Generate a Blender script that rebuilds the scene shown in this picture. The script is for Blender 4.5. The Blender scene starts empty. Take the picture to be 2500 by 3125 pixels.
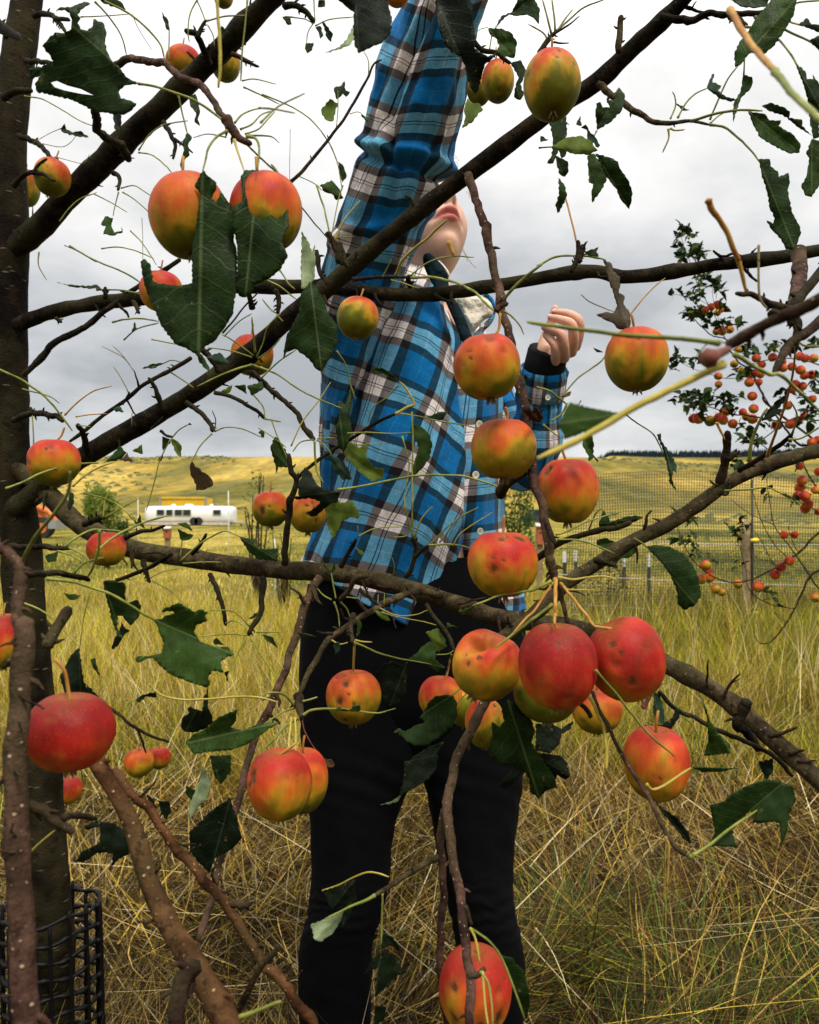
import bpy, math, random
import numpy as np
from mathutils import Vector
from mathutils.geometry import delaunay_2d_cdt

random.seed(7)
rng = np.random.default_rng(11)
scene = bpy.context.scene
COL = scene.collection

# ------------------------------------------------------------------ camera
F = 2452.0                      # focal length in pixels of the 2500 x 3125 photograph
CAMH = 1.10
cam_d = bpy.data.cameras.new("camera")
cam = bpy.data.objects.new("camera", cam_d)
COL.objects.link(cam)
cam.location = (0, 0, CAMH)
cam.rotation_euler = (math.radians(90), 0, 0)
cam_d.sensor_fit = 'VERTICAL'
cam_d.sensor_height = 24.0
cam_d.lens = 24.0 * F / 3125.0
cam_d.clip_start = 0.02
cam_d.clip_end = 3000
cam_d.dof.use_dof = True
cam_d.dof.focus_distance = 0.85
cam_d.dof.aperture_fstop = (24.0 * F / 3125.0) / 1.9
scene.camera = cam

# ------------------------------------------------------------------ sky: overcast
SUN_EL, SUN_AZ = math.radians(58), math.radians(208)
world = bpy.data.worlds.new("World")
scene.world = world
world.use_nodes = True
wn, wl = world.node_tree.nodes, world.node_tree.links
wn.clear()
def W(t, **k):
    n = wn.new(t)
    for a, b in k.items(): setattr(n, a, b)
    return n
out = W('ShaderNodeOutputWorld')
sky = W('ShaderNodeTexSky', sky_type='NISHITA')
sky.sun_disc = False
sky.sun_elevation = SUN_EL
sky.sun_rotation = SUN_AZ
bg1 = W('ShaderNodeBackground'); bg1.inputs[1].default_value = 0.05
wl.new(sky.outputs[0], bg1.inputs[0])
tc = W('ShaderNodeTexCoord')
sep = W('ShaderNodeSeparateXYZ'); wl.new(tc.outputs['Generated'], sep.inputs[0])
def wmath(op, a, b=None, clamp=False):
    n = W('ShaderNodeMath', operation=op, use_clamp=clamp)
    for i, v in enumerate((a, b)):
        if v is None: continue
        if isinstance(v, (int, float)): n.inputs[i].default_value = v
        else: wl.new(v, n.inputs[i])
    return n.outputs[0]
zc = wmath('MAXIMUM', sep.outputs[2], 0.0)
# cloud deck coordinates: the direction projected on a flat layer
den = wmath('ADD', zc, 0.28)
cx_ = wmath('DIVIDE', sep.outputs[0], den); cy_ = wmath('DIVIDE', sep.outputs[1], den)
cmb = W('ShaderNodeCombineXYZ'); wl.new(cx_, cmb.inputs[0]); wl.new(cy_, cmb.inputs[1])
cmb.inputs[2].default_value = 3.7
n1 = W('ShaderNodeTexNoise'); n1.inputs['Scale'].default_value = 1.25
n1.inputs['Detail'].default_value = 7; n1.inputs['Roughness'].default_value = 0.55
wl.new(cmb.outputs[0], n1.inputs['Vector'])
mp = W('ShaderNodeMapRange'); mp.inputs[1].default_value = 0.36; mp.inputs[2].default_value = 0.66
mp.inputs[3].default_value = 0.58; mp.inputs[4].default_value = 1.12
wl.new(n1.outputs[0], mp.inputs[0])
hi = wmath('MAXIMUM', wmath('SUBTRACT', zc, 0.45), 0.0)
lum = wmath('MULTIPLY', wmath('ADD', wmath('ADD', wmath('MULTIPLY', zc, 0.92), 0.68), wmath('MULTIPLY', wmath('MULTIPLY', hi, hi), 4.5)), mp.outputs[0])
cr = W('ShaderNodeValToRGB')
cr.color_ramp.elements[0].position = 0.30; cr.color_ramp.elements[0].color = (0.86, 0.93, 1.0, 1)
cr.color_ramp.elements[1].position = 0.90; cr.color_ramp.elements[1].color = (1.0, 0.99, 0.975, 1)
wl.new(lum, cr.inputs[0])
bg2 = W('ShaderNodeBackground')
wl.new(cr.outputs[0], bg2.inputs[0]); wl.new(wmath('MULTIPLY', lum, 0.57), bg2.inputs[1])
mixw = W('ShaderNodeMixShader'); mixw.inputs[0].default_value = 0.93
wl.new(bg1.outputs[0], mixw.inputs[1]); wl.new(bg2.outputs[0], mixw.inputs[2])
wl.new(mixw.outputs[0], out.inputs[0])

sun_d = bpy.data.lights.new("sun", 'SUN'); sun_d.energy = 1.5; sun_d.angle = math.radians(12)
sun_d.color = (1.0, 0.92, 0.80)
sun = bpy.data.objects.new("sun", sun_d); COL.objects.link(sun)
# direction from which light comes: behind the camera, a little to the right
sdir = Vector((math.sin(SUN_AZ) * math.cos(SUN_EL) * -1.0, math.cos(SUN_AZ) * math.cos(SUN_EL), math.sin(SUN_EL)))
sun.rotation_euler = sdir.to_track_quat('Z', 'Y').to_euler()
sky.sun_rotation = math.atan2(sdir.x, sdir.y)

scene.render.engine = 'CYCLES'
scene.view_settings.view_transform = 'Standard'
scene.view_settings.look = 'None'
scene.view_settings.exposure = 0.92
scene.view_settings.gamma = 1.0
scene.cycles.max_bounces = 6
scene.cycles.transparent_max_bounces = 4

# ------------------------------------------------------------------ pixel -> place
K2 = 850.0 / 1725.0
TILES = {'A': (0, 0), 'B': (800, 0), 'C': (1650, 0), 'D': (0, 750), 'E': (800, 750), 'F': (1650, 750),
         'G': (0, 1500), 'H': (800, 1500), 'I': (1650, 1500), 'J': (0, 2325), 'K': (800, 2325), 'L': (1650, 2325)}
TK = {k: (v[0], v[1], K2) for k, v in TILES.items()}
TK['M'] = (0, 0, 2500 / 1725.0); TK['X'] = (0, 0, 1.0)
TK['P'] = (2000, 650, 500 / 1725.0); TK['Q'] = (2000, 1250, 500 / 1437.0)
TK['R'] = (900, 1550, 800 / 1725.0); TK['S'] = (1200, 450, 400 / 1437.0); TK['U'] = (1500, 880, 400 / 1437.0)

def Pt(px, py, Y):
    return np.array(((px - 1250.0) / F * Y, Y, CAMH - (py - 1562.5) / F * Y))
def parse(s, start='X'):
    t = TK[start]; pts = []; k = t[2]
    for tok in s.split():
        if tok in TK: t = TK[tok]; k = t[2]; continue
        q = tok.split(',')
        pts.append((t[0] + float(q[0]) * k, t[1] + float(q[1]) * k))
    return pts, k
def firstk(s):
    for tok in s.split():
        if tok in TK: return TK[tok][2]
    return 1.0

# numpy smooth noise (sum of random plane waves, several octaves)
class SN:
    def __init__(self, seed, octaves=4, n=7, rough=0.55):
        r = np.random.default_rng(seed); self.o = []
        for o in range(octaves):
            d = r.normal(size=(n, 3)); d /= np.linalg.norm(d, axis=1)[:, None]
            self.o.append((d * (2 ** o) * r.uniform(.7, 1.3, (n, 1)), r.uniform(0, 6.28, n), rough ** o))
    def __call__(self, p):
        p = np.asarray(p, float); s = np.zeros(p.shape[:-1]); tot = 0
        for d, ph, a in self.o:
            s += a * np.sin(p @ d.T * 3.0 + ph).sum(-1) / math.sqrt(len(ph)); tot += a
        return s / tot
sn1, sn2, sn3 = SN(1), SN(2), SN(3)

# ------------------------------------------------------------------ object helpers
def mesh_from(name, V, Fc, mats=(), uv=None, col=None, smooth=True, matidx=None):
    me = bpy.data.meshes.new(name)
    V = np.asarray(V, dtype=np.float32).reshape(-1, 3)
    if isinstance(Fc, np.ndarray):
        n, k = Fc.shape
        me.vertices.add(len(V)); me.vertices.foreach_set("co", V.ravel())
        me.loops.add(n * k); me.loops.foreach_set("vertex_index", Fc.astype(np.int32).ravel())
        me.polygons.add(n)
        me.polygons.foreach_set("loop_start", (np.arange(n) * k).astype(np.int32))
        me.polygons.foreach_set("loop_total", np.full(n, k, dtype=np.int32))
        me.update(calc_edges=True)
    else:
        me.from_pydata([tuple(v) for v in V.tolist()], [], [tuple(int(i) for i in f) for f in Fc])
    li = None
    if uv is not None:
        li = np.zeros(len(me.loops), dtype=np.int32); me.loops.foreach_get("vertex_index", li)
        l = me.uv_layers.new(name="UVMap")
        l.data.foreach_set("uv", np.asarray(uv, dtype=np.float32)[li].ravel())
    if col is not None:
        c = np.asarray(col, dtype=np.float32)
        if c.shape[1] == 3: c = np.hstack([c, np.ones((len(c), 1), np.float32)])
        a = me.color_attributes.new(name="Col", type='FLOAT_COLOR', domain='POINT')
        a.data.foreach_set("color", c.ravel())
    for m in mats: me.materials.append(m)
    if matidx is not None: me.polygons.foreach_set("material_index", np.asarray(matidx, dtype=np.int32))
    if smooth: me.polygons.foreach_set("use_smooth", np.ones(len(me.polygons), dtype=bool))
    me.update()
    return me
def obj(name, me, parent=None, loc=None, **props):
    o = bpy.data.objects.new(name, me); COL.objects.link(o)
    if parent is not None: o.parent = parent
    if loc is not None: o.location = tuple(float(c) for c in loc)
    for k, v in props.items(): o[k] = v
    return o
def thing(name, label, cat, loc, group=None):
    o = obj(name, None, None, loc, label=label, category=cat)
    o.empty_display_size = 0.1
    if group: o['group'] = group
    return o
ROOTLOC = {}
def part(name, parent, V, Fc, mats, **k):
    """mesh given in world coordinates, linked under parent (whose root stands at ROOTLOC)"""
    root = parent
    while root.parent is not None: root = root.parent
    L = np.array(root.location)
    lab = k.pop('label', None); kind = k.pop('kind', None)
    V = np.asarray(V, float).reshape(-1, 3) - L
    if not isinstance(mats, (list, tuple)): mats = [mats]
    o = obj(name, mesh_from(name, V, Fc, mats, **k), parent)
    if lab: o['label'] = lab
    if kind: o['kind'] = kind
    return o

class MB:
    """collects geometry for one mesh"""
    def __init__(s): s.V = []; s.F = []; s.n = 0; s.uv = []; s.col = []; s.mi = []
    def add(s, V, Fc, uv=None, col=None, mi=0):
        V = np.asarray(V, float).reshape(-1, 3)
        s.V.append(V); s.F += [tuple(int(i) + s.n for i in f) for f in Fc]; s.mi += [mi] * len(Fc)
        s.uv.append(np.zeros((len(V), 2)) if uv is None else uv)
        s.col.append(np.ones((len(V), 3)) if col is None else col)
        s.n += len(V)
    def box(s, c, h, rot=None, mi=0):
        c = np.array(c, float); h = np.array(h, float)
        v = np.array([(x, y, z) for x in (-1, 1) for y in (-1, 1) for z in (-1, 1)], float) * h
        if rot is not None:
            ca, sa = math.cos(rot), math.sin(rot); v = v @ np.array([[ca, sa, 0], [-sa, ca, 0], [0, 0, 1]])
        s.add(v + c, [(0, 1, 3, 2), (4, 6, 7, 5), (0, 4, 5, 1), (2, 3, 7, 6), (0, 2, 6, 4), (1, 5, 7, 3)], mi=mi)
    def part(s, name, parent, mats, smooth=True, **k):
        return part(name, parent, np.vstack(s.V), s.F, mats, uv=np.vstack(s.uv), col=np.vstack(s.col), smooth=smooth, matidx=s.mi, **k)
    def solo(s, name, mats, smooth=True, loc=(0, 0, 0), **props):
        if not isinstance(mats, (list, tuple)): mats = [mats]
        V = np.vstack(s.V) - np.array(loc)
        return obj(name, mesh_from(name, V, s.F, mats, uv=np.vstack(s.uv), col=np.vstack(s.col), smooth=smooth, matidx=s.mi), None, loc, **props)

def catmull(P, per=6):
    P = np.asarray(P, float)
    if len(P) < 3:
        t = np.linspace(0, 1, per + 1)[:, None]
        return P[0] * (1 - t) + P[-1] * t
    Q = np.vstack([2 * P[0] - P[1], P, 2 * P[-1] - P[-2]]); o = []
    for i in range(1, len(Q) - 2):
        p0, p1, p2, p3 = Q[i - 1], Q[i], Q[i + 1], Q[i + 2]
        for j in range(per):
            t = j / per
            o.append(.5 * ((2 * p1) + (-p0 + p2) * t + (2 * p0 - 5 * p1 + 4 * p2 - p3) * t * t + (-p0 + 3 * p1 - 3 * p2 + p3) * t ** 3))
    o.append(P[-1]); return np.array(o)

def tube(path, rad, seg=8, bump=0.0, seed=0, cap=True, squash=1.0):
    """V, F, uv of a tube along path; rad array or value; ends rounded"""
    P = np.asarray(path, float); n = len(P)
    R = np.full(n, rad) if np.isscalar(rad) else np.asarray(rad, float)
    T = np.gradient(P, axis=0); T /= np.maximum(np.linalg.norm(T, axis=1)[:, None], 1e-9)
    up = np.array((0.13, 0.95, 0.2)); 
    N = np.zeros_like(P)
    a = np.cross(T[0], up); a /= np.linalg.norm(a) + 1e-9; N[0] = a
    for i in range(1, n):
        a = N[i - 1] - T[i] * (N[i - 1] @ T[i]); N[i] = a / (np.linalg.norm(a) + 1e-9)
    B = np.cross(T, N)
    th = np.arange(seg) * 2 * math.pi / seg
    ring = N[:, None, :] * np.cos(th)[None, :, None] + B[:, None, :] * np.sin(th)[None, :, None] * squash
    L = np.concatenate([[0], np.cumsum(np.linalg.norm(np.diff(P, axis=0), axis=1))])
    rr = np.repeat(R[:, None], seg, 1)
    if bump:
        q = (P[:, None, :] + ring * R[:, None, None]) / max(R.mean(), 1e-5) * 0.45 + seed * 3.1
        rr = rr * (1 + bump * (SNK(q)))
    V = (P[:, None, :] + ring * rr[..., None]).reshape(-1, 3)
    uv = np.stack([np.repeat(th[None] / (2 * math.pi), n, 0), np.repeat(L[:, None], seg, 1)], -1).reshape(-1, 2)
    Fs = []
    for i in range(n - 1):
        for j in range(seg):
            k = (j + 1) % seg
            Fs.append((i * seg + j, i * seg + k, (i + 1) * seg + k, (i + 1) * seg + j))
    if cap:
        c0 = len(V); V = np.vstack([V, P[0] - T[0] * R[0] * .6, P[-1] + T[-1] * R[-1] * .6])
        uv = np.vstack([uv, [0.5, L[0]], [0.5, L[-1]]])
        for j in range(seg):
            k = (j + 1) % seg
            Fs.append((c0, k, j)); Fs.append((c0 + 1, (n - 1) * seg + j, (n - 1) * seg + k))
    return V, Fs, uv
SNK = SN(21, 3)

# ------------------------------------------------------------------ materials
def mat(name):
    m = bpy.data.materials.new(name); m.use_nodes = True
    nt = m.node_tree; b = nt.nodes['Principled BSDF']
    return m, nt, nt.nodes, nt.links, b
def node(nt, t, ins=None, **k):
    n = nt.nodes.new(t)
    for a, b in k.items(): setattr(n, a, b)
    for a, b in (ins or {}).items():
        s = n.inputs[a]
        if hasattr(b, 'node'): nt.links.new(b, s)
        else: s.default_value = b
    return n
def noise(nt, vec, scale, detail=4, rough=.55, dist=0.0):
    return node(nt, 'ShaderNodeTexNoise', {'Vector': vec, 'Scale': scale, 'Detail': detail, 'Roughness': rough, 'Distortion': dist}).outputs[0]
def ramp(nt, fac, stops):
    r = node(nt, 'ShaderNodeValToRGB', {'Fac': fac})
    e = r.color_ramp.elements
    while len(e) < len(stops): e.new(0.5)
    for i, (p, c) in enumerate(stops): e[i].position = p; e[i].color = (*c, 1) if len(c) == 3 else c
    return r.outputs[0]
def mixc(nt, f, a, b, mode='MIX'):
    n = node(nt, 'ShaderNodeMix', None, data_type='RGBA', blend_type=mode)
    for i, v in ((0, f), (6, a), (7, b)):
        if hasattr(v, 'node'): nt.links.new(v, n.inputs[i])
        elif isinstance(v, (int, float)): n.inputs[i].default_value = v
        else: n.inputs[i].default_value = (*v, 1)
    return n.outputs[2]
def mth(nt, op, a, b=None, c=None, clamp=False):
    n = nt.nodes.new('ShaderNodeMath'); n.operation = op; n.use_clamp = clamp
    for i, v in enumerate((a, b, c)):
        if v is None: continue
        if hasattr(v, 'node'): nt.links.new(v, n.inputs[i])
        else: n.inputs[i].default_value = v
    return n.outputs[0]
def bumpn(nt, b, h, strength=.4, dist=.001):
    n = node(nt, 'ShaderNodeBump', {'Height': h, 'Strength': strength, 'Distance': dist})
    nt.links.new(n.outputs[0], b.inputs['Normal'])

def bark_mat(name, dark, mid, light, speck, scale=1.0, speckcol=(.5, .4, .28)):
    m, nt, N, Lk, b = mat(name)
    tcn = node(nt, 'ShaderNodeTexCoord')
    ob = tcn.outputs['Object']
    base = ramp(nt, noise(nt, ob, 55 * scale, 6, .6), [(.34, dark), (.5, mid), (.68, light)])
    big = noise(nt, ob, 14 * scale, 3, .5)
    base = mixc(nt, mth(nt, 'MULTIPLY', ramp(nt, big, [(.42, (0, 0, 0)), (.62, (1, 1, 1))]), .5), base, mixc(nt, .62, mid, (.085, .075, .030)))
    uvm = node(nt, 'ShaderNodeMapping', {'Vector': tcn.outputs['UV'], 'Scale': (5.0, 170.0 * scale, 1)}).outputs[0]
    vor = node(nt, 'ShaderNodeTexVoronoi', {'Vector': uvm, 'Scale': 1.0, 'Randomness': 1.0}, feature='F1')
    sp = ramp(nt, vor.outputs['Distance'], [(.10, (1, 1, 1)), (.19, (0, 0, 0))])
    base = mixc(nt, mth(nt, 'MULTIPLY', sp, speck), base, speckcol)
    lich = ramp(nt, noise(nt, ob, 38 * scale, 7, .7), [(.62, (0, 0, 0)), (.70, (1, 1, 1))])
    base = mixc(nt, mth(nt, 'MULTIPLY', lich, .45), base, tuple(min(1, c * 1.9) for c in light))
    crk = ramp(nt, noise(nt, ob, 120 * scale, 6, .75), [(.36, (.25, .25, .25)), (.46, (1, 1, 1))])
    base = mixc(nt, .8, base, crk, 'MULTIPLY')
    Lk.new(base, b.inputs['Base Color'])
    b.inputs['Roughness'].default_value = .8; b.inputs['Specular IOR Level'].default_value = .08
    uv2 = node(nt, 'ShaderNodeMapping', {'Vector': tcn.outputs['UV'], 'Scale': (3.0, 380.0, 1)}).outputs[0]
    h = mth(nt, 'ADD', mth(nt, 'ADD', noise(nt, ob, 260, 4, .6), mth(nt, 'MULTIPLY', noise(nt, uv2, 1.0, 3), .3)), mth(nt, 'MULTIPLY', sp, .5))
    bumpn(nt, b, h, .9, .0020)
    return m
M = {}
M['bark'] = bark_mat('bark_branch', (.012, .008, .004), (.040, .028, .013), (.105, .078, .040), .35, 1.0, (.30, .25, .16))
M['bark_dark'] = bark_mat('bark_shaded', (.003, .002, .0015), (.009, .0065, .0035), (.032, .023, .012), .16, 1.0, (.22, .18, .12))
M['bark_red'] = bark_mat('bark_red_brown', (.016, .006, .003), (.062, .025, .009), (.13, .060, .026), .6, 1.0, (.55, .38, .20))
M['bark_purple'] = bark_mat('bark_purple_brown', (.014, .007, .005), (.050, .025, .017), (.12, .064, .046), .6, 1.0, (.62, .42, .28))
M['trunk'] = bark_mat('bark_trunk', (.002, .0013, .0009), (.006, .0036, .0022), (.024, .013, .007), .2, .6)
M['twig'] = bark_mat('bark_twig', (.007, .004, .003), (.024, .013, .008), (.060, .036, .023), .2, 1.6)

def stem_mat(name, c1, c2):
    m, nt, N, Lk, b = mat(name)
    ob = node(nt, 'ShaderNodeTexCoord').outputs['Object']
    c = ramp(nt, noise(nt, ob, 45, 4, .6), [(.38, c1), (.62, c2)])
    Lk.new(c, b.inputs['Base Color']); b.inputs['Roughness'].default_value = .6; b.inputs['Specular IOR Level'].default_value = .2
    b.inputs['Subsurface Weight'].default_value = .15; b.inputs['Subsurface Radius'].default_value = (.001, .001, .0005)
    bumpn(nt, b, noise(nt, ob, 900, 3), .4, .0005)
    return m
M['g'] = stem_mat('stem_green', (.11, .14, .020), (.27, .28, .06))
M['y'] = stem_mat('stem_yellow', (.30, .25, .03), (.46, .37, .08))
M['o'] = stem_mat('stem_orange', (.32, .13, .02), (.46, .28, .06))
M['s'] = stem_mat('stem_dry', (.16, .13, .05), (.28, .24, .10))
M['r'] = stem_mat('stem_red', (.11, .035, .025), (.22, .075, .05))

def leaf_mat(name, face, vein, trans, tw=.25, rough=.45, spots=(.20, .13, .05)):
    m, nt, N, Lk, b = mat(name)
    tcn = node(nt, 'ShaderNodeTexCoord'); uv = tcn.outputs['UV']; ob = tcn.outputs['Object']
    s = node(nt, 'ShaderNodeSeparateXYZ', {'Vector': uv})
    au = mth(nt, 'ABSOLUTE', s.outputs[0])
    # side veins slant forward from the midrib
    w = mth(nt, 'ADD', mth(nt, 'SUBTRACT', s.outputs[1], mth(nt, 'MULTIPLY', au, .62)), mth(nt, 'MULTIPLY', noise(nt, uv, 4, 3), .16))
    fr = mth(nt, 'ABSOLUTE', mth(nt, 'SUBTRACT', mth(nt, 'FRACT', mth(nt, 'MULTIPLY', w, 7.0)), .5))
    side = ramp(nt, fr, [(.0, (1, 1, 1)), (.07, (0, 0, 0))])
    mid = ramp(nt, au, [(.004, (1, 1, 1)), (.013, (0, 0, 0))])
    vm = node(nt, 'ShaderNodeMapping', {'Vector': uv, 'Scale': (1, 1, 1)}).outputs[0]
    vor = node(nt, 'ShaderNodeTexVoronoi', {'Vector': vm, 'Scale': 26.0}, feature='DISTANCE_TO_EDGE')
    fine = ramp(nt, vor.outputs['Distance'], [(.0, (1, 1, 1)), (.09, (0, 0, 0))])
    nz = noise(nt, ob, 60, 5, .6)
    dk = tuple(c * .55 for c in face); lt = tuple(min(1, c * 1.5) for c in face)
    c = ramp(nt, nz, [(.32, dk), (.5, face), (.72, lt)])
    c = mixc(nt, mth(nt, 'MULTIPLY', side, .20), c, vein)
    c = mixc(nt, mth(nt, 'MULTIPLY', fine, .10), c, vein)
    c = mixc(nt, mth(nt, 'MULTIPLY', mid, .6), c, vein)
    sp = ramp(nt, noise(nt, ob, 170, 2, .5), [(.70, (0, 0, 0)), (.76, (1, 1, 1))])
    c = mixc(nt, mth(nt, 'MULTIPLY', sp, .6), c, spots)
    Lk.new(c, b.inputs['Base Color']); b.inputs['Roughness'].default_value = rough
    b.inputs['Specular IOR Level'].default_value = .10
    h = mth(nt, 'SUBTRACT', mth(nt, 'MULTIPLY', noise(nt, ob, 330, 3), .5), mth(nt, 'ADD', mth(nt, 'MULTIPLY', side, .8), mth(nt, 'MULTIPLY', fine, .4)))
    bumpn(nt, b, h, .5, .0006)
    t = node(nt, 'ShaderNodeBsdfTranslucent'); nt.links.new(mixc(nt, .6, c, trans), t.inputs[0])
    mx = node(nt, 'ShaderNodeMixShader', {0: tw, 1: b.outputs[0], 2: t.outputs[0]})
    nt.links.new(mx.outputs[0], nt.nodes['Material Output'].inputs[0])
    return m
LM = {'d': leaf_mat('leaf_dark', (.012, .030, .005), (.10, .14, .05), (.06, .12, .02), .14),
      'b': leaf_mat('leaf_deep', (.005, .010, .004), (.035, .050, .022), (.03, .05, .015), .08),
      'm': leaf_mat('leaf_mid', (.028, .062, .009), (.15, .20, .07), (.12, .22, .03), .25),
      'l': leaf_mat('leaf_light', (.13, .19, .030), (.30, .34, .11), (.30, .38, .05), .4),
      'p': leaf_mat('leaf_pale_underside', (.27, .34, .18), (.42, .46, .25), (.3, .4, .15), .3, .6),
      'w': leaf_mat('leaf_brown', (.10, .060, .028), (.20, .13, .06), (.14, .07, .03), .15, .7),
      'k': leaf_mat('leaf_dried_grey', (.085, .070, .045), (.15, .13, .09), (.10, .08, .04), .12, .7),
      't': leaf_mat('leaf_teal', (.024, .055, .032), (.13, .17, .09), (.08, .14, .05), .2)}

# colour-attribute materials
def vc_mat(name, rough=.5, spec=.5, speck=0.0, bumps=None, sss=0.0, sssr=(.01, .004, .002), coat=0.0, tw=0.0):
    m, nt, N, Lk, b = mat(name)
    at = node(nt, 'ShaderNodeVertexColor', None, layer_name='Col').outputs[0]
    ob = node(nt, 'ShaderNodeTexCoord').outputs['Object']
    c = at
    if speck:
        v = node(nt, 'ShaderNodeTexVoronoi', {'Vector': ob, 'Scale': 520.0})
        dots = ramp(nt, v.outputs['Distance'], [(.10, (1, 1, 1)), (.22, (0, 0, 0))])
        c = mixc(nt, mth(nt, 'MULTIPLY', dots, speck), c, (.62, .44, .20))
        streak = noise(nt, node(nt, 'ShaderNodeMapping', {'Vector': ob, 'Scale': (1, 1, .22)}).outputs[0], 420, 3, .6)
        c = mixc(nt, .35, c, ramp(nt, streak, [(.3, (.55, .55, .55)), (.7, (1.0, 1.0, 1.0))]), 'MULTIPLY')
    nt.links.new(c, b.inputs['Base Color'])
    b.inputs['Roughness'].default_value = rough; b.inputs['Specular IOR Level'].default_value = spec
    if coat: b.inputs['Coat Weight'].default_value = coat; b.inputs['Coat Roughness'].default_value = .3
    if sss:
        b.inputs['Subsurface Weight'].default_value = sss; b.inputs['Subsurface Radius'].default_value = sssr
        b.inputs['Subsurface Scale'].default_value = 1.0
    if bumps: bumpn(nt, b, noise(nt, ob, bumps[0], 4, .6), bumps[1], bumps[2])
    if tw:
        t = node(nt, 'ShaderNodeBsdfTranslucent'); nt.links.new(c, t.inputs[0])
        mx = node(nt, 'ShaderNodeMixShader', {0: tw, 1: b.outputs[0], 2: t.outputs[0]})
        nt.links.new(mx.outputs[0], N['Material Output'].inputs[0])
    return m
M['apple'] = vc_mat('apple_skin', .52, .16, .14, (60, .3, .002), .04, (.005, .002, .001))
M['skin'] = vc_mat('skin', .55, .3, 0, (420, .3, .0009), .3, (.012, .005, .003))
M['grassm'] = vc_mat('grass_blades', .75, .2, tw=.25)
def plain(name, c, rough=.6, metal=0.0, nscale=40, var=.25, bump=0.0, spec=.5):
    m, nt, N, Lk, b = mat(name)
    ob = node(nt, 'ShaderNodeTexCoord').outputs['Object']
    n_ = noise(nt, ob, nscale, 5, .6)
    Lk.new(ramp(nt, n_, [(.3, tuple(x * (1 - var) for x in c)), (.7, tuple(min(1, x * (1 + var)) for x in c))]), b.inputs['Base Color'])
    b.inputs['Roughness'].default_value = rough; b.inputs['Metallic'].default_value = metal
    b.inputs['Specular IOR Level'].default_value = spec
    if bump: bumpn(nt, b, n_, bump, .002)
    return m
# ================================================================== GROUND AND HILLS
def hfun(x, y):
    x = np.asarray(x, float); y = np.asarray(y, float)
    d = np.hypot(x, y); az = np.arctan2(x, np.maximum(y, 1e-3))
    s = np.clip((d - 70) / 210, 0, 1); s = s * s * (3 - 2 * s)
    hh = 17.2 + 2.3 * np.sin(az * 3.6 + 2.35) + 1.1 * np.sin(az * 9 + 1.0)
    back = np.where(y < 0, .6, 1.0)
    h = s * hh * back
    s2 = np.clip((d - 330) / 260, 0, 1); s2 = s2 * s2 * (3 - 2 * s2)
    rk = np.clip((az - .15) / .10, 0, 1); ridge = rk * rk * (3 - 2 * rk) * (1 - np.clip((az - .8) / .4, 0, 1))
    h = h + s2 * (ridge * 23 - 12 * (1 - ridge)) * back
    h += 1.1 * sn1(np.stack([x * .012, y * .012, x * 0], -1)) * np.clip((d - 60) / 120, 0, 1)
    h += .05 * sn2(np.stack([x * .25, y * .25, x * 0], -1)) * np.clip((d - 2) / 6, 0, 1)
    return h
rr_ = np.concatenate([[0.05], np.geomspace(.5, 1500, 150)])
aa_ = np.linspace(0, 2 * math.pi, 361)[:-1]
Rg, Ag = np.meshgrid(rr_, aa_, indexing='ij')
Xg, Yg = Rg * np.sin(Ag), Rg * np.cos(Ag)
Zg = hfun(Xg, Yg)
nr, na = Rg.shape
idx = np.arange(nr * na).reshape(nr, na)
q = np.stack([idx[:-1], np.roll(idx, -1, 1)[:-1], np.roll(idx, -1, 1)[1:], idx[1:]], -1).reshape(-1, 4)
m, nt, N, Lk, b = mat('dry_field')
pos = node(nt, 'ShaderNodeNewGeometry').outputs['Position']
far = noise(nt, node(nt, 'ShaderNodeMapping', {'Vector': pos, 'Scale': (.034, .011, .02)}).outputs[0], 1.0, 7, .62)
farc = ramp(nt, far, [(.36, (.10, .10, .018)), (.45, (.20, .165, .030)), (.52, (.40, .28, .045)), (.60, (.56, .40, .090))])
sage = noise(nt, node(nt, 'ShaderNodeMapping', {'Vector': pos, 'Scale': (.26, .055, .1)}).outputs[0], 1.0, 6, .7)
farc = mixc(nt, .5, farc, ramp(nt, noise(nt, node(nt, 'ShaderNodeMapping', {'Vector': pos, 'Scale': (.5, .12, .3)}).outputs[0], 1.0, 6, .75), [(.36, (.12, .10, .05)), (.5, (.5, .5, .5)), (.62, (1, .95, .8))]), 'MULTIPLY')
farc = mixc(nt, mth(nt, 'MULTIPLY', ramp(nt, sage, [(.50, (0, 0, 0)), (.60, (1, 1, 1))]), .55), farc, (.17, .16, .06))
midn = noise(nt, node(nt, 'ShaderNodeMapping', {'Vector': pos, 'Scale': (.16, .085, 1)}).outputs[0], 1.0, 8, .68)
midc = ramp(nt, midn, [(.38, (.050, .055, .008)), (.46, (.14, .13, .018)), (.53, (.27, .21, .036)), (.61, (.42, .32, .075))])
nearn = noise(nt, pos, 22, 8, .75)
nearc = ramp(nt, nearn, [(.3, (.008, .006, .003)), (.55, (.030, .021, .008)), (.72, (.09, .062, .022))])
dist = node(nt, 'ShaderNodeVectorMath', {0: node(nt, 'ShaderNodeVectorMath', {0: pos, 1: (1, 1, 0)}, operation='MULTIPLY').outputs[0]}, operation='LENGTH').outputs['Value']
def mr(v, a, b_):
    return node(nt, 'ShaderNodeMapRange', {0: v, 1: a, 2: b_, 3: 0.0, 4: 1.0}, interpolation_type='SMOOTHSTEP').outputs[0]
c = mixc(nt, mr(dist, 6, 15), nearc, midc)
c = mixc(nt, mr(dist, 70, 130), c, farc)
Lk.new(c, b.inputs['Base Color']); b.inputs['Roughness'].default_value = .95; b.inputs['Specular IOR Level'].default_value = .1
bumpn(nt, b, mth(nt, 'ADD', noise(nt, pos, 3, 8, .75), noise(nt, pos, .6, 5, .6)), .8, .10)
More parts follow.
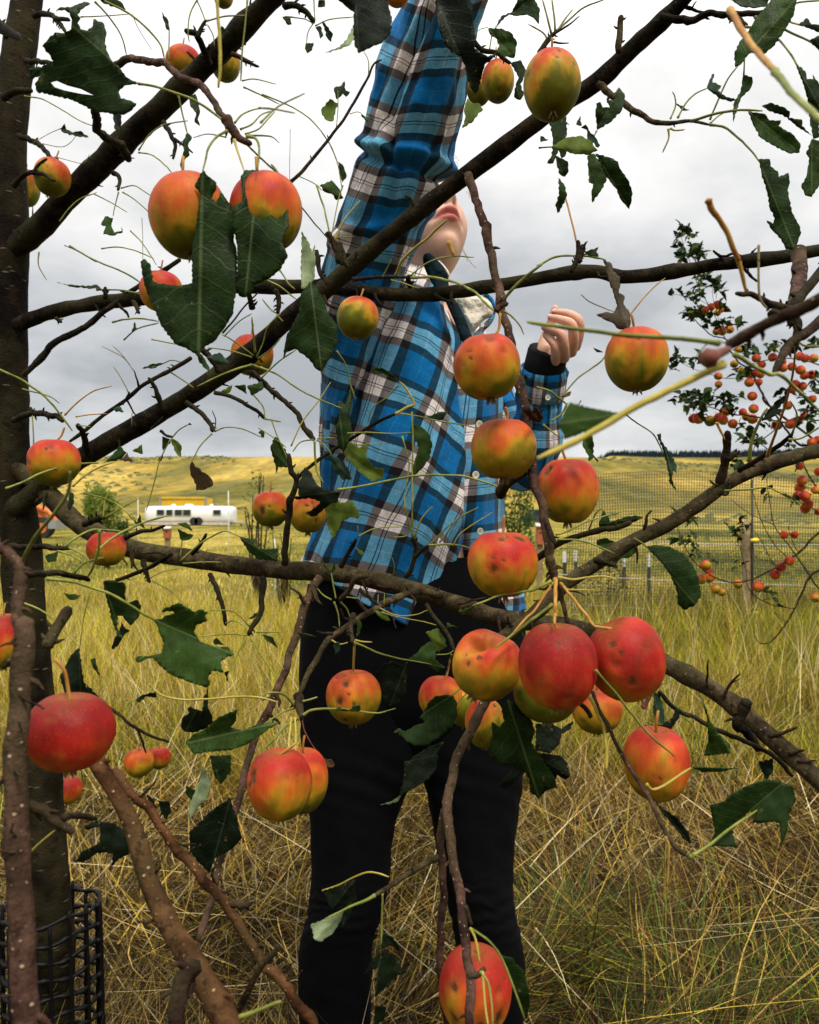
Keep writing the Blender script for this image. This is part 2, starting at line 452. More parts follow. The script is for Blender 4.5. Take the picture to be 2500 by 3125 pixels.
gme = mesh_from('ground', np.stack([Xg, Yg, Zg], -1).reshape(-1, 3), q, [m])
obj('ground', gme, kind='structure')

# ================================================================== GRASS
def blades(n, xf, yf, hgt, wid, lean, bend, cols, seed, segs=3, z0=-.01, flow=None):
    r = np.random.default_rng(seed)
    x, y = xf(r, n); 
    h = hgt(r, n, x, y); w = wid(r, n, x, y)
    az = r.uniform(0, 2 * math.pi, n) if flow is None else 2.6 * (flow(np.stack([x * .9, y * .9, x * 0], -1)) + .6 * flow(np.stack([x * 3.1, y * 3.1, x * 0 + 4], -1))) * 2 + r.normal(0, .55, n); ln = lean(r, n)
    pr = np.arctan2(y, x) + r.normal(0, .5, n)          # blade turned at random around its own stem
    tt = np.linspace(0, 1, segs + 1)
    d = np.stack([np.cos(az), np.sin(az)], -1)
    side = np.stack([-np.sin(pr), np.cos(pr), np.zeros(n)], -1)
    V = np.zeros((n, segs + 1, 2, 3)); bd = bend(r, n); lat = r.normal(0, .16, n)
    for i, t in enumerate(tt):
        a = ln + bd * t * .5  # green skin deepened at the low end, underside shade put into the colour
        hor = h * t * np.sin(a); ver = h * t * np.cos(a)
        c = np.stack([x + d[:, 0] * hor, y + d[:, 1] * hor, ver], -1)
        c[:, :2] += side[:, :2] * (lat * h * t * t)[:, None]
        c[:, 2] = np.maximum(c[:, 2], .003 + .01 * t) 
        ww = w * (1 - t ** 2 * .92) * .5
        V[:, i, 0] = c - side * ww[:, None]; V[:, i, 1] = c + side * ww[:, None]
    V[..., 2] += (hfun(x, y) + z0 + (0 if flow is None else .055 * sn3(np.stack([x * 2.6, y * 2.6, x * 0], -1))))[:, None, None]
    base = np.arange(n)[:, None] * (segs + 1) * 2
    fs = []
    for i in range(segs):
        fs.append(base + np.array([i * 2, i * 2 + 1, i * 2 + 3, i * 2 + 2]))
    Fq = np.stack(fs, 1).reshape(-1, 4)
    cc = cols(r, n, x, y)
    C = np.repeat(cc[:, None, :], (segs + 1) * 2, 1)
    return V.reshape(-1, 3), Fq, C.reshape(-1, 3)
def cone(y0, y1, k=.56, m=.35, pw=1.0):
    def f(r, n):
        y = y0 + (y1 - y0) * r.uniform(0, 1, n) ** pw
        x = r.uniform(-1, 1, n) * (y * k + m)
        return x, y
    return f
pal = {'straw': (.55, .36, .085), 'gold': (.46, .32, .045), 'brown': (.15, .072, .018), 'green': (.075, .125, .016), 'olive': (.29, .26, .018), 'lime': (.50, .47, .045), 'white': (.74, .61, .34), 'dark': (.045, .028, .012)}
PA = {k: np.array(v) for k, v in pal.items()}
def pick(names, weights):
    def f(r, n, x, y):
        w = np.array(weights, float); w /= w.sum()
        i = r.choice(len(names), n, p=w)
        c = np.array([PA[k] for k in names])[i]
        return c * np.clip(np.exp(r.normal(-.22, .55, (n, 1))), .12, 1.5)
    return f
def patchcol(base, alt, seed, sc=.9, thr=.1):
    f1, f2 = pick(*base), pick(*alt); s = SN(seed, 3); f1_ = f1; f1 = lambda r, n, x, y: f1_(r, n, x, y) * np.clip(.45 + .22 * (y[:, None] - 1.2), .5, 1.0) * (1 + .35 * s(np.stack([x * 1.7, y * 1.7, x * 0 + 8], -1)))[:, None]  # vignette-like shade put into the straw colour, darker towards the camera
    def f(r, n, x, y):
        a, b_ = f1(r, n, x, y), f2(r, n, x, y)
        k = s(np.stack([x * sc, y * sc, x * 0], -1)) > thr
        return np.where(k[:, None], b_, a)
    return f
parts_ = []
U = lambda a, b_: (lambda r, n, *_: r.uniform(a, b_, n))
hay = (('straw', 'gold', 'brown', 'olive', 'white', 'dark'), (1.5, 1.3, 6, .7, .4, 11))
grn = (('green', 'olive', 'lime', 'straw', 'brown', 'dark'), (5, 1.6, .5, .9, 3, 6))
# matted hay near, lying
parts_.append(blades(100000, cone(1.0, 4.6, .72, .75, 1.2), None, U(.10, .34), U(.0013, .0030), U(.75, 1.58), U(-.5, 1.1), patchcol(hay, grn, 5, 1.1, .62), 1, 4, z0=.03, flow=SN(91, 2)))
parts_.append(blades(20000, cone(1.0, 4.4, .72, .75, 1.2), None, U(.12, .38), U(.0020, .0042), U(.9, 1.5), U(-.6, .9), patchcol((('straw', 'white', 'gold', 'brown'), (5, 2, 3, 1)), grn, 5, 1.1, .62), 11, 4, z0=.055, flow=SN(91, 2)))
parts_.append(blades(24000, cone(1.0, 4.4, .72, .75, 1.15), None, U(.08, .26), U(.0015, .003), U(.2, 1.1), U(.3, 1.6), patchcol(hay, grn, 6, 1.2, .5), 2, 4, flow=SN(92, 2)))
# a few long fallen stalks
parts_.append(blades(1500, cone(1.5, 5, .58, .3), None, U(.30, .6), U(.002, .0034), U(1.2, 1.5), U(-.2, .3), pick(('straw', 'white', 'gold'), (4, 2, 3)), 3, 4, z0=.09))
# standing yellow-green grass
def tall_h(r, n, x, y):
    g = .5 + .5 * sn3(np.stack([x * .7, y * .5, x * 0], -1))
    return r.uniform(.16, .40, n) * (.75 + .5 * g) * np.where(y < 4, .8, 1)
std = (('lime', 'olive', 'gold', 'straw', 'green', 'white', 'brown'), (6, 3, 4, 2, 1.4, 1.0, 1))
std2 = (('olive', 'green', 'lime', 'brown', 'gold', 'dark'), (5, 4, 3, 1.5, 2, 1))
def stcol(r, n, x, y):
    a = pick(*std)(r, n, x, y); b_ = pick(*std2)(r, n, x, y)
    az = x / y; s = sn2(np.stack([x * .6, y * .35, x * 0], -1))
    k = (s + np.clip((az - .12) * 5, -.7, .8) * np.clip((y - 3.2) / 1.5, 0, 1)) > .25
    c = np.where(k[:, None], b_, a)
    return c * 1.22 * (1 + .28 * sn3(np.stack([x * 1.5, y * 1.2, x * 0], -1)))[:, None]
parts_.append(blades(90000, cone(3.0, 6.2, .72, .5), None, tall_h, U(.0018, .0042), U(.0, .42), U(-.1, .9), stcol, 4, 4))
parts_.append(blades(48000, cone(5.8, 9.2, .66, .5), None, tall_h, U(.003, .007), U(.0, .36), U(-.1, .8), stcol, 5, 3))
parts_.append(blades(26000, cone(8.8, 21, .60, .5), None, U(.03, .10), U(.006, .012), U(.0, .4), U(0, .7), stcol, 6, 2))
parts_.append(blades(12000, cone(19, 58, .60, 1, 1.4), None, U(.03, .10), U(.015, .03), U(.0, .5), U(0, .7), stcol, 16, 2))
# pale seed stalks
parts_.append(blades(1500, cone(3.6, 8, .56, .3), None, U(.45, .72), U(.0025, .0045), U(.0, .35), U(-.1, .7), pick(('straw', 'white', 'gold'), (3, 2.4, 2)), 7, 4))
parts_.append(blades(1900, cone(2.7, 4.6, .5, -.1), None, U(.25, .52), U(.002, .0045), U(.1, .8), U(-.1, .9), pick(('straw', 'white', 'gold'), (4, 3, 2)), 8, 4))
for i, (V_, F_, C_) in enumerate(parts_):
    nm = ['straw_mat', 'straw_mat', 'straw_tufts', 'fallen_stalks', 'standing_grass', 'standing_grass', 'far_grass', 'far_grass', 'seed_stalks', 'seed_stalks'][i]
    lb = ['dark matted straw lying over the ground in front', 'pale flattened straw swept over the darker mat', 'low curling tufts of dry and green grass near the feet', 'long pale fallen stalks lying across the straw',
          'standing yellow green grass behind the legs', 'standing yellow green grass before the fence', 'short grass of the field beyond the tall grass', 'rough pasture around the white trailer',
          'tall pale seed stalks above the far grass', 'pale bleached stalks rising from the straw'][i]
    obj(nm, mesh_from(nm, V_, F_, [M['grassm']], col=C_, smooth=False), kind='stuff', label=lb, category='grass')

# ================================================================== BACKGROUND THINGS
M['white_paint'] = plain('white_paint', (.78, .79, .80), .35, .0, 3, .05)
M['white_rust'] = plain('white_paint_dirty', (.55, .50, .46), .6, .0, 3, .25)
M['dark_glass'] = plain('dark_glass', (.02, .025, .03), .1)
M['yellow_paint'] = plain('yellow_paint', (.72, .46, .03), .5, 0, 2, .1)
M['orange_paint'] = plain('orange_paint', (.62, .15, .02), .5, 0, 4, .2)
M['black_rubber'] = plain('black_rubber', (.02, .02, .02), .8)
M['grey_metal'] = plain('grey_metal', (.30, .31, .32), .5, .3)
M['green_metal'] = plain('dark_green_metal', (.018, .032, .022), .6)
M['wood'] = plain('weathered_wood', (.25, .18, .085), .85, 0, 30, .4, .4)
M['wood_red'] = plain('red_stained_wood', (.36, .10, .035), .7, 0, 25, .35, .3)
M['wire'] = plain('white_wire', (.66, .66, .60), .5)
M['net'] = plain('black_net', (.03, .028, .022), .7)
M['plastic'] = plain('black_plastic', (.004, .004, .004), .5, spec=.2)
M['insul'] = plain('yellow_plastic', (.80, .62, .03), .4)
M['darkcar'] = plain('dark_blue_paint', (.03, .045, .07), .3)

def G(px, Y):   # ground point under a pixel column at distance Y
    x = (px - 1250) / F * Y
    return np.array((x, Y, float(hfun(np.array([x]), np.array([Y]))[0])))

# --- silver-white travel trailer
Y = 64.0; k = Y / F
x0, x1 = (433 - 1250) * k, (711 - 1250) * k
zb, zt = CAMH - (1602 - 1562.5) * k, CAMH - (1544 - 1562.5) * k
T = thing('travel_trailer', 'long white rounded travel trailer parked in the field below the golden hill', 'trailer', ((x0 + x1) / 2, Y + 1.2, G(570, Y)[2]))
mb = MB(); rings = []; n_r = 26
cxm, hl, hh, hw = (x0 + x1) / 2, (x1 - x0) / 2, (zt - zb) / 2, 1.2
for i in range(n_r + 1):
    t = -1 + 2 * i / n_r; u = math.sin(t * math.pi / 2) if abs(t) > .0 else t
    xx = cxm + hl * u; e = max(0.0, 1 - abs(u) ** 16) ** .42 if abs(u) < 1 else 0.05
    e = max(e, .12)
    for j in range(24):
        a = 2 * math.pi * j / 24; ca, sa = math.cos(a), math.sin(a)
        ca = math.copysign(abs(ca) ** .6, ca); sa = math.copysign(abs(sa) ** .6, sa)
        rings.append((xx, Y + 1.2 - hw * ca * e, (zb + zt) / 2 + hh * sa * (.55 + .45 * e if sa > 0 else .8 + .2 * e)))
fs = [(i * 24 + j, i * 24 + (j + 1) % 24, (i + 1) * 24 + (j + 1) % 24, (i + 1) * 24 + j) for i in range(n_r) for j in range(24)]
fs += [tuple(range(23, -1, -1)), tuple(n_r * 24 + j for j in range(24))]
mb.add(rings, fs); body = mb.part('body', T, M['white_paint'])
mb = MB(); mb.box((cxm, Y + .02 , zb + .12), (hl * .93, .03, .10)); mb.part('skirt', T, M['white_rust'], False)
for a, b_, c_, d_ in ((232, 288, 508, 548), (315, 362, 508, 552), (388, 445, 508, 552), (463, 521, 508, 552), (727, 784, 510, 545)):
    xa, xb = (400 + a / 2.875 - 1250) * k, (400 + b_ / 2.875 - 1250) * k
    za, zb2 = CAMH - (1380 + d_ / 2.875 - 1562.5) * k, CAMH - (1380 + c_ / 2.875 - 1562.5) * k
    mb = MB(); mb.box(((xa + xb) / 2, Y - .02, (za + zb2) / 2), ((xb - xa) / 2 + .06, .04, (zb2 - za) / 2 + .06)); fr = mb.part('window', T, M['grey_metal'], False)
    mb = MB(); mb.box(((xa + xb) / 2, Y - .055, (za + zb2) / 2), ((xb - xa) / 2, .03, (zb2 - za) / 2)); mb.part('pane', fr, M['dark_glass'], False)
for a, b_ in ((305, 365), (425, 522), (650, 700)):
    xa, xb = (400 + a / 2.875 - 1250) * k, (400 + b_ / 2.875 - 1250) * k
    V_, F_, u_ = tube(np.array([(xa + .15, Y + 1.2, zt), (xb - .15, Y + 1.2, zt)]), .16, 10); mb = MB(); mb.add(V_, F_); mb.part('roof_unit', T, M['white_paint'])
for px in (592, 606):
    xx = (px - 1250) * k
    th = np.linspace(0, 2 * math.pi, 17)[:-1]; mb = MB()
    V_ = [(xx + .33 * math.cos(a), Y + s, G(px, Y)[2] + .36 + .33 * math.sin(a)) for s in (-.05, .2) for a in th]
    mb.add(V_, [(i, (i + 1) % 16, 16 + (i + 1) % 16, 16 + i) for i in range(16)] + [tuple(range(15, -1, -1)), tuple(range(16, 32))]); mb.part('wheel', T, M['black_rubber'], False)
mb = MB(); mb.box((x1 + .35, Y + 1.2, zb + .1), (.5, .08, .06)); mb.box((x1 + .75, Y + 1.2, zb - .1), (.05, .05, .3)); mb.part('tow_bar', T, M['grey_metal'], False)
xa, xb = (400 + 322 / 2.875 - 1250) * k, (400 + 352 / 2.875 - 1250) * k
# --- yellow shipping container behind
Y = 74.0; k = Y / F; x0, x1 = (490 - 1250) * k, (629 - 1250) * k; zb, zt = G(560, Y)[2], CAMH - (1519 - 1562.5) * k
T = thing('shipping_container', 'yellow corrugated shipping container behind the white trailer', 'container', ((x0 + x1) / 2, Y + 1.2, zb))
nco = 38; V_ = []; 
for i in range(nco * 2 + 1):
    x = x0 + (x1 - x0) * i / (nco * 2); dy = .05 if (i // 2) % 2 else 0
    V_ += [(x, Y + dy, zb), (x, Y + dy, zt)]
f_ = [(2 * i, 2 * i + 2, 2 * i + 3, 2 * i + 1) for i in range(nco * 2)]
mb = MB(); mb.add(V_, f_); mb.box(((x0 + x1) / 2, Y + 1.3, (zb + zt) / 2), ((x1 - x0) / 2, 1.2, (zt - zb) / 2 - .02)); mb.part('body', T, M['yellow_paint'], False)
mb = MB()
for z in (zb + .06, zt): mb.box(((x0 + x1) / 2, Y - .03, z), ((x1 - x0) / 2 + .05, .05, .08))
mb.part('rail', T, M['yellow_paint'], False)
for x in (x0, x1): mb = MB(); mb.box((x, Y - .02, (zb + zt) / 2), (.08, .08, (zt - zb) / 2 + .08)); mb.part('corner_post', T, M['grey_metal'], False)
# --- orange machine behind the trunk
Y = 34.0; k = Y / F; g0 = G(150, Y)
T = thing('tractor', 'orange farm loader half hidden behind the trunk at the left', 'tractor', tuple(g0))
def bxp(px0, py0, px1, py1, y0, dy):  # box from pixel extents at the distance of Y
    return ((px0 + px1) / 2 - 1250) * k, y0, CAMH - ((py0 + py1) / 2 - 1562.5) * k, abs(px1 - px0) / 2 * k, dy, abs(py1 - py0) / 2 * k
def bpart(nm, m, *a):
    mb = MB(); c = bxp(*a); mb.box(c[:3], c[3:]); return mb.part(nm, T, m, False)
bpart('hood', M['orange_paint'], 100, 1552, 148, 1578, Y, .5)
bpart('cab', M['orange_paint'], 60, 1520, 100, 1578, Y, .6); bpart('cab_window', M['dark_glass'], 66, 1526, 94, 1552, Y - .62, .02)
bpart('chassis', M['grey_metal'], 62, 1578, 190, 1588, Y, .4)
V_, F_, u_ = tube(np.array([((130 - 1250) * k, Y - .5, CAMH + (1562.5 - 1548) * k), ((165 - 1250) * k, Y - .5, CAMH + (1562.5 - 1562) * k), ((190 - 1250) * k, Y - .5, CAMH + (1562.5 - 1596) * k)]), .13, 6)
mb = MB(); mb.add(V_, F_); mb.part('loader_arm', T, M['orange_paint'])
bpart('bucket', M['grey_metal'], 182, 1586, 206, 1612, Y - .4, .7)
for px, r in ((82, .62), (152, .42)):
    th = np.linspace(0, 2 * math.pi, 21)[:-1]; mb = MB(); xx = (px - 1250) * k
    V_ = [(xx + r * math.cos(a), Y + s, g0[2] + r + r * math.sin(a)) for s in (-.75, -.4) for a in th]
    mb.add(V_, [(i, (i + 1) % 20, 20 + (i + 1) % 20, 20 + i) for i in range(20)] + [tuple(range(19, -1, -1)), tuple(range(20, 40))]); w = mb.part('wheel', T, M['black_rubber'], False)
    mb = MB(); V_ = [(xx + r * .5 * math.cos(a), Y - .77, g0[2] + r + r * .5 * math.sin(a)) for a in th]; mb.add(V_, [tuple(range(19, -1, -1))]); mb.part('rim', w, M['orange_paint'], False)
# --- dark pickup seen beyond the birdhouse
Y = 60.0; k = Y / F; g0 = G(1630, Y)
T = thing('parked_pickup', 'small dark blue pickup parked far off behind the red birdhouse', 'pickup', tuple(g0))
x = g0[0]; prof = [(-1.0, .35), (-1.0, .85), (-.35, .9), (-.1, 1.3), (.45, 1.3), (.6, .9), (1.0, .85), (1.0, .35)]
V_ = [(x + a * .95, Y + s, g0[2] + z) for s in (-.7, .7) for a, z in prof]; n8 = len(prof)
mb = MB(); mb.add(V_, [(i, (i + 1) % n8, n8 + (i + 1) % n8, n8 + i) for i in range(n8)] + [tuple(range(n8 - 1, -1, -1)), tuple(range(n8, 2 * n8))]); mb.part('body', T, M['darkcar'], False)
mb = MB(); mb.box((x + .17, Y - .71, g0[2] + 1.08), (.24, .02, .13)); mb.part('window', T, M['dark_glass'], False)
for dx in (-.6, .6):
    th = np.linspace(0, 2 * math.pi, 15)[:-1]; mb = MB()
    V_ = [(x + dx + .3 * math.cos(a), Y + s, g0[2] + .3 + .3 * math.sin(a)) for s in (-.74, -.5) for a in th]
    mb.add(V_, [(i, (i + 1) % 14, 14 + (i + 1) % 14, 14 + i) for i in range(14)] + [tuple(range(13, -1, -1)), tuple(range(14, 28))]); mb.part('wheel', T, M['black_rubber'], False)

# --- birdhouses on posts
def birdhouse(px, ytop, ybox, w, Y, lab):
    k = Y / F; g = G(px, Y); hw = w / 2 * k
    T = thing('birdhouse', lab, 'birdhouse', tuple(g), 'wooden birdhouses on posts')
    zt = CAMH - (ytop - 1562.5) * k; zbx = CAMH - (ybox - 1562.5) * k
    mb = MB(); mb.box((g[0], Y + .02, (g[2] + zbx) / 2), (hw * .75, hw * .7, (zbx - g[2]) / 2)); mb.part('post', T, M['wood'], False)
    mb = MB(); mb.box((g[0], Y, (zt + zbx) / 2), (hw, hw, (zt - zbx) / 2)); bx = mb.part('box', T, M['wood_red'], False)
    mb = MB(); V_ = [(g[0] - hw * 1.15, Y - hw * 1.5, zt - .004), (g[0] + hw * 1.15, Y - hw * 1.5, zt - .004), (g[0] + hw * 1.15, Y + hw * 1.2, zt + hw * .5), (g[0] - hw * 1.15, Y + hw * 1.2, zt + hw * .5)]
    V_ += [(a, b_, c + .012) for a, b_, c in V_]
    mb.add(V_, [(3, 2, 1, 0), (4, 5, 6, 7), (0, 1, 5, 4), (1, 2, 6, 5), (2, 3, 7, 6), (3, 0, 4, 7)]); mb.part('lid', T, M['white_rust'], False)
    th = np.linspace(0, 2 * math.pi, 13)[:-1]; mb = MB(); zc = zt - (zt - zbx) * .35
    mb.add([(g[0] + hw * .3 * math.cos(a), Y - hw - .002, zc + hw * .3 * math.sin(a)) for a in th], [tuple(range(12))]); mb.part('entrance', T, M['dark_glass'], False)
birdhouse(1648, 1606, 1661, 23, 9.3, 'red brown birdhouse on a post right of the person')
birdhouse(511, 1613, 1642, 20, 20.0, 'small rust coloured birdhouse on a post below the white trailer')

# --- garden fence: net, posts and wires
FY = 7.3
T = thing('garden_fence', 'black net fence with wooden post, steel posts and white wires at the right', 'fence', tuple(G(2280, FY)))
gz = G(2280, FY)[2]
def fp(px, py, Y=FY): return Pt(px, py, Y)
# wooden post
rngp = np.linspace(0, 1, 9); zt = CAMH - (1597 - 1562.5) / F * FY
pth = np.array([(fp(2279 + 2 * math.sin(3 * t), 1600)[0], FY, gz - .05 + (zt - gz + .05) * t) for t in rngp])
V_, F_, u_ = tube(pth, .054 + .004 * np.cos(rngp * 5), 16, .05); mb = MB(); mb.add(V_, F_, u_); mb.part('wooden_post', T, M['wood'])
V_, F_, u_ = tube(np.array([(fp(2289, 0)[0], FY - .06, gz - .02), (fp(2287, 0)[0], FY - .06, CAMH - (1466 - 1562.5) / F * FY)]), .011, 6)
mb = MB(); mb.add(V_, F_); mb.part('steel_rod', T, M['net'])
for px, pt, pm, pb, Yp in ((1723, 1683, 1716, 1878, 8.9), (1757, 1681, 1714, 1884, 8.7), (1906, 1701, 1729, 1868, 9.2), (1981, 1692, 1731, 1880, 8.9), (1600, 1740, 1752, 1880, 8.6)):
    a, b_ = Pt(px, pt, Yp), Pt(px, pm, Yp); g = G(px, Yp)
    mb = MB(); mb.box((a[0], Yp, (b_[2] + g[2]) / 2), (.019, .004, (b_[2] - g[2]) / 2 + .02)); mb.box((a[0], Yp + .02, (b_[2] + g[2]) / 2), (.004, .018, (b_[2] - g[2]) / 2 + .02))
    p_ = mb.part('steel_post', T, M['green_metal'], False)
    mb = MB(); mb.box((a[0], Yp, (a[2] + b_[2]) / 2), (.020, .005, (a[2] - b_[2]) / 2)); mb.box((a[0], Yp + .02, (a[2] + b_[2]) / 2), (.005, .019, (a[2] - b_[2]) / 2)); mb.part('post_tip', p_, M['wire'], False)
for (xa, ya), (xb, yb), Yw in (((1690, 1648), (2620, 1662), 8.0), ((1690, 1752), (2620, 1790), 8.0), ((1690, 1838), (2620, 1890), 8.0)):
    t = np.linspace(0, 1, 14); sag = 4 * t * (1 - t)
    P_ = np.array([Pt(xa + (xb - xa) * s, ya + (yb - ya) * s + 5 * g_, Yw) for s, g_ in zip(t, sag)])
    V_, F_, u_ = tube(P_, .0035, 5); mb = MB(); mb.add(V_, F_); mb.part('wire', T, M['wire'])
for px, py in ((2304, 1649), (2309, 1871)):
    c = Pt(px, py, 7.2); mb = MB(); V_, F_, u_ = tube(np.array([c - [.035, 0, 0], c, c + [.03, 0, .004]]), [.012, .02, .014], 8); mb.add(V_, F_); mb.part('insulator', T, M['insul'])
# net
mb = MB(); xs = np.arange(fp(1735, 0)[0], fp(2700, 0)[0], .0245); ztop = lambda x: CAMH - (1448 - 1562.5 + 10 * math.sin(x * 1.7)) / F * FY
V_, Fq = [], []
def strip(a, b_, w, hz):
    n0 = len(V_)
    if hz: V_.extend([(a[0], a[1] - .001, a[2] - w), (b_[0], b_[1] - .001, b_[2] - w), (b_[0], b_[1], b_[2] + w), (a[0], a[1], a[2] + w)])
    else: V_.extend([(a[0] - w, a[1], a[2]), (a[0] + w, a[1], a[2]), (b_[0] + w, b_[1], b_[2]), (b_[0] - w, b_[1], b_[2])])
    Fq.append((n0, n0 + 1, n0 + 2, n0 + 3))
nz_ = 54
def npt(x, j):
    t = j / nz_; z = gz + (ztop(x) - gz) * t
    return (x + .012 * math.sin(t * 7 + x * 2) , FY + .07 + .02 * math.sin(x * 3 + t * 5), z + .012 * math.sin(x * 2.3 + t * 3))
for x in xs:
    for j in range(0, nz_, 6): strip(npt(x, j), npt(x, j + 6), .0026, False)
for j in range(nz_ + 1):
    for i in range(0, len(xs) - 4, 4): strip(npt(xs[i], j), npt(xs[i + 4], j), .0019, True)
mb.add(V_, Fq); mb.part('netting', T, M['net'], False, kind='stuff')

# --- foliage helpers for background plants
def crown_mesh(c, rad, n, size, seed, lm, shape=(1, 1, 1), cols=None):
    r = np.random.default_rng(seed); s = SN(seed, 3)
    d = r.normal(size=(n, 3)); d /= np.linalg.norm(d, axis=1)[:, None]
    rr = r.uniform(.35, 1, n) ** .5 * (1 + .35 * s(d * 1.4))
    p = d * rr[:, None] * np.array(shape) * rad + np.array(c)
    a = r.normal(size=(n, 3)); a /= np.linalg.norm(a, axis=1)[:, None]
    b_ = np.cross(a, r.normal(size=(n, 3))); b_ /= np.linalg.norm(b_, axis=1)[:, None]
    sz = size * r.uniform(.6, 1.4, (n, 1))
    V = np.stack([p - a * sz, p + b_ * sz * .45, p + a * sz, p - b_ * sz * .45], 1).reshape(-1, 3)
    Fq = np.arange(n * 4).reshape(-1, 4)
    uv = np.tile(np.array([(0, 0), (.4, .5), (0, 1), (-.4, .5)]), (n, 1))
    return V, Fq, uv
def shrub(px, Y, wpx, toppx, lab, name, cat, n, size, lm, seed, group=None, stems=7, crown='crown', low=.12):
    k = Y / F; g = G(px, Y); w = wpx / 2 * k; zt = CAMH - (toppx - 1562.5) * k; h = zt - g[2]
    T = thing(name, lab, cat, tuple(g), group)
    r = np.random.default_rng(seed)
    for i in range(stems):
        a = r.uniform(0, 6.28); e = g + np.array((math.cos(a) * w * r.uniform(.1, .8), math.sin(a) * w * .5, h * r.uniform(.6, .98)))
        m_ = (g + e) / 2 + r.normal(0, .05, 3) * h * .5
        V_, F_, u_ = tube(catmull([g + [0, 0, -.02], m_, e], 5), np.linspace(.012, .004, 11) * (h / 1.2), 5)
        mb = MB(); mb.add(V_, F_, u_); mb.part('stem', T, M['twig'])
    V_, Fq, uv = crown_mesh(g + [0, 0, h * (.5 + low)], 1.0, n, size, seed, lm, (w, w * .8, h * (.5 - low * .9)))
    part(crown, T, V_, Fq, LM[lm], uv=uv, smooth=False)
shrub(306, 22, 110, 1488, 'rounded green bush left of the trailer behind the big branch', 'green_bush', 'bush', 2600, .05, 'l', 31)
shrub(372, 20, 50, 1585, 'low dark green shrub right at the foot of the rounded bush', 'low_shrub', 'shrub', 700, .04, 'm', 32)
shrub(1565, 14, 150, 1455, 'leafy young tree behind the lower back of the shirt', 'young_tree', 'tree', 1500, .035, 'm', 33, stems=6)
shrub(1855, 8.4, 150, 1700, 'small dark apple sapling growing among the green steel posts', 'apple_sapling', 'sapling', 520, .018, 'd', 34, stems=5)
shrub(2068, 8.0, 95, 1845, 'low leafy weed in the grass at the foot of the net fence', 'leafy_weed', 'weed', 300, .018, 'd', 35, stems=4)
shrub(790, 9.5, 120, 1425, 'thin sapling with sparse leaves left of the shirt hem', 'thin_sapling', 'sapling', 150, .022, 'm', 36, stems=9, low=.16)
shrub(870, 7.5, 120, 1570, 'bare brown twiggy shrub in the grass left of the shirt hem', 'twiggy_shrub', 'shrub', 110, .018, 'l', 37, stems=14)
# thin rods in the grass
for px, pt, Y, lab in ((697, 1498, 17, 'thin pale stake in front of the right end of the trailer'), (421, 1520, 20, 'thin pale stake at the left end of the trailer'), (838, 1640, 9, 'short pale stake in the grass beside the brown shrub')):
    g = G(px, Y); t_ = Pt(px, pt, Y)
    V_, F_, u_ = tube(np.array([g - [0, 0, .05], (g + t_) / 2 + [.01, 0, 0], t_]), .011 * (Y / 17) ** .5, 6)
    mb = MB(); mb.add(V_, F_, u_); mb.solo('garden_stake', M['wire'], loc=tuple(g), label=lab, category='stake', group='thin stakes in the field')
# sagebrush dotted over the hill
r = np.random.default_rng(8); V_, F_ = [], []
for i in range(3200):
    a = r.uniform(-.62, .62); d = r.uniform(75, 290); x, y = math.sin(a) * d, math.cos(a) * d
    if sn1(np.array([[x * .03, y * .02, 3.0]]))[0] < (.05 if a < .1 else .25): continue
    z = float(hfun(np.array([x]), np.array([y]))[0]); w = r.uniform(.35, 1.1) * (d / 200) ** .4; hh_ = w * r.uniform(.35, .6); n0 = len(V_)
    V_ += [(x + w * .2, y, z + hh_)] + [(x + w * r.uniform(.7, 1.2) * math.cos(q_), y + w * math.sin(q_), z - .1 + (.5 * hh_ if j % 2 else 0)) for j, q_ in enumerate(np.linspace(0, 5.4, 7))]
    F_ += [(n0, n0 + 1 + j, n0 + 1 + (j + 1) % 7) for j in range(7)]
obj('sagebrush', mesh_from('sagebrush', V_, F_, [plain('sagebrush_green', (.13, .13, .055), .95, 0, .6, .4, spec=.05)], smooth=False), kind='stuff', label='low grey green sagebrush scattered over the golden hill', category='brush')
# far pine wood on the ridge
r = np.random.default_rng(5); V_, F_ = [], []
for i in range(5200):
    a = r.uniform(.20, .62); d = r.uniform(560, 700)
    x, y = math.sin(a) * d, math.cos(a) * d; px_ = 1250 + F * math.tan(a)
    z = float(hfun(np.array([x]), np.array([y]))[0])
    edge = min(1, max(0, (px_ - 1790) / 90)); hgt = r.uniform(3.6, 5.6) * (.2 + .8 * edge ** .7); w = hgt * .30
    n0 = len(V_)
    V_ += [(x, y, z + hgt)] + [(x + w * math.cos(q_), y + w * math.sin(q_), z - 1) for q_ in (0, 1.26, 2.5, 3.77, 5.03)]
    F_ += [(n0, n0 + 1 + j, n0 + 1 + (j + 1) % 5) for j in range(5)]
obj('pine_wood', mesh_from('pine_wood', V_, F_, [plain('far_pines', (.014, .022, .028), .95, 0, .3, .3, spec=.05)], smooth=False), kind='stuff', label='dark pine wood along the far ridge', category='wood')  # distance haze put into the bluish pine colour
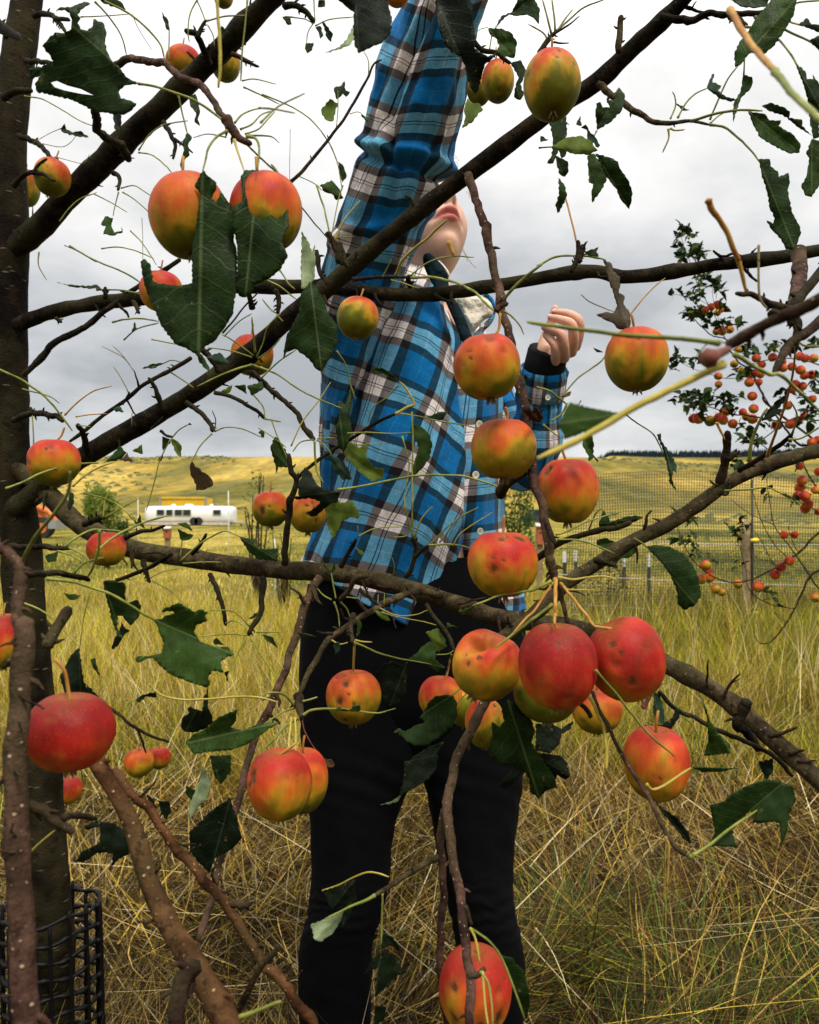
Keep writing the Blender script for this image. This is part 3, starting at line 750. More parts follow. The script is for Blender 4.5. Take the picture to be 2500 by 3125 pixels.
# ================================================================== APPLE TREE
TREE = thing('apple_tree', 'slim apple tree with brown branches, nibbled leaves and a dark trunk at the left edge', 'tree', (Pt(165, 3125, 1.32)[0], 1.32, 0.0))
def ser(a): return [float(q) for q in a.split('>')] if '>' in a else [float(a), float(a)]
def limb(line, name=None, parent=None, seg=None, bump=None):
    h, kind, wd, dp = None, *line.split()[:3]
    pts, _ = parse(line.split(None, 3)[3]); k = firstk(line)
    w0, w1 = ser(wd); d0, d1 = ser(dp)
    n = len(pts); L = np.concatenate([[0], np.cumsum([math.dist(pts[i], pts[i + 1]) for i in range(n - 1)])]); t = L / L[-1]
    P = np.array([Pt(p[0], p[1], d0 + (d1 - d0) * s) for p, s in zip(pts, t)])
    thick = max(w0, w1) * k * .5 / F * d0
    C = catmull(P, 7 if thick > .003 else 5)
    s = np.linspace(0, 1, len(C)); R = (w0 + (w1 - w0) * s) * k * .5 / F * (d0 + (d1 - d0) * s)
    wood = kind[0] in 'bcdept' or kind in ('bd',)
    r = np.random.default_rng(abs(hash_(line)) % 99999)
    if kind in WOOD:
        # knots: local swellings, and small irregular wander
        for _ in range(max(2, int(len(C) / 6))):
            c = r.uniform(0, len(C)); R = R * (1 + r.uniform(.02, .12 if thick > .006 else .15) * np.exp(-((np.arange(len(C)) - c) / 1.3) ** 2))
        R = R * np.interp(s, [0, .93, 1], [1, 1, .72])
        if thick < .006: C = C + sn1(C * 60 + 3)[:, None] * R[:, None] * .5 * np.array((1, .4, 1))
        m_ = M[WOOD[kind]]; bmp = .10; sg = 16 if thick > .006 else 10 if thick > .002 else 7
        nm = name or ('branch' if thick > .0045 else 'twig')
    else:
        C = C + (sn2(C * 90 + 3)[:, None] * R[:, None] * .3 * np.array((1, .4, 1)))
        R = R * (1 + .10 * sn3(C * 260)) * np.interp(s, [0, .06, .9, 1], [1.35, 1, .9, .5]); R = np.maximum(R, .0003)
        m_ = M[kind]; bmp = .05; sg = 7; nm = name or 'leaf_stalk'
    V_, F_, u_ = tube(C, R, sg, bmp, seed=len(C) % 7)
    mb = MB(); mb.add(V_, F_, u_)
    if kind in WOOD and thick > .0022:   # buds and little spurs
        for _ in range(int(r.integers(2, 5))):
            i = int(r.integers(2, len(C) - 2)); T_ = C[i + 1] - C[i]; T_ /= np.linalg.norm(T_)
            sd = np.cross(T_, (0, 1, .2)); sd /= np.linalg.norm(sd); sd *= r.choice((-1, 1)); ln = R[i] + min(R[i] * .8, .0035) * r.uniform(.6, 1.3)
            q_ = np.array([C[i], C[i] + sd * ln * .8 + T_ * ln * .3, C[i] + sd * ln * 1.2 + T_ * ln * .7])
            bw = min(R[i] * .38, .0016); V_, F_, u_ = tube(q_, [bw * 1.3, bw, bw * .35], 6); mb.add(V_, F_, u_)
    return mb.part(nm, parent or TREE, m_)
def hash_(s):
    v = 7
    for ch in s: v = (v * 31 + ord(ch)) % 1000003
    return v
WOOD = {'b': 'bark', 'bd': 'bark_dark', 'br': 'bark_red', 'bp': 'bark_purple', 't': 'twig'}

# trunk
tp = [(90, -140, 96), (84, 0, 92), (44, 260, 98), (27, 420, 104), (32, 800, 104), (26, 1100, 108), (28, 1340, 112), (60, 1640, 118), (82, 1900, 118), (118, 2250, 118), (136, 2470, 118), (154, 2770, 124), (163, 3125, 130), (166, 3560, 140)]
C = catmull(np.array([Pt(a, b_, 1.32) for a, b_, c in tp]), 12)
Rr = np.interp(np.linspace(0, len(tp) - 1, len(C)), range(len(tp)), [c * .5 / F * 1.32 for a, b_, c in tp])
C[-1][2] = min(C[-1][2], -.02)
V_, F_, u_ = tube(C, Rr, 28, .09); mb = MB(); mb.add(V_, F_, u_); mb.part('trunk', TREE, M['trunk'])

BR = """
bd 52>40 1.32>1.02 M 14,538 90,470 170,385 260,300 350,215 440,130 510,60 560,10 610,-50
bd 44>34 1.31>.86 M 14,1085 60,1050 140,985 240,925 345,865 440,805 530,740 620,660 690,605 760,545 850,470 960,385 1060,310 1160,235 1260,170 1340,95 1400,40 1470,-30
bd 30>27 1.31>.93 M 20,690 60,675 130,652 220,636 300,628 380,615 470,605 560,604 640,604 720,606 800,618 900,620 1000,608 1090,594 1180,578 1250,572 1320,583 1420,572 1520,556 1620,545 1725,527 1800,512
b 38>40 1.31>.74 M 24,985 60,1005 105,1045 160,1100 230,1135 300,1160 400,1175 500,1190 600,1200 700,1205 790,1222 860,1240 950,1268 1050,1300 1130,1312 1220,1325 1310,1352 1400,1398 1480,1440 1550,1488 1620,1550 1690,1612 1780,1700
b 30>28 .86>.88 M 1790,940 1700,955 1600,985 1530,1020 1460,1070 1400,1108 1330,1140 1260,1185 1200,1225 1140,1280 1080,1330 1040,1350
bp 17>20 .80>.62 M 985,368 1010,440 1030,510 1048,600 1065,680 1085,760 1105,850 1115,930 1125,1000 1145,1080 1160,1160 1168,1215
bp 62>44 .62>.62 I 70,400 72,470 80,540 110,590
t 30>26 .62>.58 I 110,560 130,650 150,740 175,830
bp 120>165 .40>.34 G 150,800 150,960 130,1180 120,1400 J 95,-60 100,250 110,600 130,950 150,1300 165,1660 180,1900
br 90>165 .52>.42 J 560,-60 680,130 790,330 870,560 950,800 1040,1000 1150,1170 1270,1370 1380,1560 1450,1720
br 52>70 .56>.50 J 700,60 800,180 930,310 1060,480 1190,620 1330,790 1430,930 1520,1080 1600,1200 1690,1320 K 60,1310 170,1440 260,1560 330,1680
bp 52>44 .86>.60 H 360,530 300,620 250,740 220,870 180,990 130,1140 80,1260 20,1400 G 1600,1480 J 1530,0 1490,190 1420,420 1345,660 1310,850 1260,1000 1225,1110
b 46>30 .86>.74 H 1110,640 1000,622 900,628 790,680 690,735 580,800 480,865 400,930 340,1030 290,1120 250,1210 215,1280
t 60>34 .74>.70 H 215,1280 235,1340 245,1400
bp 62>58 .66>.47 H 1390,1290 1330,1400 1280,1500 1220,1620 K 1180,100 1145,250 1150,420 1185,600 1200,760 1235,950 1265,1120 1280,1300 1290,1500 1295,1700
bp 44>46 .60>.60 K 1125,300 1105,450 1110,650 1120,850 1105,1050 1105,1250 1130,1450 1140,1660
b 42>26 .62>.55 K 1085,590 1010,630 940,670 860,720 780,780 700,825
bp 24>30 .62>.52 I 320,1240 370,1370 430,1500 500,1620 L 560,50 630,160 700,290 770,430 850,530 900,570
bd 26>30 .68>.72 I 735,1240 880,1370 1000,1425 1150,1500 1300,1560 1450,1640 1560,1760
bd 70>50 .76>.78 I 1280,1300 1240,1390 1225,1450 1290,1510 1340,1610
bp 46>38 .74>.60 A 700,420 740,395 790,362 860,375 960,385 1040,400 1110,470 1230,525 1290,580 1340,660 1410,740 1450,800
bp 70>34 .60>.60 A 1400,730 1450,800 1500,850 1560,890
bd 46>30 1.05>1.0 A 1290,400 1270,320 1225,230 1190,205 1145,190
bd 28>18 1.0>1.0 A 1225,230 1250,170 1275,125
bd 30>14 1.05>1.05 A 1440,330 1530,385 1560,400 1605,412
bd 34>24 1.28>1.2 A 220,95 300,90 350,112 430,125
bd 30>16 1.24>1.2 A 350,110 385,160 405,205
bd 34>26 1.28>1.2 A 160,375 250,380 340,392
bd 80>40 .9>1.15 A -60,120 40,190 120,230
bd 50>30 1.2>1.2 A 20,610 100,565 200,562
bd 36>20 1.28>1.2 A 120,840 220,880 280,930 320,980 360,985
bd 34>22 1.2>1.15 A 90,1150 150,1085 240,1070 340,1120
bd 22>14 1.15>1.15 A 200,1080 240,1020 290,985
bd 46>50 1.0>1.14 A 590,680 600,760 640,830 700,880 760,930 800,990
bd 34>18 1.12>1.08 A 1010,760 1060,830 1085,900 1075,980
bd 22>10 1.1>1.05 A 1080,860 1130,895 1195,945
bd 30>18 1.15>1.1 A 705,1070 740,1110 728,1180
t 24>12 .95>.95 B 160,1140 240,1070 360,930 430,840 520,720 600,580 650,490 690,400 740,370
bd 46>26 .86>.86 B 480,1620 E 480,-20 500,60 530,130
t 40>26 .86>.86 B 410,1440 440,1500 480,1580 495,1640
bd 42>28 1.0>1.0 B 130,40 220,38 285,80 310,145
bd 34>24 .80>.80 B 1300,250 1370,310 1450,330 1540,390
bd 34>24 .74>.74 C -10,330 30,270 60,230 100,195
b 42>34 .87>.87 C 490,320 492,180 500,98
bd 46>34 .87>.80 C 740,112 860,122 930,130 1000,100 1050,80 1130,92 1200,85 1350,80 1480,48
bd 50>26 .80>.78 C 1185,85 1230,130 1275,165
b 46>14 .84>.78 C 350,530 450,590 520,640 620,700 700,755 790,765 900,750 960,755 1060,775
bd 40>26 .90>.90 C 240,1624 232,1560 230,1490
bd 30>18 .90>.90 C 235,1600 275,1535
bd 30>34 .9>.9 F 190,160 225,90 250,20 C 270,1530
bp 90>70 .74>.60 F 1600,40 1605,180 1575,320 1555,420
bd 60>64 .62>.56 F 1760,130 1620,300 1540,400 1420,430
t 46>30 .56>.50 F 1540,400 1400,350 1300,305 1215,295
bp 84>70 .30>.34 F 1800,300 1680,360 1560,410 1420,470 1280,550 1160,620
t 66>44 .56>.52 F 1760,450 1640,540 1550,600 1490,690 1450,790
bd 58>50 .60>.58 F 1570,420 1580,520 1565,660
t 40>24 .66>.62 F 0,1062 -30,1000
t 60>46 .80>.78 F 1115,1460 1135,1360 1155,1260 1158,1150
bd 34>20 .78>.78 F 1160,1330 1190,1295 1235,1270
bd 34>26 .80>.72 F 1230,1390 1350,1320 1480,1235 1560,1165
bd 40>34 .72>.66 I -30,420 60,355 140,310 250,270 380,240 490,218 560,190
t 40>30 .66>.62 I 0,60 35,170 65,250 95,320
bd 44>24 .84>.84 I 340,420 390,440 455,465
t 70>46 .80>.70 E 1480,1540 1500,1490 1570,1440 1640,1400
t 46>34 .66>.68 E 1640,1000 1670,1050 1725,1080
bd 26>18 .92>.92 E 560,210 650,205 740,190 910,198
bd 30>34 .92>.94 E 905,190 915,260
bd 34>20 .94>.92 E 340,30 345,120 385,210 400,240
bd 36>24 .98>.98 E 90,270 100,350 100,420
bd 28>34 .96>.94 E -60,780 0,840 60,890 150,970 210,1030 270,1120 325,1200
bd 44>30 .95>.93 H 130,460 150,260 170,80 E 195,1530 210,1450 175,1380 165,1290
bd 22>20 .94>.92 E 200,1460 270,1390 400,1290 560,1190 700,1100 840,1035
y 20>12 .92>.92 E 830,1042 900,1000 940,985 930,950 890,880 850,840
bd 28>44 1.25>1.25 D 1110,90 1020,150 830,270 700,370 640,410 560,480 480,530 340,600 260,690 150,800
bd 26>22 1.08>1.1 D 1190,690 1060,770 960,820 870,875 780,955 640,1050 520,1150 435,1210
t 12>10 1.1>1.1 D 1380,540 1450,460 1520,370 1600,290
bd 34>22 1.06>1.04 D 1015,1010 980,920 918,820
bd 36>24 1.04>1.02 D 1155,970 1230,1020 1290,1090 1320,1150
bd 26>22 1.02>1.0 D 1330,910 1430,930 1520,980 1600,1030 1640,1070
bd 40>36 .98>1.0 D 1255,640 1310,710 1350,790
bd 30>28 .98>.97 D 1540,780 1640,860 1725,940
bd 38>28 1.0>.98 D 1560,390 1550,340 1540,285
bd 44>30 1.1>1.05 D 545,1280 515,1180 480,1110
bd 40>34 1.25>1.15 D 80,1085 180,1040 300,1045 390,1085
bd 24>18 1.15>1.15 D 190,1045 190,1000
bd 26>22 1.14>1.14 D 650,330 655,255
bd 30>20 1.14>1.12 D 820,350 845,380 865,415
bd 24>20 1.17>1.17 D 340,450 380,475
bd 20>14 1.05>1.05 D 990,1150 1030,1170 1070,1185
bd 14>8 1.08>1.08 D 860,870 845,820 830,775
bd 14>8 1.08>1.08 D 790,960 815,1000 840,1045
bd 12>10 1.08>1.08 D 760,985 790,930 805,905
bd 40>30 1.05>1.0 G 20,355 150,340 300,345 430,352
bd 44>34 .50>.62 G 130,520 260,510 360,505 460,520 545,550
bp 66>76 .42>.40 G -10,345 60,390 110,460 120,560 115,700 130,830
b 70>64 .48>.50 G 290,960 340,870 430,720
bd 40>30 1.0>.95 G 520,205 600,170 650,158
bd 28>18 .95>.92 G 780,285 870,248 960,235 1020,212
bd 28>18 .96>.94 G 1195,385 1240,330 1278,262
bd 24>24 .98>.96 G 720,550 830,510 930,470 1020,415 1065,388
bd 34>20 .98>.96 G 885,430 905,500 935,555
bd 32>24 .94>.92 G 1305,505 1340,600 1380,720 1398,830
bd 40>28 .92>.90 G 1630,535 1625,660 1615,760 1560,840 1540,890
bd 20>16 1.0>.98 G 660,1330 760,1400 850,1470 950,1520 1050,1548
bd 16>10 .99>.99 G 850,1470 880,1540 905,1620
t 70>50 .38>.38 J 180,250 300,350 460,430
t 44>34 .38>.42 J 390,350 480,335 600,345
t 46>40 .50>.50 J 1430,885 1490,880 1550,880
t 110>100 .42>.40 J 1230,1240 1150,1330 1110,1450 1090,1660
t 50>26 .46>.44 J 1400,1680 1530,1430 1600,1290 1700,1180 K 90,1140
t 36>30 .60>.62 R 470,450 400,470 360,540 300,600
bd 34>28 .88>.86 R 735,450 770,400 790,320 795,250 775,190
bd 28>22 .86>.84 R 795,320 850,265 885,248
bd 34>26 .88>.86 R 300,390 350,300 405,205
bd 28>22 .84>.80 R 860,640 920,720 980,800 1020,870 1055,935
bd 26>24 .84>.80 R 430,540 480,580 545,635
t 34>24 .78>.76 R 385,700 378,770 385,860 375,885
t 24>14 .76>.76 R 240,835 190,830 140,812
t 40>34 .475>.475 K 1285,1310 1340,1310 1385,1272
t 30>20 .52>.52 K 1255,900 1280,960 1300,1010
bd 30>30 .62>.62 I 240,1300 300,1380 310,1400
"""
for ln in BR.strip().splitlines(): limb(ln)

# short knobbly spurs and dead twiglets growing from the limbs
rsp = np.random.default_rng(404)
limbs_ = [ln for ln in BR.strip().splitlines() if max(ser(ln.split()[1])) >= 26][:12]
for ln in limbs_:
    pts, k = parse(ln.split(None, 3)[3]); d0, d1 = ser(ln.split()[2]); P_ = catmull(np.array([(p[0], p[1], 0) for p in pts]), 8)
    L_ = np.linalg.norm(np.diff(P_, axis=0), axis=1).sum()
    for _ in range(int(L_ / 125)):
        i = int(rsp.integers(2, len(P_) - 2)); x, y = P_[i][:2]
        if not (-20 < x < 2520 and -20 < y < 3140): continue
        d = d0 + (d1 - d0) * i / len(P_); t_ = P_[i + 1][:2] - P_[i - 1][:2]; t_ /= np.linalg.norm(t_); n_ = np.array((-t_[1], t_[0])) * rsp.choice((-1, 1))
        ln_ = rsp.uniform(28, 95); q_ = [(x, y)]; a = n_ * .8 + t_ * rsp.uniform(-.2, .9)
        for j in range(4): a = a + rsp.normal(0, .35, 2); a /= np.linalg.norm(a); q_.append((q_[-1][0] + a[0] * ln_ / 4, q_[-1][1] + a[1] * ln_ / 4))
        w = rsp.uniform(7, 13)
        C = catmull(np.array([Pt(p[0], p[1], d - .002 * j) for j, p in enumerate(q_)]), 4); R_ = np.linspace(w, w * .45, len(C)) * .5 / F * d * (1 + .3 * rsp.random(len(C)))
        V_, F_, u_ = tube(C, R_, 7, .1); mb = MB(); mb.add(V_, F_, u_)
        if rsp.random() < .5:
            e = q_[2]; b_ = a + rsp.normal(0, .9, 2); b_ /= np.linalg.norm(b_); C2 = catmull(np.array([Pt(e[0], e[1], d), Pt(e[0] + b_[0] * ln_ * .22, e[1] + b_[1] * ln_ * .22, d - .004), Pt(e[0] + b_[0] * ln_ * .4, e[1] + b_[1] * ln_ * .34, d)]), 4)
            V_, F_, u_ = tube(C2, np.linspace(w * .5, w * .25, len(C2)) * .5 / F * d, 6, .1); mb.add(V_, F_, u_)
        mb.part('spur', TREE, M['bark_dark' if ln.startswith('bd') else 'twig'])

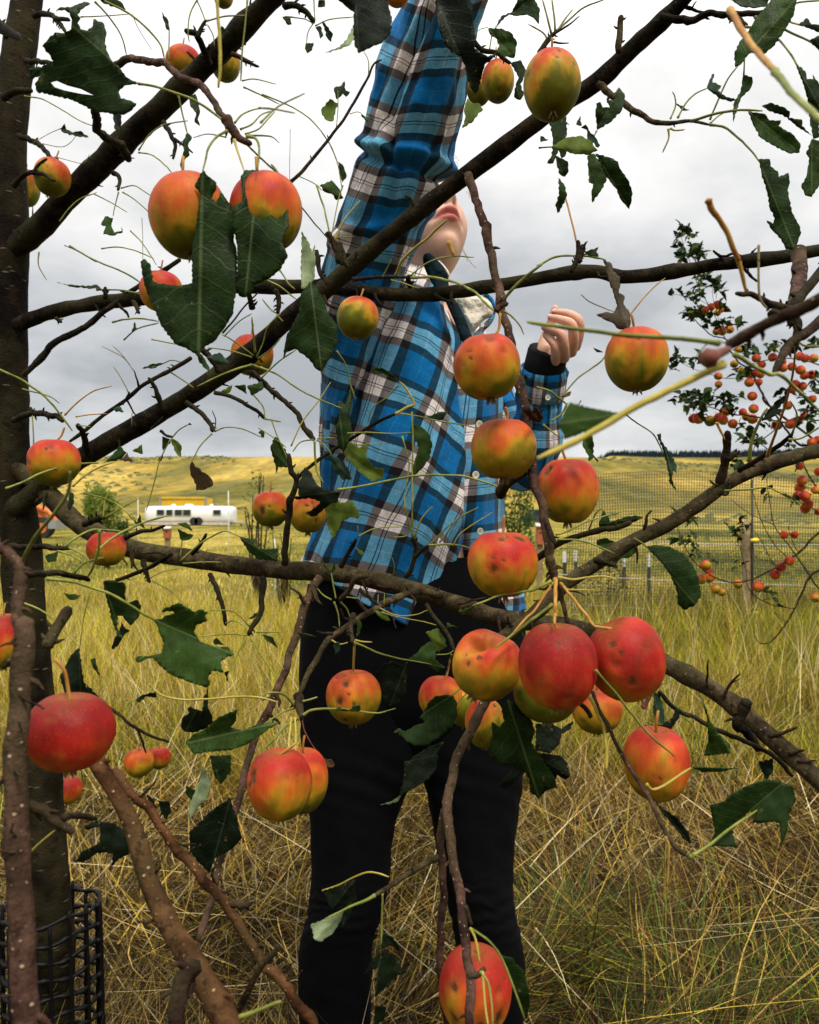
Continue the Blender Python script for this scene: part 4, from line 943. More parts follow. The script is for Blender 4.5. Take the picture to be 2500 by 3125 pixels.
ST = """
g 15>18 .60>.60 A 855,518 950,535 1080,575 1200,620 1310,690 1410,765
g 12>8 .60>.62 A 1455,760 1500,710 1570,680 1650,668 1725,680
g 12>9 .60>.62 A 1490,800 1560,770 1620,710 1690,685
g 12>9 .60>.62 A 1520,830 1600,800 1650,750 1705,690
g 18>12 .59>.57 A 1410,810 1340,850 1290,920 1270,1000 1255,1060
g 20>14 .59>.57 A 1530,845 1590,860 1605,930 1595,1050
y 18>10 .59>.57 A 1450,870 1480,960 1512,1060
g 14>9 .60>.80 A 1490,850 1560,925 1650,1010 1730,1080 B 60,1020 160,1150 250,1290 340,1400 420,1490
g 9>6 .60>.60 A 1400,850 1290,830 1200,852
g 14>7 .60>.6 A 1540,840 1640,840 1690,850 1730,885
g 12>8 .75>.78 A 590,10 680,110 750,220 785,345
g 14>12 .72>.74 A 650,10 760,60 850,120 940,210 1000,290 1020,370
g 8>6 .95>.95 A 500,105 620,100 800,88
s 6>4 .95>.95 A 820,90 860,180 940,310
g 9>7 .74>.75 A 1045,370 1048,200 1040,140
y 20>24 .46>.46 A 1342,-10 1360,200 1366,400 1350,545
g 11>12 .66>.66 A 1532,-10 1520,150 1500,330 1492,500
g 10>10 1.0>1.0 A 1280,130 1400,100 1520,98
g 9>8 1.0>1.0 A 1225,-5 1180,80 1165,200 1172,260
g 8>8 1.0>1.0 A 1220,0 1250,70 1272,130
s 8>7 1.0>1.0 A 1290,160 1320,220 1328,285
g 9>9 1.06>1.06 A 860,930 920,840 1000,780 1080,760 1165,748
g 9>9 1.06>1.0 A 860,945 940,960 1020,1020 1085,1095
g 12>10 .7>.7 A 1105,590 1130,700 1160,825
g 8>7 1.1>1.1 A 150,595 250,610 330,650 400,690 500,750 590,785
s 5>4 1.2>1.2 A 380,795 300,830 200,890
g 5>4 1.2>1.2 A 260,890 380,910 440,880 480,830
g 5>4 1.2>1.2 A 340,970 450,1000 520,1010 555,955
g 8>7 1.05>1.05 A 750,1165 830,1150 900,1190 965,1232
g 8>6 1.05>1.05 A 760,1190 840,1240 940,1330
g 8>6 1.05>1.05 A 735,1190 712,1280 700,1340
g 8>6 1.08>1.08 A 580,1200 680,1250 790,1315
g 9>8 1.1>1.1 A 370,1370 430,1290 500,1230 600,1192
g 10>12 1.05>1.05 D 430,0 530,60 660,120 780,170 890,240
s 6>8 1.05>1.05 A 400,1520 480,1555 600,1624
s 8>8 1.05>1.0 A 808,1430 870,1490 920,1560 970,1640
g 8>9 1.05>1.0 A 630,1540 720,1530 830,1550 950,1600
s 4>4 1.1>1.1 A 880,1350 885,1480 885,1624
g 10>8 1.0>1.05 A 1510,540 1620,590 1730,645
g 8>7 1.05>1.05 A 1500,500 1580,490 1710,522
g 9>9 .98>.95 B 0,585 160,650 300,740 400,860 450,960 480,1060 495,1180
g 7>6 .95>.95 B 660,470 660,380 630,320
g 6>6 .95>.95 B 460,790 470,680 470,560
g 5>5 .95>.95 B 545,705 600,695 655,745
s 4>4 1.1>1.1 B 175,800 172,960 170,1130
g 6>7 .94>.92 B 235,1095 330,1140 370,1180
g 12>12 .9>.88 B 340,1150 380,1280 410,1400 425,1490
g 8>8 .9>.88 B 500,1150 470,1250 430,1460
y 12>8 .88>.88 B 450,1490 510,1360 605,1242
g 6>6 .88>.88 B 460,1472 570,1465
s 12>12 .42>.42 B -20,668 80,678 205,700
g 14>12 .42>.44 B -10,760 100,660 265,578
g 8>7 1.0>1.0 B 320,-5 325,80 330,130
g 8>7 1.0>1.0 B 175,105 260,118 310,140
g 8>7 1.0>1.0 B 330,160 420,120 570,105
g 7>7 1.0>1.0 B 320,140 285,200 275,270
g 8>8 .8>.8 B 1408,310 1430,200 1480,130
g 5>5 .8>.8 B 1310,220 1350,182 1400,170
g 14>12 .74>.74 C 65,205 40,100 12,-5
g 14>12 .74>.74 C 90,195 85,100 68,-5
g 13>11 .74>.74 C 95,195 180,120 270,45 400,-5
t 14>7 .74>.74 C 100,200 180,150 242,98
t 14>7 .74>.74 C 80,262 130,268 178,266
g 12>10 .74>.74 C 45,245 10,200 B 1650,150
s 14>8 .74>.74 C 105,190 150,120 200,58
o 40>44 .38>.31 C 1178,60 1250,200 1310,285 1400,385 1450,445
g 44>50 .31>.26 C 1450,445 1530,550 1620,640 1740,750
g 12>10 .79>.78 C 1050,740 1100,620 1160,490 1225,405
g 9>8 .80>.78 C 1258,470 1266,300 1262,190
g 12>9 .78>.78 C 850,730 900,640 960,580 1035,545
g 11>8 .78>.78 C 805,735 835,660 830,600 815,568
g 14>10 .78>.78 C 792,800 792,860 755,945
y 12>12 .78>.78 C 805,795 830,808 890,805
g 18>14 .78>.74 C 930,752 1060,710 1200,685 1290,682 1375,686
g 10>8 .78>.78 C 1050,765 1100,720 1150,690
g 16>12 .78>.74 C 1050,772 1140,790 1230,860 1300,930 1352,1000
g 10>8 .74>.74 C 348,810 330,845
g 10>10 .76>.76 C -10,916 80,910
o 10>14 .92>.9 C 140,1165 160,1250 200,1400 225,1515
g 14>16 .92>.92 C -20,1650 100,1590 270,1585 390,1605
g 16>14 .76>.72 C 1330,105 1480,170 1600,225 1740,290
y 13>11 .76>.72 C 1420,120 1520,130 1630,162
g 15>12 .78>.72 C 1270,165 1380,180 1470,240 1555,345 1600,430
g 12>12 .78>.74 C 1475,50 1600,15 1740,3
o 40>30 .40>.42 C 1040,1240 1060,1300 1110,1380 1170,1480 1225,1610 F 1200,30 1240,150 1275,290
s 15>17 .50>.50 C 1350,1520 1350,1620 F 1350,10 1350,200 1362,330 1405,395
g 28>22 .36>.42 F 1200,675 1400,790 1480,800 1600,900 1740,1040
r 90>46 .29>.30 F 1040,700 1100,670 1170,640
g 34>26 .31>.34 F 1110,602 950,585 800,572 500,550 250,520 -10,482 E 1640,470
y 46>48 .30>.27 F 1130,735 900,840 600,990 400,1110 200,1220 -20,1320
s 10>7 .34>.34 F 1150,600 1060,590 1000,640 965,688
o 10>8 .70>.70 F 545,440 600,370 650,310 720,240 772,200
s 7>9 .70>.70 F 253,305 300,345 380,380 455,408
g 11>11 .72>.70 F 450,555 420,640 380,710 300,770 230,820 160,900 125,950
s 10>9 .70>.74 F 520,1040 600,1100 700,1170 760,1285
g 12>14 .64>.66 F -20,875 60,900 110,940 160,980
g 14>14 .66>.66 F 70,1085 130,1040 165,975
g 12>10 .66>.66 F 15,1108 80,1160 110,1180
o 18>14 .78>.78 F 1092,1098 1115,1150 1142,1205
g 24>16 .76>.74 F 1292,1335 1310,1200 1370,1060 1405,1005
g 14>12 .72>.70 F 1540,1200 1620,1190 1740,1115
o 20>14 .74>.56 F 1405,1300 1440,1200 1510,1000 1560,800 1580,620
g 14>10 .72>.70 F 1560,1160 1590,1050 1545,960
g 14>16 .56>.54 F 1600,595 1640,620 1740,625
g 12>9 .84>.80 F 1140,1518 1300,1508 1400,1498 1500,1540 1600,1610
g 14>12 .78>.78 I 580,290 620,315 665,350
g 12>9 .64>.66 I 95,268 160,250 280,190 400,150 500,128
g 12>10 .64>.66 I 105,298 220,300 330,330 460,385
g 9>8 .66>.66 I 120,355 200,348 265,370
p 12>8 .70>.68 I 300,235 340,140 385,98
o 26>22 .61>.52 I 92,545 92,700 86,820
o 20>20 .61>.54 I 125,570 200,660 270,750 345,845
y 18>12 .61>.62 I 110,530 200,545 300,530 400,528 475,548
y 18>8 .61>.60 I 145,590 170,608 250,610 362,612
o 14>18 .61>.57 I 70,575 20,650 -40,740 H 1640,780 1560,870
g 20>18 .61>.56 I 70,700 -20,770 H 1660,800 1560,880 1450,965
g 20>12 .61>.60 I 65,555 -40,610 H 1620,620 1480,640 1380,680 1305,705
g 7>7 .7>.7 I 170,780 215,760 260,790 290,825
g 18>14 .52>.56 I 340,1110 420,1200 500,1290 600,1420 700,1530 830,1640
y 22>20 .60>.54 I 305,1265 350,1370 390,1470 410,1624 L 408,40
o 18>12 .52>.52 L 775,465 795,520 790,660 782,765
g 22>16 .52>.54 L 925,590 1040,520 1150,430 1250,360 1340,300
g 13>9 .52>.53 L 940,570 1050,620 1150,660
y 18>18 .55>.56 L 655,140 690,172 760,150 850,90 930,38
g 10>9 .68>.70 I 740,1190 780,1185 825,1158
r 34>20 .66>.66 I 640,1335 665,1290 695,1245
g 9>8 .72>.72 I 1195,1515 1270,1570 1320,1640
g 9>9 .70>.70 I 885,1390 960,1480 995,1640
g 14>10 .78>.80 R 400,890 520,940 640,980 740,1000 900,1030
g 10>9 .80>.80 R 1040,1230 1075,1200 1115,1172
g 10>9 .80>.80 R 1058,1300 1100,1250 1142,1208
g 20>10 .70>.68 R 60,1360 110,1330 200,1322 300,1322 400,1335 540,1350 662,1320
g 14>12 .70>.70 R 55,1272 100,1260 148,1245
g 16>12 .74>.70 H 245,1395 180,1300 120,1250 30,1250 -10,1290
g 16>12 .74>.70 H 250,1400 150,1450 70,1540 -10,1610
g 14>10 .74>.70 H 200,1340 120,1370 0,1450
y 12>12 .66>.62 H 182,1400 170,1500 165,1600
y 12>12 .66>.62 H 205,1400 208,1500 208,1620
r 9>8 .74>.74 H 245,1410 270,1500 350,1630
g 9>9 .62>.62 R 240,605 185,570 150,530
g 12>9 .62>.62 R 258,620 285,700 295,785
g 10>8 .62>.62 R 300,620 340,660 365,720
g 10>9 .62>.62 R 268,595 255,520 240,430
g 10>9 .62>.62 R 290,600 340,588 412,595
y 8>7 .78>.78 R 560,660 620,690 700,710 800,702 872,672
y 8>7 .78>.78 R 575,690 700,722 850,750 932,772
g 7>7 .78>.78 R 545,630 550,570
g 7>7 .78>.78 R 588,630 590,560
g 8>8 .8>.8 R 1050,935 1005,962 928,966
y 12>9 .76>.76 R 245,870 300,895 350,885
y 14>10 .76>.76 R 398,872 440,880 508,884
y 14>13 .76>.78 R 396,880 390,980 383,1075
g 9>9 .8>.92 R 1030,965 1012,1040 990,1110
g 14>10 .85>.83 R 778,190 750,100 728,-20
g 14>12 .85>.84 R 782,190 776,100 770,-60
g 12>12 .85>.84 R 790,190 830,80 905,-10
g 6>6 .85>.84 R 745,182 700,190 650,190
g 14>9 .84>.82 R 885,245 1000,240 1100,250 1170,275
g 10>9 .84>.82 R 895,235 960,170 1020,110 1105,45
g 10>9 .84>.82 R 955,225 1020,140 1090,60 1210,-5
y 10>9 .80>.78 R 1040,250 1100,160 1300,30
g 9>9 .86>.85 R 415,190 500,145 600,125 710,125
g 9>9 .86>.85 R 415,195 413,120
g 7>7 .86>.85 R 650,435 655,380 640,325
g 10>9 .92>.92 E 320,1200 240,1215 190,1275
g 13>14 .93>.93 E 325,1215 330,1300 340,1400 380,1470
g 10>9 .93>.92 E 340,1205 380,1230 430,1290
g 9>8 .93>.92 E 345,1195 450,1190
g 9>9 .90>.92 E 462,652 520,740 545,850 582,962
g 12>10 .94>.92 E -10,755 100,800 230,890 350,950 490,1005
g 10>10 .94>.92 E -10,825 100,720 210,645
y 9>8 .94>.94 E 180,1240 250,1090 350,960 425,845
g 7>7 .95>.95 E -20,1130 60,1180 150,1250
g 8>8 .95>.95 E 55,1075 100,1190 170,1350
g 9>8 .90>.92 E 845,865 770,940 690,1000 658,1085
g 10>9 .90>.90 E 860,1040 980,1060 1090,1085 1250,1110 1325,1130
g 9>9 .90>.90 E 530,1162 650,1155 800,1165 940,1155 1035,1150
g 6>6 .90>.90 E 585,1235 700,1225 800,1225
g 15>14 .84>.84 E 470,1512 620,1490 800,1450 950,1425 1100,1420 1250,1430 1400,1470 1465,1492
g 10>10 .88>.86 E 928,1030 935,1200 930,1400 935,1620
g 9>9 .88>.86 E 868,1180 910,1350 890,1500 880,1640
y 16>18 .84>.78 E 828,182 870,90 950,10 B 1020,1480 1080,1420 1148,1362
g 10>9 .90>.88 E 918,188 1000,120 1090,80 1200,65 1312,72
g 17>17 .90>.66 E 925,198 1050,195 1150,215 1230,240 1320,290 1400,370 1455,415
g 22>18 .80>.78 E 1500,325 1580,240 1660,170 1740,112
g 14>8 .66>.66 E 1500,405 1560,450 1600,500 1622,552
bp 46>30 .66>.66 E 1450,395 1480,372 1520,360
o 34>26 .5>.5 E 1160,-20 1190,60
g 9>9 .9>.88 E 748,192 775,140 800,88
g 8>8 .9>.88 E 800,212 900,240 972,266
g 12>10 .98>.98 E 30,212 120,260 212,332
g 11>10 .98>.98 E 110,150 160,230 205,270
g 10>9 .98>.98 E 100,420 60,400 0,330
g 9>9 .98>.98 E 100,425 50,480 0,525
g 8>8 .98>.98 E 95,430 130,470
g 10>8 .98>.96 D 1570,680 1450,590 1370,548
g 10>8 .98>.96 D 1560,690 1430,650 1290,630
g 15>12 .98>.96 D 1582,660 1570,560 1560,440
g 13>10 .98>.96 D 1570,740 1680,780 1740,805
g 16>12 .98>.96 D 1560,738 1450,770 1350,810 1220,872
g 9>8 .98>.96 D 1600,700 1680,640 1740,570
g 9>8 .98>.96 D 1590,690 1630,600 1660,500 1740,420
g 8>8 .98>.96 D 1390,560 1480,470 1560,420
g 15>13 1.02>1.05 D -10,765 130,830 250,910 330,990 400,1080 450,1145
g 9>8 1.05>1.05 D 140,888 300,930 370,975
o 11>8 1.05>1.05 D 400,1050 480,970 580,900 695,868
g 9>8 1.05>1.05 D 210,1240 205,1120 200,1050
o 9>8 1.05>1.05 D 470,1060 560,1045 665,1040
g 8>8 1.05>1.05 D 470,1110 560,1120
g 14>14 .70>.95 D 40,1502 150,1460 250,1410 380,1370 500,1350 610,1345
y 14>12 .96>.97 D 450,1490 530,1420 620,1370 705,1340
g 8>7 1.02>1.0 D 1330,1150 1335,1080 1315,1018
g 9>8 1.02>1.0 D 1332,1150 1400,1125 1500,1135 1625,1188
g 9>9 1.02>1.0 D 1312,1165 1240,1240 1190,1335
g 9>8 1.05>1.05 D 1068,1185 1110,1140 1165,1108
g 8>8 1.05>1.05 D 1055,1200 990,1330 960,1450 908,1640
g 12>10 1.15>1.12 D 600,272 750,275 895,305
g 12>11 .66>.6 D 700,472 780,455 880,452 985,468
g 9>9 .66>.6 D 768,582 850,515 985,478
g 9>8 .7>.7 D 940,580 1040,600 1120,615
g 8>8 1.0>1.0 D 945,755 1010,730 1060,710 1120,720
s 6>6 1.08>1.08 D 830,775 760,690 630,622
s 6>6 1.08>1.08 D 825,770 760,680 698,618
s 7>6 1.08>1.08 D 798,910 740,800 702,748
g 5>5 1.05>1.05 D 820,1035 815,1115
g 9>8 1.0>1.0 D 1060,785 1130,830 1200,880
s 9>7 1.1>1.1 D 242,40 240,120 290,212
g 9>9 .97>.96 D 1570,920 1630,1000 1640,1070
g 12>10 .98>.97 D 1640,1072 1740,1090
g 20>18 .52>.54 G 290,540 450,560 560,590 700,640 860,740 950,790
g 16>13 .62>.66 G 400,340 480,280 560,240 620,235 750,248
g 18>15 .60>.62 G 618,240 612,350 575,470 540,535
g 16>14 .62>.72 G 600,370 680,300 780,240 900,190 1045,148
g 12>11 .62>.62 G 460,505 530,440 645,410
g 12>11 .64>.62 G 430,350 520,395 565,445
g 12>10 .64>.62 G 360,368 450,400 540,450
g 24>24 .42>.36 G 122,470 200,310 300,180 380,80 425,-10 D 435,1400
g 11>10 .9>.85 G 525,12 640,40 740,90 850,190
g 9>9 .95>.95 G 640,165 740,110 865,40
y 9>9 .95>.95 G 640,160 650,60 680,-10
g 9>8 .92>.92 G 1130,300 1115,410
g 13>10 .92>.90 G 1120,430 1230,330 1330,270 1400,245 1485,280
g 8>7 .96>.94 G 945,555 1060,620 1165,722
g 8>7 .95>.95 G 1135,446 1250,437 1375,437
g 7>6 .98>.98 G 900,555 1000,500 1110,478
g 9>8 .9>.88 G 1540,890 1400,885 1228,900
g 9>8 .9>.88 G 1590,872 1740,872
g 9>8 .9>.88 G 1558,915 1640,1050 1740,1185
g 9>8 .9>.88 G 1522,910 1450,1050 1405,1160
g 9>8 .9>.88 G 1545,835 1450,745 1300,735
g 9>8 .9>.88 G 1400,815 1460,800 1530,850
y 13>14 .66>.64 G 960,1232 1020,1270 1150,1290 1300,1285 1450,1270 1600,1275 1720,1302
g 8>8 .7>.7 G 778,1352 800,1310 845,1288
g 12>10 .62>.60 G 148,690 280,750 400,860 490,960
g 8>7 .9>.9 G 560,620 520,780 495,970
y 16>14 .5>.5 J 180,570 250,500 340,425
g 30>24 .38>.37 J 1490,1580 1600,1540 1740,1485
y 12>12 .6>.58 K 375,800 480,760 560,720 650,685 720,690 785,712
g 22>12 .55>.54 K 700,825 640,860 560,890 480,930 390,972
g 14>12 .58>.58 K 745,815 745,900 740,1060 735,1190
y 16>14 .50>.49 K 1290,1030 1325,1110 1350,1250
g 15>15 .50>.49 K 1290,1032 1380,1090 1450,1160 1500,1250 1560,1400 1625,1590
g 16>14 .465>.455 K 1350,1300 1400,1370 1420,1480 1430,1640
y 16>14 .465>.455 K 1365,1300 1382,1500 1400,1640
g 8>6 .9>.9 F 250,960 240,975 235,990
"""
for ln in ST.strip().splitlines():
    if ln.startswith('p '): ln = 'y ' + ln[2:]
    limb(ln)

# ------------------------------------------------------------------ leaves
def leaf(kind, depth, spec, hole=None, label=None, curl=.34, jag=2.2, parent=None, tip=None):
    pts, k = parse(spec); pts = np.array(pts)
    r = np.random.default_rng(hash_(spec) % 99999)
    n = len(pts)
    base = pts[0]; ti = int(np.argmax(np.linalg.norm(pts - base, axis=1))) if tip is None else tip
    ax = pts[ti] - base; L = np.linalg.norm(ax); ax = ax / L; pr = np.array((-ax[1], ax[0]))
    # serrate the outline
    out_ = []
    for i in range(n):
        a, b_ = pts[i], pts[(i + 1) % n]; d = b_ - a; dl = np.linalg.norm(d); nn = max(1, int(dl / 7.5))
        nrm = np.array((d[1], -d[0])) / (dl + 1e-6)
        for j in range(nn):
            t = j / nn; p = a + d * t
            if j: p = p + nrm * ((1 if j % 2 else -1) * jag * .5 + r.normal(0, jag * .35))
            out_.append(p)
    out_ = np.array(out_)
    pl = [Vector((p[0], p[1])) for p in out_]; faces = [list(range(len(pl)))]; 
    # interior points
    x0, y0 = out_.min(0); x1, y1 = out_.max(0); stp = max(5.0, max(x1 - x0, y1 - y0) / 22)
    def inside(P_, x, y):
        c = False; m_ = len(P_); j = m_ - 1
        for i in range(m_):
            if (P_[i][1] > y) != (P_[j][1] > y) and x < (P_[j][0] - P_[i][0]) * (y - P_[i][1]) / (P_[j][1] - P_[i][1]) + P_[i][0]: c = not c
            j = i
        return c
    hp = None
    if hole: hp = np.array(parse(hole)[0])
    edges = [(i, (i + 1) % len(pl)) for i in range(len(pl))]
    if hp is not None:
        o = len(pl); pl += [Vector(tuple(p)) for p in hp]; edges += [(o + i, o + (i + 1) % len(hp)) for i in range(len(hp))]
    for x in np.arange(x0, x1, stp):
        for y in np.arange(y0, y1, stp):
            if inside(out_, x, y): pl.append(Vector((x + r.uniform(-1, 1), y + r.uniform(-1, 1))))
    vv, ee, ff, _, _, _ = delaunay_2d_cdt(pl, edges, [], 0, 1e-3)
    V2 = np.array([(v.x, v.y) for v in vv]); keep = []
    for f in ff:
        c = V2[list(f)].mean(0)
        if inside(out_, *c) and not (hp is not None and inside(hp, *c)): keep.append(tuple(f))
    rel = V2 - base; v = rel @ ax / L; u = rel @ pr / L
    # keep the blade bending, cupping along its midrib and rippling at the margin
    real = L / F * depth
    s1, s2 = r.choice((-1, 1)), r.uniform(-.16, .16)
    Y = depth + real * (s1 * curl * np.abs(u) + s2 * (v - .4) + r.uniform(-.2, .2) * (v - .5) ** 2 * 2 + .055 * sn1(np.stack([u * 2.4, v * 2.4, v * 0 + r.uniform(0, 9)], -1)))
    V3 = np.array([Pt(p[0], p[1], y) for p, y in zip(V2, Y)])
    # thickness: back sheet
    nv = len(V3); th = .00035
    Vb = V3 + np.array((0, th, 0))
    fs = list(keep) + [tuple(i + nv for i in reversed(f)) for f in keep]
    ec = {}
    for f in keep:
        for i in range(len(f)):
            e = (f[i], f[(i + 1) % len(f)]); ec[e] = ec.get(e, 0) + 1
    for (a, b_) in ec:
        if (b_, a) not in ec: fs.append((b_, a, a + nv, b_ + nv))
    V = np.vstack([V3, Vb]); uv = np.stack([u, v], -1); uv = np.vstack([uv, uv])
    o = part('leaf', parent or TREE, V, fs, LM[kind], uv=uv, smooth=True)
    if label: o['label'] = label
    return o
